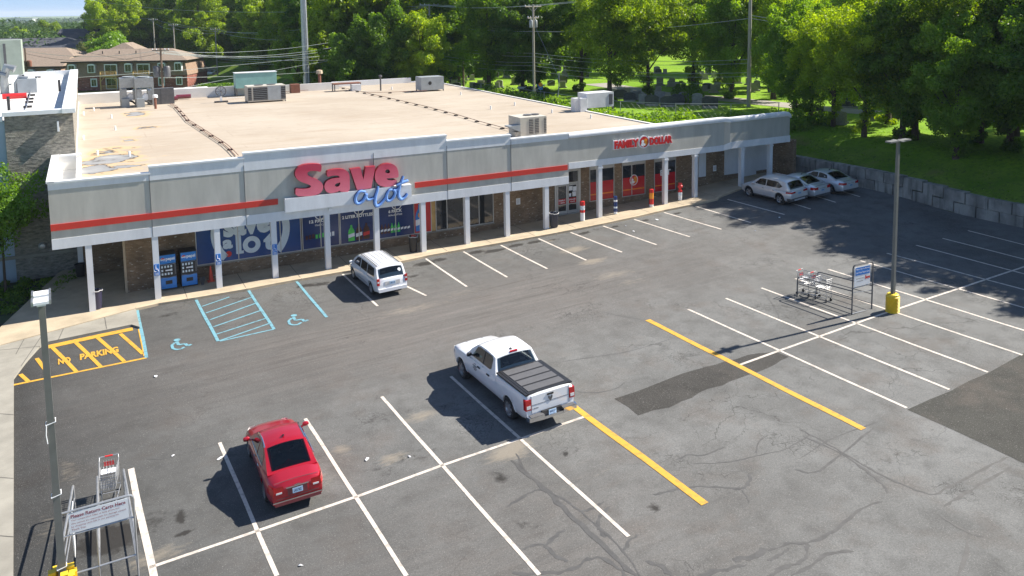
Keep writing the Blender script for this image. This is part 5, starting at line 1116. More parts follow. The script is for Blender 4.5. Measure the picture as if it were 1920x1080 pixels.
# broken yellow base cover
mb=MB(); rr=random.Random(3)
mb.cyl((0,0,-.05),(0,0,.62),.36,.33,14)
for k in range(9): a=k*.7; mb.hexa([(.25*math.cos(a)+dx,.25*math.sin(a)+dy,z) for z in (.5,.72+rr.random()*.22) for dx,dy in ((-.09,-.09),(.09,-.09),(.09,.09),(-.09,.09))])
mb.build('base_cover',M['yellow_plastic'],r)
r=lamp_pole('tall grey light pole standing in a ribbed yellow base, beside the far trolley bay',tuple(p1),7.95,.155,1,1)
mb=MB(); pf=[(0,-.05),(.30,-.05)]
for k in range(11): z=.05+.075*k; pf+=[(.31,z*.92),(.27,(z+.035)*.92)]
pf+=[(.26,.84),(.22,.87),(0,.87)]; mb.lathe(pf,(0,0,0),18); mb.build('base_cover',M['yellow_plastic'],r,smooth=False)
mb=MB(); mb.box(-.045,-.045,7.9,.045,.045,8.08); mb.box(-.10,-.30,8.02,.10,.30,8.06)
mb.build('bracket',M['polegrey'],r)
for dy in (-.42,.42):
    mb=MB(); mb.box(-.19,dy-.42,8.02,.19,dy+.42,8.09) if 0 else mb.box(dy-.30,-.15,8.0,dy+.30,.15,8.07); mb.build('lamp_head',M['polegrey'],r)
# trolley bays
def tube_obj(name,pts,r_,mat,par,n=6): mb=MB(); mb.tube(pts,r_,n); return mb.build(name,mat,par,smooth=True)
def arc2(a,b_,c,k=4,f=.18):
    a,b_,c=map(np.array,(a,b_,c)); p=b_+(a-b_)/np.linalg.norm(a-b_)*f; q=b_+(c-b_)/np.linalg.norm(c-b_)*f
    return [tuple((1-t)**2*p+2*t*(1-t)*b_+t*t*q) for t in np.linspace(0,1,k)]
def frame_pts(p,q,z,top,f=.18):
    a=np.array((p[0],p[1],z));b_=np.array((p[0],p[1],top)); c=np.array((q[0],q[1],top)); d=np.array((q[0],q[1],z)); return [tuple(a)]+arc2(a,b_,c,f=f)+arc2(b_,c,d,f=f)+[tuple(d)]
P1=np.array(W2(1597,590)); P2_=np.array(W2(1634.3,579)); P3=np.array(W2(1494.7,556)); P4=P3+(P2_-P1)
cb=empty('trolley_bay',(0,0,0),0,'far trolley bay of dark rails with blue and white sign, beside yellow pole base','cart corral','trolley bays in the lot')
z=H(*P1); tp=Yp(1603.8,497,P1[1])[2]
tube_obj('sign_frame',frame_pts(P1,P2_,z-.02,tp),.035,M['darkmetal'],cb)
tube_obj('floor_bar',[(*P1,z+.04),(*P2_,z+.04)],.03,M['galv'],cb); tube_obj('cross_bar',[(*P1,z+1.05),(*P2_,z+.95)],.02,M['galv'],cb)
for a,b_ in ((P1,P3),(P2_,P4)):
    za,zb_=H(*a),H(*b_); A=(*a,za+1.12); B=np.array((*b_,zb_+1.02)); C=(*b_,zb_-.02)
    tube_obj('top_rail',[A]+arc2(A,B,C,f=.2)+[C],.028,M['darkmetal'],cb)
    tube_obj('mid_rail',[(*a,za+.72),(*b_,zb_+.66)],.02,M['darkmetal'],cb); tube_obj('low_rail',[(*a,za+.25),(*b_,zb_+.22)],.02,M['darkmetal'],cb)
d=(P2_-P1)/np.linalg.norm(P2_-P1); nn=np.array((d[1],-d[0])); wS=np.linalg.norm(P2_-P1)
mb=MB(); a=P1+d*.06+nn*.04; b_=P2_-d*.22+nn*.04; 
mb.hexa([(*a,tp-1.02),(*b_,tp-1.02),(*(b_-nn*.02),tp-1.02),(*(a-nn*.02),tp-1.02),(*a,tp-.10),(*b_,tp-.10),(*(b_-nn*.02),tp-.10),(*(a-nn*.02),tp-.10)]); sb_=mb.build('sign_board',M['whiteprint'],cb)
tube_obj('sign_rail',[(*P1,tp-1.08),(*P2_,tp-1.08)],.022,M['galv'],cb)
e=nn*.006; a3=np.array((*(a+e),0)); dx3=np.array((*(b_-a),0)); zz=lambda q:np.array((0,0,q))
mb=MB(); u=a3+dx3*.06; mb.quad(tuple(u+zz(tp-.50)),tuple(u+dx3*.90+zz(tp-.50)),tuple(u+dx3*.90+zz(tp-.14)),tuple(u+zz(tp-.14))); f_=mb.build('blue_field',M['signblue'],sb_)
mb=MB(); e2=np.array((*(nn*.004),0))
text_on(mb,'Please Help Us Maintain',tuple(u+e2+dx3*.03+zz(tp-.27)),dx3*.84,zz(.09),offset=.02); text_on(mb,'Low Prices! Return Carts',tuple(u+e2+dx3*.03+zz(tp-.42)),dx3*.84,zz(.09),offset=.02); mb.build('sign_lettering',M['whiteprint'],f_)
mb=MB(); text_on(mb,'Save',tuple(u+dx3*.60+zz(tp-.74)),dx3*.32,zz(.17),offset=.05); mb.build('red_lettering',M['redprint'],sb_)
mb=MB(); text_on(mb,'Thank You for helping',tuple(u+dx3*.02+zz(tp-.70)),dx3*.5,zz(.07),offset=.01); text_on(mb,'us save you more',tuple(u+dx3*.08+zz(tp-.84)),dx3*.4,zz(.07),offset=.01); mb.build('small_lettering',M['darkmetal'],sb_)
# near bay
Q2=np.array(W2(260,1079)); Q1=np.array((Q2[0]-1.86,Q2[1]-.02)); z=H(*Q2)
tpn=Yp(250,926,Q2[1])[2]
cb=empty('trolley_bay',(0,0,0),0,'near trolley bay of pale tube rails with a white Please Return Carts sign','cart corral','trolley bays in the lot')
tube_obj('sign_frame',frame_pts(Q1,Q2,z-.02,tpn,.15),.03,M['galv'],cb)
sb0=Yp(256,968,Q2[1])[2]; tube_obj('sign_rail',[(*Q1,sb0),(*Q2,sb0)],.022,M['galv'],cb)
mid=(Q1+Q2)/2; tube_obj('centre_post',[(*mid,z-.02),(*mid,sb0)],.022,M['galv'],cb); tube_obj('cross_bar',[(*Q1,z+.62),(*Q2,z+.62)],.024,M['galv'],cb)
mb=MB(); xa,xb=Q1[0]+.30,Q2[0]-.14; ya=Q2[1]-.035
mb.box(xa,ya,sb0+.05,xb,ya+.02,tpn-.05); sb_=mb.build('sign_board',M['whiteprint'],cb)
hh=tpn-.05-sb0-.05; ww=xb-xa; yb=ya-.005
mb=MB(); text_on(mb,'Please Return Carts Here',(xa+.05,yb,sb0+.05+hh*.74),(ww*.92,0,0),(0,0,hh*.17),offset=.02); mb.build('maroon_lettering',M['maroon'],sb_)
mb=MB()
for k,(t,w_) in enumerate((('Your cooperation helps us keep prices low.',.82),('We cannot be responsible for damage caused',.92),('by shopping carts left in our parking lot.',.80),('Thank You.',.24))):
    text_on(mb,t,(xa+.05,yb,sb0+.05+hh*(.57-.145*k-(.02 if k else 0))),(ww*w_,0,0),(0,0,hh*.095),offset=0)
mb.build('small_lettering',M['maroon'],sb_)
for q,(u,v) in ((Q1,(137,904)),(mid,(182,888)),(Q2,(231,876))):
    end=Zp(u,v,z+1.0); zz_=H(end[0],end[1]); A=(*q,z+1.02); B=(end[0],end[1],zz_+1.0); C=(end[0],end[1],zz_-.02)
    tube_obj('top_rail',[A]+arc2(A,B,C,f=.15)+[C],.032,M['galv'],cb); tube_obj('mid_rail',[(*q,z+.55),(end[0],end[1],zz_+.55)],.020,M['galv'],cb); tube_obj('low_rail',[(*q,z+.2),(end[0],end[1],zz_+.2)],.018,M['galv'],cb)
far=[Zp(137,904,z+1.0),Zp(231,876,z+1.0)]; tube_obj('floor_bar',[(far[0][0],far[0][1],z+.03),(far[1][0],far[1][1],z+.03)],.02,M['galv'],cb)
mb=MB(); bag=smooth([(136,940),(133,965),(134,985),(139,1010),(141,1045)],2); pts=[Yp(u,v,Q1[1]+.6) for u,v in bag]; mb.tube([tuple(p) for p in pts],[.012+.035*math.sin(math.pi*i/(len(pts)-1)) for i in range(len(pts))],6); o=mb.build('hanging_plastic_bag',M['whiteprint'],smooth=True); tag(o,'white plastic bag hanging on the left rail of the near trolley bay','bag')
# trolleys
def trolley(label,loc,rz):
    r=empty('shopping_trolley',loc,rz,label,'shopping cart','shopping trolleys')
    mb=MB(); t=.006
    # basket: rear wide, x forward
    def sect(f): return (-.38+.80*f,.25-.05*f,.52+.05*f,.98-.02*f)
    n=9
    for i in range(n+1):
        x,w_,z0,z1=sect(i/n); mb.tube([(x,-w_,z1),(x,-w_*.9,z0),(x,w_*.9,z0),(x,w_,z1)],t,4)
    for j in range(6):
        f=j/5
        for sg in (1,-1): mb.tube([(sect(q)[0],sg*sect(q)[1]*(.9+.1*f),sect(q)[2]+(sect(q)[3]-sect(q)[2])*f) for q in (0,1)],t if j<5 else t*1.8,4)
        x,w_,z0,z1=sect(1); mb.tube([(x,-w_*(.9+.1*f),z0+(z1-z0)*f),(x,w_*(.9+.1*f),z0+(z1-z0)*f)],t,4)
    for k in range(7):
        y=-.2+.4*k/6; mb.tube([(-.38,y,.52),(.42,y*.85,.57)],t,4); mb.tube([(.42,y*.85,.57),(.42,y*.85,.96)],t,4); mb.tube([(-.38,y,.52),(-.36,y,.98)],t,4)
    mb.build('basket',M['galv'],r)
    mb=MB()
    for k in range(6): y=-.2+.4*k/5; mb.tube([(-.37,y,.70),(-.12,y,.72),(-.08,y,.95)],t,4)
    mb.box(-.36,-.2,.715,-.12,.2,.725); mb.build('child_seat',M['whiteprint'],r)
    mb=MB()
    for sg in (1,-1): mb.tube([(-.46,sg*.24,1.03),(-.38,sg*.24,.96),(-.42,sg*.24,.50),(-.42,sg*.25,.14),(.45,sg*.16,.16)],.013,5)
    mb.tube([(-.42,-.25,.2),(-.42,.25,.2)],.012,5); mb.tube([(-.1,-.21,.17),(-.1,.21,.17)],.012,5); mb.tube([(.40,-.16,.5),(.43,-.16,.16)],.012,5); mb.tube([(.40,.16,.5),(.43,.16,.16)],.012,5); mb.build('chassis',M['galv'],r)
    mb=MB(); mb.cyl((-.46,-.25,1.03),(-.46,.25,1.03),.016,n=8); mb.build('handle',M['galv'],r); mb=MB(); mb.cyl((-.46,-.1,1.03),(-.46,.1,1.03),.022,n=8); mb.build('handle_grip',M['redprint'],r)
    mb=MB(); mb.box(-.375,-.14,.80,-.365,.14,.92); mb.build('seat_flap',M['redprint'],r)
    for x,y in ((-.40,.24),(-.40,-.24),(.42,.15),(.42,-.15)):
        mb=MB(); mb.cyl((x,y-.015,.065),(x,y+.015,.065),.062,n=12); mb.build('castor',M['dark'],r)
    return r
tc0=trolley('wire shopping trolley with red grip standing in the near trolley bay',(0,0,0),0)
p=G(200,948); tc0.location=(p[0]+.12,p[1]+.25,p[2]); tc0.rotation_euler=(0,0,R_(-96)); tc0.scale=(1.3,1.15,1.15)
def put_trolley(label,u,v,rz,s_=1.15):
    c=copy_tree(tc0); c['label']=label; p=G(u,v); c.location=tuple(p); c.rotation_euler=(0,0,rz); c.scale=(s_,s_,s_); return c
put_trolley('wire shopping trolley with red grip at the open end of the far trolley bay',1516,554,R_(-80)); put_trolley('wire shopping trolley standing just inside the far trolley bay',1538,560,R_(-88))
# ================================================================ SHOPFRONT FURNITURE
def onwalk(bx,by): return tuple(fB(bx,by,W(bx)+.005))
def vending(label,bx,by):
    r=empty('vending_machine',onwalk(bx,by),AL,label,'vending machine','blue drinks vending machines')
    w_,d,h=.86,.78,2.02
    mb=MB(); mb.box(-w_/2,0,.05,w_/2,d,h); mb.build('cabinet',M['dark'],r)
    mb=MB(); mb.add([(-w_/2+.02,-.06,.06),(w_/2-.02,-.06,.06),(w_/2,-.0,.06),(-w_/2,0,.06),(-w_/2+.02,-.06,h-.02),(w_/2-.02,-.06,h-.02),(w_/2,0,h-.02),(-w_/2,0,h-.02)],[(0,1,5,4),(0,4,7,3),(1,2,6,5),(4,5,6,7)]); door=mb.build('front_door',M['dark'],r)
    mb=MB(); mb.box(-w_/2+.03,-.068,1.50,w_/2-.03,-.061,1.97); hp=mb.build('header_panel',M['blueprint2'],door)
    mb=MB(); text_on(mb,'pepsi',(-.10,-.073,1.62),(.46,0,0),(0,0,.22),offset=.04); disc(mb,-.25,1.73,.115,-.071); mb.build('header_lettering',M['whiteprint'],hp)
    mb=MB(); ts=np.linspace(.15,math.pi-.15,9); mb.add([(-.25+.10*math.cos(t),-.074,1.74+.10*math.sin(t)) for t in ts],[tuple(range(9))]); mb.build('emblem_red',M['redprint'],hp)
    mb=MB(); ts=np.linspace(math.pi+.25,2*math.pi-.25,9); mb.add([(-.25+.10*math.cos(t),-.074,1.72+.10*math.sin(t)) for t in ts],[tuple(range(9))]); mb.build('emblem_blue',M['signblue'],hp)
    for rz_ in range(3):
        for cx in range(4):
            if rz_==1 and cx in(1,2): continue
            mb=MB(); x=-.30+.155*cx; z=.86+.20*rz_; mb.lathe([(0,-.0),(.045,-.0)],(x,-.066,z+.05),10,ax='y'); mb.box(x-.045,-.07,z,x+.045,-.063,z+.12); mb.build('drink_button',M['palefilm'],door)
    mb=MB(); mb.box(-.14,-.072,1.08,.15,-.066,1.15); mb.build('small_logo',M['whiteprint'],door)
    mb=MB(); mb.box(.32,-.072,.85,.41,-.064,1.42); mb.build('coin_panel',M['darkmetal'],door)
    mb=MB(); ring_=[(-w_/2+.03,-.07,.74),(0,-.085,.69),(w_/2-.03,-.07,.74)]; mb.tube(ring_,.014,5); mb.tube([(-w_/2+.03,-.07,1.47),(0,-.085,1.43),(w_/2-.03,-.07,1.47)],.014,5); mb.build('trim_bow',M['chrome'],door)
    mb=MB(); mb.box(-w_/2+.03,-.068,.10,w_/2-.03,-.061,.70); lp=mb.build('lower_panel',M['blueprint2'],door)
    mb=MB(); mb.box(-.16,-.078,.34,.18,-.066,.54); mb.build('delivery_slot',M['dark'],lp)
vending('blue drinks vending machine partly behind a white column, left one of the pair',-16.72,1.28); vending('blue drinks vending machine beside the traffic cone, right one of the pair',-15.66,1.24)
# traffic cone
def cone():
    r=empty('traffic_cone',onwalk(-14.5,1.55),0,'orange-red traffic cone standing right of the vending machines','traffic cone')
    mb=MB(); mb.box(-.2,-.2,0,.2,.2,.035); mb.build('base',M['conered'],r); mb=MB(); mb.lathe([(.15,.03),(.14,.05),(.03,.88),(.0,.89)],(0,0,0),14); mb.build('cone',M['conered'],r,smooth=True)
cone()
mb=MB()
for k in range(14): a=k*.9; mb.tube([(.05*math.cos(a),.05*math.sin(a),.02),(.14*math.cos(a*1.3),.12*math.sin(a),.25+.02*k)],.022,5)
o=mb.build('litter_pile',M['darkmetal']); o.location=onwalk(-15.0,1.15); tag(o,'small dark heap of bags between the vending machine and the cone','litter')
# bins
def bin_(label,bx,by,mat,kind,h=.95):
    r=empty('litter_bin',onwalk(bx,by),.2*bx,label,'litter bin','litter bins under the canopy')
    mb=MB(); pf=[(0,.0),(.22,.0),(.28,h)]; mb.lathe(pf,(0,0,0),20); b=mb.build('barrel',mat,r,smooth=True)
    if kind=='ribs':
        for k in range(16): a=k*math.pi/8; q=MB(); q.bar((.235*math.cos(a),.235*math.sin(a),.05),(.285*math.cos(a),.285*math.sin(a),h-.08),.03,.02); q.build('rib',M['darkmetal'],b)
    mb=MB(); rr=random.Random(int(bx*10)); pts=[((.30+rr.uniform(-.015,.02))*math.cos(a),(.30+rr.uniform(-.015,.02))*math.sin(a),h-.02+rr.uniform(-.03,.02)) for a in np.linspace(0,2*math.pi,18,endpoint=False)]
    mb.tube(pts,.026,6,closed=True); mb.build('bin_liner',M['bag'] if kind!='dark' else M['dark'],r,smooth=True)
    mb=MB(); mb.lathe([(0,h-.16),(.26,h-.10)],(0,0,0),14); mb.build('bin_mouth',M['dark'],r)
    if kind=='full':
        mb=MB()
        for k in range(5): mb.box(-.1+.05*k,-.08+.03*k,h-.12,.0+.05*k,.02+.02*k,h+.06-.02*k)
        mb.build('litter',M['conered'],r)
    return r
bin_('dark round bin with pale liner behind the leftmost white column',-20.28,.30,M['navycan'],'open',.98)
bin_('low black bin at the far corner of the left walkway',-21.05,6.75,M['dark'],'dark',.72)
bin_('overfilled black bin with white liner beside a white column, in front of the soft-drink posters',-2.82,.42,M['dark'],'full',1.0)
bin_('dark ribbed bin with white liner to the left of the shop entrance doors',6.98,.05,M['navycan'],'ribs',.98)
# advertising sleeves on bollards
def sleeve(label,bx,by,h,rad,bands,taper=1.0):
    r=empty('bollard_sleeve',onwalk(bx,by),AL,label,'bollard','advertising sleeves on bollards outside the right-hand shop')
    z=0
    for k,(hh_,mt) in enumerate(bands):
        mb=MB(); z1=z+hh_*h; rd=rad*(1 if k else .95); mb.lathe([(0,z),(rd,z),(rd,z1),(0 if k==len(bands)-1 else rd-.01,z1+(.03 if k==len(bands)-1 else 0))],(0,0,0),16); mb.build('sleeve_band',M[mt],r,smooth=True); z=z1
    return r
s1=sleeve('red and white printed bollard sleeve right of the entrance doors',9.25,.15,1.32,.17,[(.42,'whiteprint'),(.14,'redprint'),(.22,'palefilm'),(.22,'redprint')])
mb=MB(); disc(mb,0,.92,.09,-.175); mb.build('round_print',M['whiteprint'],s1)
s2=sleeve('slim navy and silver bollard sleeve between the first two red windows',11.92,.12,1.22,.13,[(.12,'whiteprint'),(.2,'navy'),(.1,'palefilm'),(.28,'navy'),(.1,'whiteprint'),(.2,'navy')])
s3=sleeve('orange and red bollard sleeve beside a white column in front of the middle red window',14.98,.12,1.25,.16,[(.14,'whiteprint'),(.32,'redprint'),(.34,'orangeprint'),(.2,'redprint')])
s4=sleeve('red and white gumball-style bollard sleeve farthest from the doors',17.6,.2,.72,.15,[(.5,'whiteprint'),(.3,'palefilm'),(.2,'redprint')])
mb=MB(); mb.lathe([(0,.72),(.10,.74),(.11,.86),(.18,.93),(.19,1.05),(.12,1.14),(.15,1.2),(.12,1.27),(0,1.29)],(0,0,0),16); mb.build('sleeve_top',M['redprint'],s4,smooth=True)
# bottles / paper scraps on the lot
rr=random.Random(11)
for i,(u,v) in enumerate([(1231,412),(1173,424),(1188,434),(1416,433),(1461,408),(413,860),(325,855),(292,706),(768,857),(688,862),(563,1061)]):
    p=G(u,v); mb=MB(); a=rr.uniform(0,3); s_=rr.uniform(.06,.13) if i else .16
    vs=[(s_*math.cos(t)*rr.uniform(.6,1.3),s_*.6*math.sin(t)*rr.uniform(.6,1.2),rr.uniform(.005,.04)) for t in np.linspace(0,2*math.pi,7,endpoint=False)]+[(0,0,.05)]
    mb.add(vs,[(j,(j+1)%7,7) for j in range(7)]); o=mb.build('paper_scrap',M['whiteprint']); o.location=(p[0],p[1],p[2]+.004); o.rotation_euler=(0,0,a); tag(o,'small scrap of white paper lying on the asphalt','litter','scraps of litter on the asphalt')
# ================================================================ RETAINING WALL, GRASS BANK, TREES, CEMETERY
m,n,b=newmat('stained_concrete_block'); inp(b,'Roughness',.95); tc=n.nodes.new('ShaderNodeTexCoord')
def nz(s,sc3):
    mp=n.nodes.new('ShaderNodeMapping'); mp.inputs['Scale'].default_value=sc3; n.links.new(tc.outputs['Object'],mp.inputs[0]); q=n.nodes.new('ShaderNodeTexNoise'); q.inputs['Scale'].default_value=s; q.inputs['Detail'].default_value=6; n.links.new(mp.outputs[0],q.inputs['Vector']); return q.outputs[0]
def rampf(v,a,c,o=1):
    q=n.nodes.new('ShaderNodeMapRange'); q.inputs[1].default_value=a; q.inputs[2].default_value=c; q.inputs[4].default_value=o; n.links.new(v,q.inputs[0]); return q.outputs[0]
mx=n.nodes.new('ShaderNodeMix'); mx.data_type='RGBA'; mx.inputs[6].default_value=(.33,.32,.29,1); mx.inputs[7].default_value=(.19,.185,.17,1); n.links.new(rampf(nz(1.2,(1,1,.8)),.40,.62),mx.inputs[0])
m2=n.nodes.new('ShaderNodeMix'); m2.data_type='RGBA'; n.links.new(mx.outputs[2],m2.inputs[6]); m2.inputs[7].default_value=(.09,.09,.08,1); n.links.new(rampf(nz(3,(1,1,.12)),.52,.68,.85),m2.inputs[0])
n.links.new(m2.outputs[2],b.inputs['Base Color']); bp=n.nodes.new('ShaderNodeBump'); bp.inputs['Strength'].default_value=.7; bp.inputs['Distance'].default_value=.04; n.links.new(nz(6,(1,1,1)),bp.inputs['Height']); n.links.new(bp.outputs[0],b.inputs['Normal']); M['blockwall']=m
mb=MB(); rr=random.Random(2)
for row in range(2):
    y=2.6-(.75 if row else 0)
    while y>-36:
        z=H(WX,min(y,2))+ -.05+.74*row; ln=1.5; dx=rr.uniform(-.012,.012); g=.032
        mb.hexa([(WX+dx,y-ln+g,z+g-.03),(WX+.6,y-ln+g,z+g-.03),(WX+.6,y-g,z+g),(WX+dx,y-g,z+g),(WX+dx,y-ln+g,z+.72),(WX+.6,y-ln+g,z+.72),(WX+.6,y-g,z+.73),(WX+dx,y-g,z+.73)]); y-=ln
mb.box(WX+.09,-36,-.2,WX+.5,2.6,1.7)
tag(mb.build('retaining_wall',M['blockwall']),'low retaining wall of two courses of stained grey concrete blocks','retaining wall')
# ---- foliage
def leaves(mb_v,mb_f,tint,c,r,n_,s,R,flat=.75,surf=.55,tb=None,down=False):
    c=np.array(c); d=R.normal(size=(n_,3)); d/=np.linalg.norm(d,axis=1)[:,None]
    rad=(surf+(1-surf)*R.random(n_))**.6; p=c+d*rad[:,None]*np.array(r)
    nv=d*.8+R.normal(size=(n_,3))*.7; nv[:,2]+=.35; nv/=np.linalg.norm(nv,axis=1)[:,None]
    t=np.cross(nv,R.normal(size=(n_,3))); t/=np.linalg.norm(t,axis=1)[:,None]; u=np.cross(nv,t)
    sz=s*(.6+.8*R.random(n_))[:,None]
    b0=sum(len(q) for q in mb_v); 
    P=np.stack([p-t*sz,p-u*sz*.55+nv*sz*.15,p+t*sz,p+u*sz*.55+nv*sz*.15],1).reshape(-1,3)
    mb_v.append(P); mb_f.append((np.arange(n_*4)+b0).reshape(-1,4))
    tbv=R.random()*.5 if tb is None else tb
    tint.append(np.repeat(np.clip(tbv+R.random(n_)*.45,0,1),4))
def foliage_obj(name,V,F,Tn,mat,parent=None):
    V=np.concatenate(V);F=np.concatenate(F);Tn=np.concatenate(Tn)
    me=bpy.data.meshes.new(name); me.vertices.add(len(V)); me.vertices.foreach_set('co',V.ravel().astype(np.float32)); me.loops.add(F.size); me.loops.foreach_set('vertex_index',F.ravel().astype(np.int32)); me.polygons.add(len(F)); me.polygons.foreach_set('loop_start',(np.arange(len(F))*4).astype(np.int32)); me.polygons.foreach_set('loop_total',np.full(len(F),4,np.int32)); me.update(); me.validate()
    at=me.attributes.new('tint','FLOAT','POINT'); at.data.foreach_set('value',Tn.astype(np.float32)); me.materials.append(mat)
    o=bpy.data.objects.new(name,me); col.objects.link(o)
    if parent: o.parent=parent
    return o
def make_tree(name,seed,h,cr,cb,n_leaf,ls,mat,label,cat='tree',group=None,nclump=34,trunk_r=.38,surf=.30,ivy=True):
    """h height, cr crown radius, cb crown base height"""
    R=np.random.default_rng(seed); root=empty(name,(0,0,0),0,label,cat,group)
    mb=MB(); tip=h*.82; bend=R.normal(size=2)*.35
    tr=[(bend[0]*(z/h)**2,bend[1]*(z/h)**2,z) for z in np.linspace(-.5,tip,8)]
    mb.tube(tr,[trunk_r*(1.25 if i==0 else 1)*(1-.8*i/7) for i in range(8)],8)
    cl=[]; mid=(cb+h)/2; hz=(h-cb)/2
    for k in range(nclump):
        for _ in range(20):
            d=R.normal(size=3); d/=np.linalg.norm(d); q=R.random()**.45; p=np.array([d[0]*cr*q*.82,d[1]*cr*q*.82,mid+d[2]*hz*q*.86])
            t=(p[2]-cb)/(h-cb)
            if math.hypot(p[0],p[1])<cr*(1.02-.55*max(0,t-.35)**1.3-(.25 if t<.12 else 0)): break
        r=cr*(.20+.17*R.random())*(46/nclump)**.42; cl.append((p,(r*1.15,r*1.15,r*.78)))
    for p,r in cl[::3][:10]:
        z0=cb*.75+(p[2]-cb*.75)*.35; x0=bend[0]*(z0/h)**2; y0=bend[1]*(z0/h)**2
        mb.tube([(x0,y0,z0),((p[0]+x0)*.45,(p[1]+y0)*.45,z0+(p[2]-z0)*.55),tuple(p)],[trunk_r*.38,trunk_r*.24,trunk_r*.08],5)
    mb.build('trunk',M['trunk'],root,smooth=True)
    V,F,Tn=[],[],[]; tot=sum(r[0]**2 for _,r in cl)
    for p,r in cl: leaves(V,F,Tn,p,r,int(n_leaf*r[0]**2/tot)+1,ls,R,surf=surf)
    # loose sprays outside the clumps break the outline
    for k in range(nclump): 
        p,r=cl[k]; d=p-np.array([0,0,mid]); d/=np.linalg.norm(d)+1e-6; leaves(V,F,Tn,p+d*np.array(r)*.95,(r[0]*.5,)*3,int(n_leaf*.006)+2,ls,R,surf=.1)
    for k in range(4 if ivy else 0): z=R.random()*cb*1.3; leaves(V,F,Tn,(R.normal()*.5,R.normal()*.5,z+.3),(.5+R.random()*.5,.5+R.random()*.5,.5),220,ls,R,surf=.2,tb=.1)
    foliage_obj('crown',V,F,Tn,mat,root); return root
def put(root,x,y,rz,s,label=None,z=None,group=None,sz=None):
    c=copy_tree(root); c.location=(x,y,T(x,y)-.1 if z is None else z); c.rotation_euler=(0,0,rz); c.scale=(s,s,sz or s)
    if label: c['label']=label
    if group: c['group']=group
    return c
def hide_proto(r):   # prototypes are moved to real places below, never left over
    return r
R0=random.Random(21)
used={}
def place(proto,x,y,s=1,label=None,group=None,z=None,sz=None):
    if proto.name not in used:
        used[proto.name]=1; proto.location=(x,y,T(x,y)-.1 if z is None else z); proto.rotation_euler=(0,0,R0.uniform(0,6)); proto.scale=(s,s,sz or s)
        if label: proto['label']=label
        if group: proto['group']=group
        return proto
    return put(proto,x,y,R0.uniform(0,6),s,label,z,group,sz)
GB_='trees on the grass bank by the lot'; GC_='shade trees in the cemetery'; GW_='tall trees of the woods behind'
tA=make_tree('maple_tree',1,16.5,5.6,2.5,25000,.135,M['leaf'],'leafy tree on the bank','tree',GB_,78,.30)
tB_=make_tree('maple_tree',2,17.5,5.8,3.0,25000,.14,M['leaf'],'leafy tree','tree',GB_,80,.34)
tC=make_tree('dark_leaf_tree',3,15.5,4.9,1.3,26000,.135,M['leafdark'],'dark tree','tree',GB_,78,.30)
tD=make_tree('tall_tree',5,22,6.6,1.2,26000,.22,M['leaf'],'tall tree','tree',GW_,70,.4)
tE=make_tree('tall_tree',6,21,6.4,.6,26000,.22,M['leafdark'],'tall tree','tree',GW_,70,.4)
tF=make_tree('round_tree',8,9,4.2,1.2,9000,.2,M['leafolive'],'olive tree','tree','garden trees by the apartments',22,.25)
tG=make_tree('round_tree',9,8,3.6,1.0,9000,.2,M['leafbright'],'bright tree','tree','garden trees by the apartments',20,.22)
def zg(u,v,z=4.0): p=Zp(u,v,z); return p[0],p[1]
# bank trees (trunk feet read from the photo)
L1='leafy tree with full crown standing on the grass bank above the retaining wall'
for k,(u,v,pr_,s) in enumerate([(1520,228,tC,.74),(1562,238,tA,.70),(1620,256,tA,.72),(1692,262,tC,.84),(1715,262,tB_,.80),(1790,272,tB_,.82),(1838,268,tC,.86),(1905,255,tA,.85),(1665,232,tB_,.78),(1490,206,tC,.80)]):
    x,y=zg(u,v); place(pr_,x,y,s,L1,GB_)
for (x,y,pr_,s) in [(46.2,-15.8,tC,.86),(49.5,-19,tA,.86),(45.8,-21.5,tB_,.82),(46.5,-26,tC,.95),(50,-24.5,tA,.9),(47.5,-31,tB_,.95),(46,-36,tA,.95),(46,-41,tC,1.0),(50,-10.5,tC,.88),(52.5,-15.5,tB_,.98),(54,-23,tC,1.05),(52,-29.5,tA,1.0),(54,-36,tB_,1.05),(45.2,-9.5,tC,.72)]: place(pr_,x,y,s,L1,GB_)  # back row, out of view, added to make the shadow over the bays denser
L2='broad shade tree among the headstones of the cemetery'
for (u,v,pr_,s,rz) in [(1143,190,tB_,.95,0),(1215,188,tA,.86,0),(1372,184,tC,.95,0),(1450,186,tA,1.0,0),(980,174,tC,.95,0),(917,170,tC,1.0,0),(1010,175,tC,.9,0),(1090,170,tC,1.0,0),(860,160,tC,1.05,0),(1300,168,tA,1.05,0),(1350,160,tB_,1.0,0)]:
    x,y=zg(u,v); place(pr_,x,y,s,L2,GC_)
for (x,y,pr_,s) in [(70,8,tB_,1.1),(78,-4,tA,1.1),(84,20,tB_,1.15),(72,32,tA,1.1),(90,2,tC,1.2),(66,-12,tB_,1.05),(96,-14,tD,1.0),(110,10,tD,.95),(118,30,tE,1.0),(104,44,tD,1.0),(86,52,tA,1.2),(70,62,tC,1.2),(60,74,tB_,1.15),(124,-10,tE,1.0),(118,-35,tD,1.0),(92,-34,tB_,1.2),(75,-30,tA,1.15),(64,-40,tB_,1.1),(132,54,tD,1.05),(112,68,tE,1.05),(92,84,tD,1.0)]:
    place(pr_,x,y,s,L2,GC_)
L3='tall green tree in the dense woods beyond the store roof'
rw=random.Random(5)
def dpt(u,d): p=DP(u,60,d); return p[0],p[1]
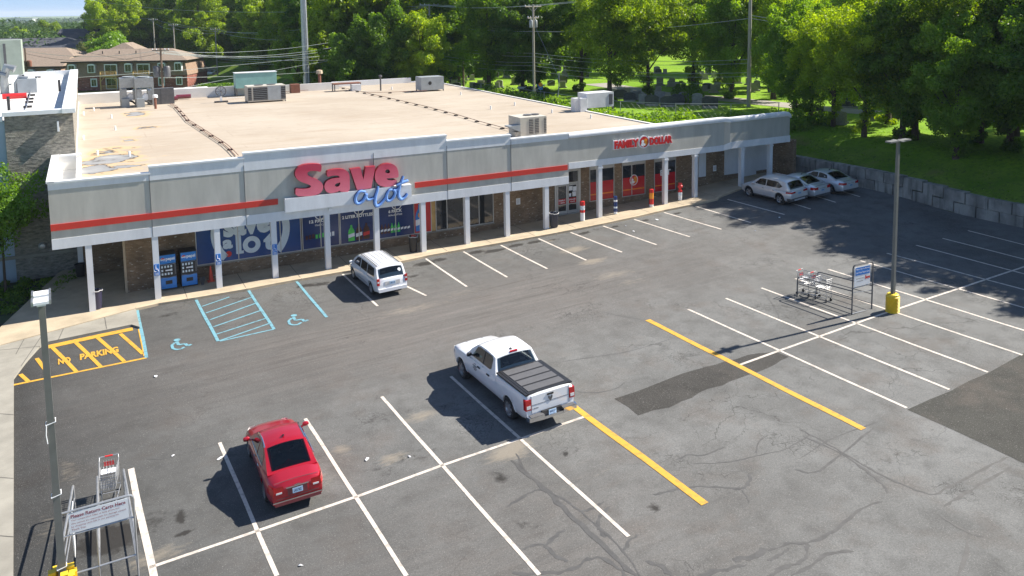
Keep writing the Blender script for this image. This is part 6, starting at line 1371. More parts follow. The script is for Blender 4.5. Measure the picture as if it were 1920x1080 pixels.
for d0,us,s0 in ((112,range(600,830,40),.62),(125,range(600,900,36),.95),(150,range(560,1120,44),1.0),(185,range(440,1250,38),1.05),(215,range(330,1700,52),1.08),(250,range(215,1300,48),1.1),(300,range(200,560,34),1.15)):
    for u in us:
        if d0<200 and u<480: continue
        x,y=dpt(u+rw.uniform(-12,12),d0+rw.uniform(-8,8)); lo=u<560
        place(tE if rw.random()<(.55 if not lo else .35) else tD,x,y,s0*rw.uniform(.88,1.08),L3,GW_,z=(-.9 if lo else None),sz=s0*rw.uniform(.95,1.15))
for u,d,s in ((205,235,1.0),(235,225,1.05),(262,240,1.1),(300,232,1.1),(350,225,1.08),(395,228,1.1),(440,222,1.1),(480,205,1.05),(520,190,1.0),(198,270,1.05)): x,y=dpt(u,d); place(tD,x,y,s,L3,GW_,z=-1)
L4='rounded garden tree behind the apartment roofs'
for u,v,d,pr_,s,z in ((160,80,205,tF,1.05,0),(180,80,200,tF,1.1,0),(208,90,192,tG,1.25,0),(232,92,190,tG,.9,0),(212,60,200,tG,1.5,0),(195,80,196,tF,1.0,0)): x,y=dpt(u,d); place(pr_,x,y,s,L4,z=-1)
for k,u in enumerate(range(-90,185,17)):
    d=(262,300,345)[k%3]; x,y=dpt(u+rw.uniform(-6,6),d); place((tD,tE,tG,tD)[k%4],x,y,(.62,.7,1.5,.75)[k%4]*(1.25 if d>330 else 1),'round-crowned tree in the belt beyond the apartment roofs','trees beyond the apartment roofs',z=-5 if d<330 else -7)
# far woodland on the horizon
def far_woods():
    R=np.random.default_rng(77); V,F,Tn=[],[],[]
    for d,n_,r,z in ((240,14,6,-3),(270,18,7,-3),(310,22,8,-3),(370,26,9,-4),(450,34,11,-4),(560,40,13,-5),(700,46,15,-6),(900,50,18,-7),(1200,60,22,-9),(1600,70,26,-12),(2200,80,34,-16)):
        u0,u1=(-260,230) if d<600 else (-300,700)
        for k in range(n_):
            u=u0+(u1-u0)*(k+R.random())/n_; 
            if d<330 and 40<u<150 and d<260: continue
            dd=d*(1+.1*R.normal()); p=DP(u,30,dd); hh=r*(.7+.5*R.random())
            ztop=CAMP[2]-dd*((60-27*min(1,max(0,dd-240)/1500)**.4)-24+6*R.normal()*(1 if dd<600 else .25))/CF
            c=(p[0],p[1],ztop-hh*.75); leaves(V,F,Tn,c,(hh*1.1,hh*1.1,hh*.75),1100 if d<500 else 350,hh*.055 if d<500 else hh*.10,R,surf=.75,tb=R.random()*.55)
    o=foliage_obj('far_woods',V,F,Tn,M['leaffar']); tag(o,'distant belt of woodland under the skyline','woods',kind='stuff')
far_woods()
# undergrowth along the roof edge, bank foot, planting bed
def scatter(name,areas,label,mat,seed,ls=.14,cat='undergrowth'):
    R=np.random.default_rng(seed); V,F,Tn=[],[],[]
    for (x,y,z,rx_,ry_,rz_,n_) in areas: leaves(V,F,Tn,(x,y,z),(rx_,ry_,rz_),n_,ls,R,surf=.3)
    return tag(foliage_obj(name,V,F,Tn,mat),label,cat,kind='stuff')
ar=[];q=random.Random(9)
for k in range(230):
    y=q.uniform(5,47); x=29.7+q.uniform(0,7.5)+(q.uniform(0,6) if y<16 else 0); r=q.uniform(.5,1.3); ar.append((x,y,max(T(x,y),2.6)+r*.35+(.9 if x<33 else 0),r,r,r*.8,260))
for k in range(60): x=q.uniform(29.5,52); y=q.uniform(4.5,11); r=q.uniform(.5,1.2); ar.append((x,y,T(x,y)+r*.4,r,r,r*.8,220))
scatter('undergrowth',ar,'tangle of dark green undergrowth between the store roof and the cemetery',M['leafdark'],3)
ar=[]
for k in range(90): p=Zp(q.uniform(-60,150),q.uniform(478,600),-.75); r=q.uniform(.25,.55); ar.append((p[0],p[1],-.72+r*.2,r,r,r*.55,150))
ar=[a for a in ar if tB(a[:3])[1]<8.5 and (a[1]-Zp(0,609,-.42)[1])-(a[0]-Zp(0,609,-.42)[0])*1.72>.4 or a[0]<-15.3 and tB(a[:3])[1]<8.5 and a[1]>1.2]
scatter('ground_cover',ar,'low dark green ground cover in the planting bed beside the walkway',M['leafdark'],4,.09,'ground cover')
# tuft scatter for the lawn edges of the bank
ar=[]
for k in range(420): x=q.uniform(WX+.6,50); y=q.uniform(-34,6); ar.append((x,y,T(x,y)+.02,.5,.5,.10,26))
scatter('bank_grass',ar,'rough grass tufts on the bank above the retaining wall',M['leafbright'],6,.055,'grass')
# small tree in the planting bed
st=make_tree('young_tree',14,7.4,2.5,2.7,11000,.085,M['leafbright'],'young tree in the planting bed against the rough block wall','tree',None,24,.09,ivy=False)
p=Fp(2,440,6.2); pw=fB(p[0],6.2,0); st.location=(pw[0],pw[1],-.8)
# two trimmed dark shrubs and other shrubs among the graves
def shrub(label,u,v,r,mat,z=4.0,h=1.3):
    R=np.random.default_rng(int(u)); V,F,Tn=[],[],[]; leaves(V,F,Tn,(0,0,r*h*.6),(r,r,r*h*.75),900,.12,R,surf=.6); leaves(V,F,Tn,(0,0,r*h*1.1),(r*.55,r*.55,r*h*.5),400,.12,R,surf=.5)
    x,y=zg(u,v,z); root=empty('shrub',(x,y,T(x,y)),0,label,'shrub'); foliage_obj('foliage',V,F,Tn,mat,root); mb=MB(); mb.cyl((0,0,-.1),(0,0,r),.05); mb.build('stem',M['trunk'],root)
shrub('left one of two dark conical shrubs among the headstones',1277,191,1.15,M['leafdark']); shrub('right one of two dark conical shrubs among the headstones',1299,195,1.2,M['leafdark'])
# ---- headstones
def stone(kind,x,y,rz,s,label):
    r=empty('headstone',(x,y,T(x,y)),rz,label,'headstone','headstones in the cemetery grass'); r.scale=(s,s,s); mt=M['stone_dark'] if kind==2 else M['stone']
    mb=MB(); mb.box(-.55,-.2,-.05,.55,.2,.16); mb.build('plinth',M['stone'],r)
    mb=MB()
    if kind==0: pts=[(-.42,.16),(.42,.16),(.42,.80)]+[(.42*math.cos(t),.80+.18*math.sin(t)) for t in np.linspace(.2,math.pi-.2,8)]+[(-.42,.80)]
    elif kind==1: pts=[(-.38,.16),(.38,.16),(.38,.95),(-.38,.95)]
    else: pts=[(-.6,.16),(.6,.16),(.6,.75),(.3,.9),(-.3,.9),(-.6,.75)]
    mb.prism(pts,.2,axis='y',o=-.1); mb.build('tablet',mt,r); return r
SL={0:'grey round-topped headstone in the cemetery grass',1:'grey square-topped headstone in the cemetery grass',2:'dark wide headstone in the cemetery grass'}
prot={k:stone(k,0,0,0,1,SL[k]) for k in (0,1,2)}; first={0:1,1:1,2:1}
def putstone(k,x,y,rz,s):
    if first[k]: first[k]=0; o=prot[k]
    else: o=copy_tree(prot[k])
    o.location=(x,y,T(x,y)); o.rotation_euler=(0,0,rz); o.scale=(s,s,s)
for k,u,v,s in [(0,1282,194,1.15),(0,1307,197,1.15),(1,1194,187,1.0),(0,1151,184,1.0),(2,1163,186,1.1),(0,1175,180,.9),(2,1180,190,1.0),(0,1236,192,1.1),(2,1252,200,1.1),(2,1270,196,1.1),(0,1240,188,.9),(2,1331,203,1.2),(1,1305,167,.9),(2,1326,169,.9),(1,1345,168,.9),(1,1205,195,1.0),(2,1222,198,1.1)]:
    x,y=zg(u,v); putstone(k,x,y,R_(-35)+rw.uniform(-.1,.1),s*1.15)
for i in range(110):
    u=rw.choice([rw.uniform(840,1110),rw.uniform(1230,1500),rw.uniform(1500,1920)]); v=rw.uniform(132,176) if u<1500 else rw.uniform(150,235); x,y=zg(u,v)
    if v>170 and u<1130: continue
    putstone(rw.choice([0,1,1,2]),x,y,R_(-35)+rw.uniform(-.15,.15),rw.uniform(.8,1.2))
# cemetery drive
mb=MB(); pts=[(1115,157),(1150,162),(1190,169),(1230,175),(1290,180),(1340,184),(1400,190),(1500,200),(1640,212)]; PP=[np.array(zg(*q_)) for q_ in pts]
for i,q_ in enumerate(PP):
    d=PP[min(i+1,len(PP)-1)]-PP[max(i-1,0)]; d/=np.linalg.norm(d); nn=np.array((-d[1],d[0]))*1.9
    for s_ in (-1,1): c_=q_+nn*s_; mb.v.append((c_[0],c_[1],T(c_[0],c_[1])+.03))
for i in range(len(PP)-1): mb.f.append((2*i,2*i+1,2*i+3,2*i+2)); mb.m.append(0)
M['drive']=pm('pale_tarmac_drive',(.30,.28,.25),.9,.12,.6); tag(mb.build('cemetery_drive',M['drive']),kind='structure')
# chain-link fence: posts and rails
fe=empty('chain_link_fence',(0,0,0),0,'thin wire fence on posts along the edge of the cemetery','fence')
fp=[zg(u,v,3.7) for u,v in ((870,172),(925,176),(985,183),(1050,196),(1105,196),(1180,206),(1236,218),(1320,214),(1400,210))]
fp=[(34,60),(34.3,52),(34.8,44),(35.3,37),(35.8,31),(36.2,25),(37,19),(40,14.5),(44,11.5),(48,9.5)]
for x,y in fp: mb=MB(); z=T(x,y); mb.cyl((x,y,z-.2),(x,y,z+1.7),.04,n=6); mb.build('post',M['galv'],fe)
mb=MB(); mb.tube([(x,y,T(x,y)+1.68) for x,y in fp],.02,4); mb.build('top_rail',M['galv'],fe)
mb=MB()
for a,c_ in zip(fp[:-1],fp[1:]):
    L=math.hypot(c_[0]-a[0],c_[1]-a[1]); k=int(L/.5)
    for i in range(k):
        for s_ in (0,1):
            t0,t1=i/k,(i+1)/k; p=(a[0]+(c_[0]-a[0])*t0,a[1]+(c_[1]-a[1])*t0); r_=(a[0]+(c_[0]-a[0])*t1,a[1]+(c_[1]-a[1])*t1); z0,z1=T(*p),T(*r_)
            for h0 in (.3,1.0): mb.tube([(*p,z0+h0+(.55 if s_ else 0)),(*r_,z1+h0+(0 if s_ else .55))],.003,3)
mb.build('wire_mesh',M['galv'],fe)
# ================================================================ UTILITY POLES, WIRES, MAST
def upole(label,x,y,z0,z1,mat='wood_pole',r=.17,arm=None,cans=0,adir=(1,0),group='wooden utility poles'):
    o=empty('utility_pole',(x,y,z0),0,label,'utility pole',group); h=z1-z0
    mb=MB(); mb.cyl((0,0,-.5),(0,0,h),r,r*.7,10); mb.build('pole',M[mat],o,smooth=True)
    a=np.array((*adir,0))/np.hypot(*adir)
    for z,w_ in (arm or ()):
        mb=MB(); mb.bar(tuple(-a*w_+np.array((0,0,h-z))),tuple(a*w_+np.array((0,0,h-z))),.10,.12); ca=mb.build('crossarm',M[mat],o)
        mb=MB(); mb.bar(tuple(-a*w_*.6+np.array((0,0,h-z))),(0,0,h-z-.7),.04); mb.bar(tuple(a*w_*.6+np.array((0,0,h-z))),(0,0,h-z-.7),.04); mb.build('brace',M['galv'],ca)
        for t in (-.95,-.5,.5,.95): mb=MB(); q_=a*w_*t; mb.lathe([(0,.05),(.05,.06),(.06,.12),(.035,.2),(0,.22)],(q_[0],q_[1],h-z),8); mb.build('insulator',M['whiteprint'],ca,smooth=True)
    for k in range(cans):
        t=(k-(cans-1)/2)*.75; q_=a*(t if abs(t)>.3 else .38); mb=MB(); z=h-2.3; mb.lathe([(0,-.45),(.20,-.45),(.22,-.40),(.22,.35),(.16,.45),(0,.48)],(q_[0],q_[1],z),12); c_=mb.build('transformer',M['hvacgrey'],o,smooth=True)
        mb=MB(); mb.cyl((q_[0],q_[1],z+.45),(q_[0],q_[1],z+.65),.04,n=6); mb.build('bushing',M['whiteprint'],c_)
    return o
p1x,p1y=35.35,60.2; p2x,p2y=40.1,40.4; p3x,p3y=53.75,19.0
A12=(p2y-p1y,p1x-p2x)
upole('wooden utility pole with one thin crossarm, left of the two-transformer pole',p1x,p1y,3.5,15.4,arm=((.15,1.6),),adir=A12)
upole('pale utility pole carrying two grey transformers above the roof edge',p2x,p2y,3.6,15.1,arm=((.25,1.35),(1.6,.9)),cans=2,adir=A12)
upole('thick pale utility pole behind the right-hand fascia, cut by the top of the picture',p3x,p3y,3.6,19.5,r=.22,cans=1,arm=((1.0,1.3),),adir=(1,1.4))
x,y=39.0,57.5; upole('short brown pole without wires among the headstones',x,y,3.6,7.9,'wood_dark',.16)
for u,v0,v1,d,lb in ((615,98,150,118,'plain pale pole just right of the tall steel mast'),(652,115,150,135,'thin distant pole between the mast and the crossarm pole')):
    b0=DP(u,v1,d); t0=DP(u,v0,d); upole(lb,b0[0],b0[1],b0[2]-4,t0[2],r=.14)
DPs=[]
for u,v0,v1,d,lb in ((407,52,120,185,'distant pole with short crossarm near the parked cars'),(328,44,101,190,'distant pole second from the left before the woods'),(290,34,88,200,'distant pole farthest left before the woods')):
    b0=DP(u,v1,d); t0=DP(u,v0,d); upole(lb,b0[0],b0[1],b0[2]-2,t0[2],arm=((.4,1.0),),r=.16,adir=(1,-.4)); DPs.append(t0)
# near pole behind the back parapet with two dark transformers
b0=DP(306,176,100); t0=DP(299,90,100)
o=upole('dark wooden pole with two big black transformers behind the rooftop condensers',b0[0],b0[1],-.5,t0[2],'wood_dark',.16,arm=((.25,1.0),),adir=(1,-.5))
for t in (-.62,.62):
    mb=MB(); h=t0[2]+.5; mb.lathe([(0,-.75),(.36,-.75),(.40,-.6),(.40,.45),(.3,.6),(0,.62)],(t*.87,-t*.48,h-2.75),14); mb.build('transformer',M['darkmetal'],o,smooth=True)
b0=DP(50,135,112); t0=DP(46,90,112)
o=upole('mossy pole with two rust-streaked transformers behind the block building roof',b0[0],b0[1],-.5,t0[2],'wood_dark',.15)
for t in (-.45,.45):
    mb=MB(); h=t0[2]+.5; mb.lathe([(0,-.4),(.27,-.4),(.30,-.3),(.30,.35),(.2,.45),(0,.48)],(t*.87,-t*.48,h-2.1),12); mb.build('transformer',M['rust'],o,smooth=True)
# steel mast
x,y=dpt(571,112); ms=empty('steel_mast',(x,y,-1),0,'tall tapering galvanised steel mast rising behind the store','mast'); mb=MB(); mb.cyl((0,0,-.5),(0,0,34),.50,.33,12); mb.build('mast_shaft',M['galv'],ms,smooth=False)
mb=MB(); mb.tube([(.2,-.44,0),(.18,-.38,17),(.15,-.3,33)],.05,5); mb.build('cable_run',M['whiteprint'],ms)
# wires
def wire(p,q_,sag,r_=.022,lab='pale overhead wire sagging between the utility poles',mat='wire',n_=16,grp='overhead wires'):
    p=np.array(p,float);q_=np.array(q_,float); pts=[tuple(p+(q_-p)*t-np.array((0,0,4*sag*t*(1-t)))) for t in np.linspace(0,1,n_)]
    mb=MB(); mb.tube(pts,r_,4); tag(mb.build('overhead_wire',M[mat]),lab,'wire',grp)
def ptp(k,off,z):
    base={1:(p1x,p1y),2:(p2x,p2y),3:(p3x,p3y)}[k]; a=np.array(A12)/np.hypot(*A12); return (base[0]+a[0]*off,base[1]+a[1]*off,z)
for off in (-1.5,-.7,.7,1.5): wire(ptp(1,off,15.35),ptp(2,off*.85,14.95),.35)
for off in (-1.2,0,1.2): wire(ptp(2,off,14.95),ptp(3,off,18.2),.5)
wire(ptp(1,0,12.6),ptp(2,0,11.9),.3); wire(ptp(2,0,11.9),ptp(3,0,13.3),.5)
for z1_,z2_,z3_ in ((10.0,9.3,9.0),(9.6,8.9,8.6),(8.6,8.2,7.6),(8.2,7.8,7.2),(7.6,7.2,6.5)): wire(ptp(1,0,z1_),ptp(2,0,z2_),.35,.018); wire(ptp(2,0,z2_),ptp(3,0,z3_),.55,.018)
e3=(p3x,p3y)
for z3_,v in ((13.3,112),(13.6,96)):
    q_=DP(2150,v,66); wire((*e3,z3_),q_,.5)
q_=DP(2150,255,58); wire((*e3,7.0),q_,.9,.02); q_=DP(2150,232,60); wire((*e3,7.3),q_,.9,.014)
# fan of wires from pole 1 towards the left
for z1_,(u,v,d),sg in ((15.2,(120,-10,230),2.5),(15.2,(407,56,185),2.2),(15.3,(328,48,190),2.6),(14.0,(407,60,185),2.6),(13.6,(290,95,100),1.8),(13.2,(290,98,100),2.2),(12.4,(300,100,100),2.0),(9.6,(300,98,100),1.0),(9.2,(300,94,100),1.4),(8.5,(407,110,185),1.0),(8.2,(407,116,185),.8),(7.6,(300,146,100),.5),(7.9,(615,118,118),.3),(7.4,(615,130,118),.4),(10.2,(60,150,100),.6),(9.9,(306,172,100),-.2)):
    wire(ptp(1,0,z1_),DP(u,v,d),sg,.024)
for i in range(2): wire(DPs[i],DPs[i+1],.4); wire(DPs[i]+np.array((0,0,-1.2)),DPs[i+1]+np.array((0,0,-1.2)),.5)
wire(DPs[2],DP(60,30,240),.6); wire(DP(299,94,100),DP(46,95,112),.8,.02); wire(DP(299,100,100),DP(46,100,112),1.0,.02,mat='wiredark'); wire(DP(300,118,100),DP(105,80,165),.6,.02,mat='wiredark')
# guy post and little decoration near the transformer pole
gx,gy=41.0,36.2; z=T(gx,gy); g=empty('guy_post',(gx,gy,z),0,'leaning white post with guy cable at the cemetery fence','post'); mb=MB(); mb.tube([(-.25,0,-.2),(0,0,1.7),(.02,0,3.2)],.07,6); mb.build('post',M['galv'],g); mb=MB(); mb.tube([(0,0,2.6),(-.8,4,8.5)],.02,4); mb.tube([(0,0,2.6),(-4.5,1.5,.3)],.025,4); mb.build('guy_cable',M['galv'],g)
x,y=zg(1014,186,3.6); g=empty('garden_ornament',(x,y,T(x,y)),R_(-30),'small blue and orange winged ornament on a stake beside the transformer pole','ornament')
mb=MB(); mb.cyl((0,0,-.1),(0,0,.9),.03,n=6); mb.build('stake',M['galv'],g); mb=MB(); mb.add([(0,0,.7),(-.55,0,1.5),(-.1,0,1.25)],[(0,1,2)]); mb.add([(0,0,.7),(.55,0,1.5),(.1,0,1.25)],[(0,1,2)]); mb.prism([(-.25,.75),(.25,.75),(.3,1.15),(-.3,1.15)],.08,axis='y',o=-.04); mb.build('blue_wings',M['signblue'],g)
mb=MB(); mb.lathe([(0,1.1),(.22,1.2),(.27,1.4),(.15,1.6),(0,1.65)],(0,0,0),10); mb.build('orange_top',M['orangeprint'],g)
x,y=zg(988,180,3.6); g=empty('white_trough',(x,y,T(x,y)),R_(-35),'white raised trough on legs left of the transformer pole','trough'); mb=MB(); mb.box(-1.1,-.35,.55,1.1,.35,.8); mb.build('tray',M['hvacwhite'],g); mb=MB(); mb.tube([(-1.05,0,.8),(-1.05,0,1.25),(-.6,0,1.2)],.05,5); mb.build('handle',M['galv'],g)
for x_ in (-1,1): mb=MB(); mb.box(x_*.95-.04,-.3,-.1,x_*.95+.04,.3,.55); mb.build('leg',M['galv'],g)
# ================================================================ ROOFTOP PLANT (store frame; each unit stands on the roof)
RZ0=5.95
def rooft(name,label,cat,u,v,group=None,z=RZ0,rz=0,by=None):
    p=tB(Zp(u,v,z)); w_=fB(p[0],p[1],z); return empty(name,tuple(w_),AL+rz,label,cat,group)
def px(d,u0,u1): return abs(u1-u0)*d/CF
def louvre(mb,x0,x1,y,z0,z1,n_=8,vert=False):
    for k in range(n_):
        if vert: x=x0+(x1-x0)*(k+.5)/n_; mb.box(x-.012,y-.02,z0,x+.012,y,z1)
        else: z=z0+(z1-z0)*(k+.5)/n_; mb.box(x0,y-.02,z-.012,x1,y,z+.012)
# big beige unit near the front
r=rooft('air_handler','large beige packaged air unit with twin fans right behind the front parapet','air conditioner',1001,256); r.scale=(.80,.80,.80)
mb=MB(); mb.box(-1.45,-.3,.15,1.1,1.9,1.75); cb_=mb.build('cabinet',M['hvac'],r); mb=MB(); mb.box(-1.6,-.4,0,1.2,2.0,.15); mb.build('kerb_frame',M['hvacwhite'],r)
for x0,x1 in ((-.62,-.2),(-.05,.35),(.85,1.08)):
    mb=MB(); mb.box(x0,-.31,.3,x1,-.295,1.6); pn=mb.build('coil_recess',M['darkmetal'],cb_); mb=MB(); louvre(mb,x0,x1,-.312,.3,1.6,9); mb.build('coil_grille',M['hvac'],pn)
for x in (-.1,.62): mb=MB(); mb.lathe([(.36,0),(.40,.07),(.38,.08),(.0,.03)],(x,.9,1.75),18); mb.build('fan_ring',M['darkmetal'],cb_)
mb=MB(); mb.hexa([(-2.5,-.3,1.0),(-1.46,-.3,.55),(-1.46,.6,.55),(-2.5,.6,1.0),(-2.5,-.3,1.1),(-1.46,-.3,1.15),(-1.46,.6,1.15),(-2.5,.6,1.1)]); mb.build('intake_hood',M['hvacgrey'],r)
mb=MB(); mb.box(-1.9,-.2,.1,-1.46,.5,.55); mb.build('duct_box',M['hvac'],r)
# far-left condenser racks
def racks():
    for i,(u,lb) in enumerate(((244,'left one of two tall grey condenser racks on legs'),(272,'right one of two tall grey condenser racks on legs'))):
        r=rooft('condenser_rack',lb,'condenser',u,199,'tall condenser racks on the store roof'); r.scale=(.66,.66,.70)
        mb=MB(); mb.box(-1.25,-1.0,2.6,1.25,1.0,3.9); t=mb.build('coil_cabinet',M['ductgrey'],r); mb=MB(); mb.lathe([(.75,0),(.85,.16),(.80,.17),(0,.04)],(0,0,3.9),20); f=mb.build('fan_ring',M['hvacgrey'],t)
        mb=MB()
        for k in range(4): a=k*math.pi/2; mb.bar((.1*math.cos(a),.1*math.sin(a),3.98),(.7*math.cos(a),.7*math.sin(a),3.98),.2,.02)
        mb.build('fan_blades',M['darkmetal'],f)
        for x in (-1.15,1.15):
            for y in (-.9,.9): mb=MB(); mb.box(x-.09,y-.09,0,x+.09,y+.09,2.6); mb.build('leg',M['ductgrey'],r)
        mb=MB(); mb.box(-1.0,-.9,1.0,-.35,.9,2.4); mb.box(.45,-.9,.9,1.0,.9,2.2); mb.build('side_box',M['ductgrey'],r)
        mb=MB(); mb.lathe([(0,-.3),(.45,-.28),(.5,0),(.45,.28),(0,.3)],(.1,-.5,1.3),14,ax='y'); mb.build('fan_casing',M['whiteprint'],r,smooth=True)
        mb=MB(); mb.tube([(-.9,-1,.2),(-.4,-1.1,.9),(.3,-1.1,.7),(.8,-1,.25)],.13,7); mb.build('pipework',M['dark'],r)
        mb=MB(); mb.box(-1.1,-1.5,0,-.1,-.9,1.15); mb.build('control_box',M['hvacgrey'],r)
racks()
def boxunit(name,label,cat,u,v,w_,d,h,mat,legs=0,rz=0,extra=None):
    r=rooft(name,label,cat,u,v,rz=rz); mb=MB(); mb.box(-w_/2,-d/2,legs,w_/2,d/2,legs+h); b_=mb.build('cabinet',M[mat],r)
    if legs:
        for x in (-w_/2+.06,w_/2-.06):
            for y in (-d/2+.06,d/2-.06): mb=MB(); mb.box(x-.05,y-.05,0,x+.05,y+.05,legs); mb.build('leg',M['darkmetal'],r)
    return r,b_
r,b_=boxunit('electrical_cabinet','wide dark grey electrical cabinet to the right of the condenser racks','cabinet',302,195,2.4,.7,1.55,'darkmetal'); mb=MB(); mb.box(-.01,-.36,.05,.01,-.351,1.5); mb.build('door_seam',M['dark'],b_)
r,b_=boxunit('condenser_unit','long faded teal condenser on legs behind the grey unit','condenser',480,178,4.2,1.3,1.55,'teal',.85); mb=MB(); mb.box(-2.15,-.7,2.4,2.15,.7,2.46); mb.build('lid',M['hvacwhite'],r)
r,b_=boxunit('air_handler','grey packaged air unit with open dark coil, standing left on the roof','air conditioner',498,190,3.6,1.8,1.5,'hvac',.12)
for x0,x1 in ((-1.78,-1.45),(-1.3,.05),(1.35,1.79)): mb=MB(); mb.box(x0,-.92,.25,x1,-.90,1.5); pn=mb.build('coil_recess',M['dark'],b_); mb=MB(); louvre(mb,x0,x1,-.922,.25,1.5,7); mb.build('coil_grille',M['hvacgrey'],pn)
mb=MB(); mb.box(.08,-.93,.2,1.33,-.90,1.58); mb.build('grey_panel',M['hvacgrey'],b_)
for x in (-.6,.6): mb=MB(); mb.lathe([(.4,0),(.45,.06),(0,.02)],(x,0,1.62),16); mb.build('fan_ring',M['darkmetal'],b_)
r,b_=boxunit('air_handler','plain grey air unit near the far right roof corner','air conditioner',806,170,2.6,1.7,1.4,'hvacgrey',.15); mb=MB(); mb.lathe([(0,0),(.2,0)],(-.3,-.86,.9),12,ax='y'); mb.build('vent_cap',M['dark'],b_)
r,b_=boxunit('air_handler','white packaged air unit with louvred end at the right roof edge','air conditioner',1117,205,2.7,1.5,1.25,'hvacwhite',.25); mb=MB(); mb.box(.85,-.76,.45,1.25,-.752,1.35); pn=mb.build('coil_recess',M['hvacgrey'],b_); mb=MB(); louvre(mb,.85,1.25,-.765,.45,1.35,6,True); mb.build('coil_grille',M['darkmetal'],pn)
for u,lb in ((1080,'left one of two upright white ducts beside the white air unit'),(1091,'right one of two upright white ducts beside the white air unit')): boxunit('duct_box',lb,'duct',u,209,.62,.6,1.15,'hvacwhite')
boxunit('vent_housing','small rusty brown vent housing beside a horizontal pipe on the roof','vent',553,174,.95,.8,.95,'rust')
boxunit('pipe_rack','low rusty steel rack near the far parapet','rack',650,170,3.0,1.0,.12,'rust',.75)
boxunit('vent_housing','small white vent box under the rusty rack','vent',667,170,1.0,.8,.7,'hvacwhite')
def stack_(name,label,u,v,h,r_,mat,capmat=None,z=RZ0,cat='vent pipe'):
    r=rooft(name,label,cat,u,v,z=z); mb=MB(); mb.cyl((0,0,0),(0,0,h),r_,n=8); mb.build('pipe',M[mat],r)
    mb=MB(); mb.lathe([(0,h-.05),(r_*2.2,h),(r_*2.0,h+r_*2.2),(0,h+r_*2.6)],(0,0,0),10); mb.build('cap',M[capmat or mat],r)
stack_('vent_pipe','brown vent stack with tan cap at the far edge of the roof',600,166,1.7,.17,'rust','tanpvc'); stack_('vent_pipe','thin dark vent stack on the far right part of the roof',714,170,1.5,.09,'darkmetal'); stack_('vent_pipe','brown vent stack with white cap in front of the electrical cabinet',292,204,1.05,.11,'rust','whiteprint')
for i,(u,v) in enumerate([(157,216),(176,208),(209,222),(216,244),(183,291),(243,293),(157,262),(735,168),(864,178),(965,198),(1035,212),(1108,222),(920,205)]):
    p=tB(Zp(u,v,RZ0)); o=MB(); o.cyl((0,0,0),(0,0,.32),.07,n=8); o=o.build('roof_vent',M['whiteprint']); o.location=tuple(fB(p[0],p[1],RZ0)); tag(o,'short white vent stub poking out of the tan roof','roof vent','short white vent stubs on the roof')
# upright fan
r=rooft('exhaust_fan','round upright cage fan standing alone on the roof','fan',415,192); mb=MB(); mb.cyl((-.62,-.1,.06),(.62,-.1,.06),.09,n=6); mb.cyl((-.62,.2,.06),(.62,.2,.06),.09,n=6); mb.build('feet',M['dark'],r); mb=MB(); mb.box(-.1,-.05,.1,.1,.15,.6); mb.build('stand',M['whiteprint'],r)
mb=MB(); mb.tube([(.48*math.cos(t),0,1.1+.48*math.sin(t)) for t in np.linspace(0,2*math.pi,20,endpoint=False)],.045,5,closed=True); 
for k in range(8): a=k*math.pi/4; mb.bar((0,-.02,1.1),(.46*math.cos(a),-.02,1.1+.46*math.sin(a)),.03)
cg=mb.build('cage',M['darkmetal'],r); mb=MB()
for k in range(4): a=k*math.pi/2+.4; mb.bar((.08*math.cos(a),.04,1.1+.08*math.sin(a)),(.4*math.cos(a),.06,1.1+.4*math.sin(a)),.18,.02)
mb.build('blades',M['hvacgrey'],cg)
# gas lines on blocks
def gasline(label,pts,step,r_=.024,mat='rust',z=RZ0,double=False):
    P=[tB(Zp(u,v,z+.12)) for u,v in pts]; root=empty('roof_pipe',(0,0,0),0,label,'pipe','pipes on roof blocks'); 
    off=(-.09,.09) if double else (0,)
    for q_ in off: mb=MB(); mb.tube([tuple(fB(p[0]+q_,p[1],z+.14)) for p in P],r_,5); mb.build('pipe',M[mat],root)
    acc=0
    for a,c_ in zip(P[:-1],P[1:]):
        L=math.hypot(*(c_[:2]-a[:2])); t=step-acc
        while t<L:
            p=a+(c_-a)*t/L; w_=fB(p[0],p[1],z); mb=MB(); mb.box(w_[0]-.16,w_[1]-.08,z,w_[0]+.16,w_[1]+.08,z+.10); mb.build('block',M['dark'],root); t+=step
        acc=(acc+L)%step
gasline('pair of dark pipes on blocks curving from the racks to the front parapet',[(319,194),(330,200),(342,213),(353,226),(372,238),(392,251),(420,269),(433,280),(444,292)],3.4,double=True)
gasline('long thin brown pipe on blocks crossing the roof to the big beige unit',[(605,157),(650,166),(690,175),(740,186),(800,200),(850,213),(900,228),(956,243)],2.2)
gasline('thin brown pipe branching to the far right air unit',[(688,174),(735,173),(780,171),(800,170)],2.4)
gasline('brown pipe running level behind the grey air unit',[(522,173),(552,171),(578,169)],9)
gasline('short white pipe between the fan and the grey unit',[(425,184),(470,182)],9,mat='whiteprint')
for u,v,lb in ((344,181,'longer dark red cylinder lying by the back parapet'),(319,185,'shorter dark red cylinder lying beside the electrical cabinet')):
    p=tB(Zp(u,v,RZ0+.3)); o=MB(); o.cyl((-.7,0,0),(.7,0,0),.22,n=12); o=o.build('red_cylinder',M['p_maroon']); o.location=tuple(fB(p[0],p[1],RZ0+.3)); o.rotation_euler=(0,0,AL); tag(o,lb,'cylinder')
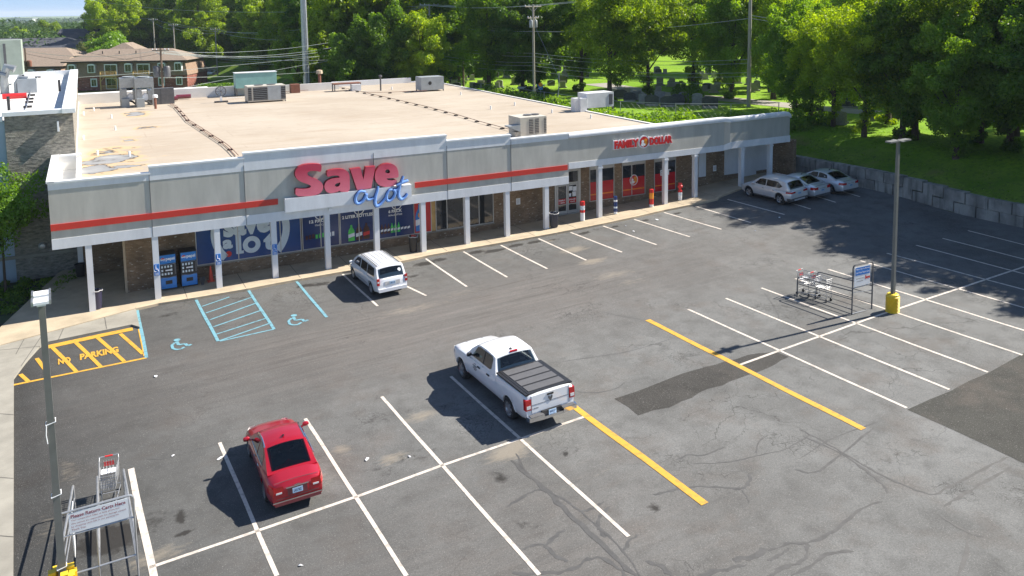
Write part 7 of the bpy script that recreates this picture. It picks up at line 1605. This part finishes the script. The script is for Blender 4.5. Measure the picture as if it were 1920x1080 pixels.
# block building roof plant
ZB2=8.72
def rb(u,v): return tuple(Zp(u,v,ZB2))
r=empty('cooling_unit',rb(2,160),AL,'tall grey-green cooling unit with vertical ribs on the block building','air conditioner'); mb=MB(); mb.box(-4,-.6,.9,1.75,1.6,3.9); cu=mb.build('cabinet',M['greenunit'],r)
mb=MB()
for k in range(9): mb.box(-3.6+.5*k,-.62,1.0,-3.4+.5*k,-.602,3.6)
mb.build('dark_rib_gap',M['darkmetal'],cu)  # dark strips between the cabinet ribs
for x in (-1.2,1.5): mb=MB(); mb.box(x-.1,-.4,0,x+.1,-.2,.9); mb.build('leg',M['galv'],r)
r=empty('duct_cluster',rb(18,175),AL,'cluster of shiny bent ducts beside the grey-green cooling unit','ducts'); 
for k,(x,h,rr_) in enumerate(((-.9,1.6,.22),(-.3,2.1,.3),(.5,1.2,.2))): mb=MB(); mb.tube([(x,0,0),(x,0,h*.6),(x+.3,-.2,h),(x+.8,-.3,h*.9)],rr_,8); mb.build('duct',M['ductgrey'],r,smooth=True)
mb=MB(); mb.box(.6,-.8,0,1.9,.2,1.1); mb.build('duct_box',M['hvacgrey'],r)
r=empty('red_cylinder',rb(28,188),AL,'bright red pipe lying on the white roof of the block building','pipe'); mb=MB(); mb.cyl((-.75,0,.3),(.75,0,.3),.2,n=12); mb.build('pipe',M['redprint'],r)
root=empty('roof_pipe',(0,0,0),0,'thin pipe on dark blocks crossing the white roof','pipe'); P=[np.array(rb(u,v)) for u,v in ((49,206),(55,184),(60,168),(71,146))]; mb=MB(); mb.tube([tuple(p+np.array((0,0,.1))) for p in P],.035,5); mb.build('pipe',M['galv'],root)
for u,v in ((52,202),(55,193),(56,187),(59,180),(60,173),(61,169),(61,165),(71,146)): p=rb(u,v); mb=MB(); mb.box(p[0]-.25,p[1]-.12,ZB2,p[0]+.25,p[1]+.12,ZB2+.14); mb.build('block',M['dark'],root)
for u,v,h in ((112,171,.9),(102,141,.5),(113,139,.5),(45,165,1.1),(17,207,.9)): p=rb(u,v); r=empty('vent_pipe',p,0,'dark vent pipe standing on the white roof of the block building','vent pipe','dark vent pipes on the white roof'); mb=MB(); mb.cyl((0,0,0),(0,0,h),.09,n=8); mb.build('pipe',M['dark'],r)
mb=MB(); 
for k in range(6): mb.box(-44,12+6*k,8.722,-21.5,12.03+6*k,8.728)
mb.build('membrane_seam',M['hvacgrey'],blk)
# ================================================================ BUILDINGS BEHIND
back=bframe('flat_roofed_building','low building with a white flat roof behind the back parapet','building')
mb=MB(); mb.box(-21,52,-1,-6.5,66,5.0); mb.build('wall',M['stone'],back); mb=MB(); mb.box(-21.2,51.8,5.0,-6.3,66.2,5.2); mb.build('roof',M['whiteroof'],back)
mb=MB(); mb.box(-21.2,51.7,5.2,-6.3,51.95,5.3); mb.build('roof_edge',M['darkmetal'],back)
FR=np.array((math.cos(YAW),-math.sin(YAW))); 
def apt(label,u0,u1,vb,d,depth,eave,ridge,z0,wins,mats=('brick_red','mansard','shingle'),porches=(),hip=True,upper=3.0):
    o3=DP(u0,vb,d); o=empty('apartment_building',(o3[0],o3[1],z0),-YAW,label,'building','apartment buildings'); L=abs(u1-u0)*d/CF
    mb=MB(); mb.box(0,0,0,L,depth,eave-upper); mb.build('brick_wall',M[mats[0]],o)
    mb=MB(); s_=.55; zb_=eave-upper
    mb.hexa([(-.15,-.15,zb_),(L+.15,-.15,zb_),(L+.15,depth+.15,zb_),(-.15,depth+.15,zb_),(s_,s_,eave),(L-s_,s_,eave),(L-s_,depth-s_,eave),(s_,depth-s_,eave)]); mb.build('mansard_wall',M[mats[1]],o)
    mb=MB(); e=.35; h=depth/2
    hx=h*.9 if hip else .01
    mb.add([(-e,-e,eave),(L+e,-e,eave),(L+e,depth+e,eave),(-e,depth+e,eave),(hx,h,ridge),(L-hx,h,ridge)],[(0,1,5,4),(1,2,5),(2,3,4,5),(3,0,4),(0,3,2,1)]); mb.build('roof',M[mats[2]],o)
    mb=MB(); mb.box(-e,-e-.02,eave-.25,L+e,-e+.12,eave-.003); mb.build('gutter',M['darktrim'],o)
    for fx,zc,w_,h_,kind in wins:
        x=fx*L; yb=-.05 if zc<zb_ else -.12
        mb=MB()
        if kind=='dormer': mb.box(x-w_/2-.18,yb-.25,zc-h_/2-.15,x+w_/2+.18,yb+.6,zc+h_/2+.1); ts=np.linspace(0,math.pi,7); mb.prism([(x+(w_/2+.18)*math.cos(t),zc+h_/2+.1+.22*math.sin(t)) for t in ts],.85,axis='y',o=yb-.25)
        else: mb.box(x-w_/2-.2,yb-.06,zc-h_/2-.2,x+w_/2+.2,yb+.1,zc+h_/2+.2)
        f=mb.build('window',M['white'],o); yo=yb-(.26 if kind=='dormer' else .07)
        mb=MB(); mb.box(x-w_/2,yo-.01,zc-h_/2,x-.03,yo+.02,zc+h_/2); mb.box(x+.03,yo-.01,zc-h_/2,x+w_/2,yo+.02,zc+h_/2); mb.build('pane',M['glassdark'],f)
    for fx in porches:
        x=fx*L; w_=1.65
        p_=MB(); p_.box(x-w_,-1.5,0,x-w_+.16,-1.34,zb_+.9); p_.box(x+w_-.16,-1.5,0,x+w_,-1.34,zb_+.9); p_.box(x-w_,-1.5,zb_-.1,x+w_,0,zb_+.12); p_.bar((x-w_+.1,-1.42,zb_-1.0),(x-w_+.9,-1.42,zb_-.1),.1); p_.bar((x+w_-.1,-1.42,zb_-1.0),(x+w_-.9,-1.42,zb_-.1),.1)
        pc=p_.build('porch_frame',M['lumber'],o)
        for zr in (.15,zb_+.15):
            p_=MB(); p_.box(x-w_,-1.5,zr+.85,x+w_,-1.42,zr+.93)
            for k in range(15): xx=x-w_+.1+k*(2*w_-.2)/14; p_.box(xx-.025,-1.48,zr,xx+.025,-1.44,zr+.85)
            p_.build('railing',M['lumber'],pc)
    return o,L
m_=1.45
a,L=apt('brown mansard apartment block with yellow timber porches, nearest the store roof',122,352,166,166,11,5.85,8.0,-.6,
 [(.07,4.35,1.1,1.35,'dormer'),(.23,4.35,1.1,1.35,'dormer'),(.53,4.4,1.1,1.35,'dormer'),(.80,4.45,1.1,1.35,'dormer'),(.935,4.5,1.1,1.35,'dormer'),(.385,4.1,2.2,1.9,'w'),(.65,4.1,2.2,1.9,'w'),(.08,1.5,.9,1.3,'w'),(.24,1.55,.9,1.3,'w'),(.385,1.35,2.0,1.9,'w'),(.65,1.35,2.0,1.9,'w'),(.935,1.7,.9,1.3,'w'),(.79,1.6,.9,1.3,'w')],porches=(.385,.65))
for k in range(4): mb=MB(); mb.cyl((3+3.4*k,3.2,6.6),(3+3.4*k,3.2,7.7),.1,n=6); mb.build('roof_vent',M['dark'],a)
mb=MB(); mb.box(.52*L-.5,-.3,0,.52*L+.5,-.05,1.0); mb.build('door_canopy',M['dark'],a)
mb=MB(); mb.hexa([(2.8,6,6.5),(14,6,6.5),(14,13,6.5),(2.8,13,6.5),(7.8,9.4,9.1),(8.2,9.4,9.1),(8.2,13,9.1),(7.8,13,9.1)]); mb.build('cross_gable_roof',M['shingle'],a)
apt('lower brown apartment wing partly hidden behind the block building roof',-130,117,160,172,9,4.6,6.4,-.6,[(.60,3.1,1.1,1.2,'dormer'),(.77,3.1,1.1,1.2,'dormer'),(.92,3.1,1.1,1.2,'dormer'),(.45,3.1,1.1,1.2,'dormer')],hip=False)
apt('long brown apartment row behind the lower wing',-160,140,140,190,9,6.1,7.9,-1,[(.60,4.6,1.1,1.3,'dormer'),(.72,4.6,1.1,1.5,'w'),(.86,4.6,1.1,1.5,'w'),(.94,4.6,1.1,1.3,'w'),(.5,4.6,1.1,1.3,'w')])
apt('slate-roofed building with a wide dark roof at the far left',-200,150,120,215,16,6.6,9.4,-1,[],mats=('brick_red','darktrim','shingle_dark'))
apt('slate-roofed building with small gable among the far trees',92,165,100,228,14,7.5,11.5,-1,[],mats=('brick_red','darktrim','shingle_dark'),hip=False)
apt('grey-roofed house at the extreme left below the woods',-60,28,95,250,12,7.0,9.3,-1,[],mats=('brick_red','darktrim','hvacgrey'))
# back road, parked cars, bin shelter, hedges
def gz_(u,v,z=-.75): return Zp(u,v,z)[:2]
mb=MB(); mb.add([(*gz_(u,v),-.72) for u,v in ((352,116),(470,120),(560,150),(600,164),(440,164),(352,158))],[tuple(range(6))]); tag(mb.build('back_road',M['asphalt_new']),kind='structure')
mb=MB(); mb.add([(*gz_(u,v),-.66) for u,v in ((356,150),(400,155),(392,160),(356,162))],[(0,1,2,3)]); tag(mb.build('lawn_patch',M['grass']),kind='structure')
def hedge(label,pts,r_,n_):
    R=np.random.default_rng(len(pts)+n_); V,F,Tn=[],[],[]
    for a_,c_ in zip(pts[:-1],pts[1:]):
        for t in np.linspace(0,1,9): p=np.array(a_)+(np.array(c_)-np.array(a_))*t; leaves(V,F,Tn,(p[0],p[1],-.75+r_*.7),(r_*1.2,r_*1.2,r_),n_,.16,R,surf=.6,tb=.55)
    o=foliage_obj('hedge',V,F,Tn,M['leafbright']); tag(o,label,'hedge')
hedge('clipped bright green hedge in front of the back road',[gz_(376,168),gz_(405,168),gz_(434,166)],.75,130)
hedge('bright green shrub strip at the corner of the apartment block',[gz_(356,154),gz_(375,155),gz_(392,158)],.6,110)
lbs=['black car parked in the far row by the woods','white car parked left of the slatted bin shelter','dark hatchback right of the slatted bin shelter','silver-grey car in the middle of the far row','dark maroon car at the right end of the far row','dark car in the shade beside the apartment block']
for (u,v,mt,rz,lb) in ((368,133,'p_dark',1.2,lbs[0]),(378,134,'p_white',1.0,lbs[1]),(404,142,'p_silver',.7,lbs[3]),(414,144,'p_dark',.8,lbs[2]),(432,146,'p_maroon',.6,lbs[4]),(360,146,'p_dark',-.4,lbs[5])):
    p=gz_(u,v); 
    c=Car('parked_car',lb,'car','cars parked behind the apartments',(0,0,0),0,L=4.6,W=1.82,H=1.46,wx=(1.4,-1.35),wr=.33,sill=.24,tf=.24,tr=.15,top=SEDTOP(4.6),boxy=False,belt=.98,wroof=.62,cab=(.95,.2,-.8,-1.7),fast=True)
    c.root.location=(p[0],p[1],-.71); c.root.rotation_euler=(0,0,rz); c.body(M[mt]); c.cabin(); c.wheels(5); c.glassband('windscreen',.9,.23,.9,.9,M['clearglass']); c.glassband('rear_window',-1.6,-.82,.8,.88,M['clearglass']); c.side('side_window',[(.55,1.02),(.12,1.31),(-.7,1.31),(-1.05,1.04)],M['p_glass'])
p=gz_(396,140); r=empty('bin_shelter',(p[0],p[1],-.72),-.5,'grey slatted timber bin shelter between the far parked cars','shelter')
mb=MB()
for k in range(9): mb.box(-1.5+.34*k,-.05,0,-1.22+.34*k,.05,1.9)
mb.build('front_screen',M['stone'],r); mb=MB()
for k in range(6): mb.box(-1.55,.1+.34*k,0,-1.45,.38+.34*k,1.9)
mb.build('side_screen',M['stone'],r)
mb=MB(); mb.box(1.45,.05,0,1.55,2.1,1.9); mb.build('end_panel',M['stone'],r)
# distant pale buildings and mast on the skyline
for u,v,d,w_,lb in ((12,36,1900,60,'tiny pale building on the left skyline'),(26,37,1850,40,'second tiny pale building on the skyline, right of the first')):
    p=DP(u,v,d); r=empty('distant_building',(p[0],p[1],p[2]-8),-YAW,lb,'building'); mb=MB(); mb.box(0,0,0,w_,20,9); mb.build('wall',M['white'],r); mb=MB(); mb.box(-1,-1,9,w_+1,21,10); mb.build('roof',M['hvacgrey'],r)
# ================================================================ AIR
mb=MB(); mb.box(-12000,-4000,-8,12000,14000,46); m=bpy.data.materials.new('thin_haze'); m.use_nodes=True; n=m.node_tree; n.nodes.clear(); o_=n.nodes.new('ShaderNodeOutputMaterial'); v=n.nodes.new('ShaderNodeVolumePrincipled'); v.inputs['Color'].default_value=(.75,.85,1,1); v.inputs['Density'].default_value=.00013; n.links.new(v.outputs[0],o_.inputs['Volume'])
o=mb.build('haze',m); o['kind']='stuff'
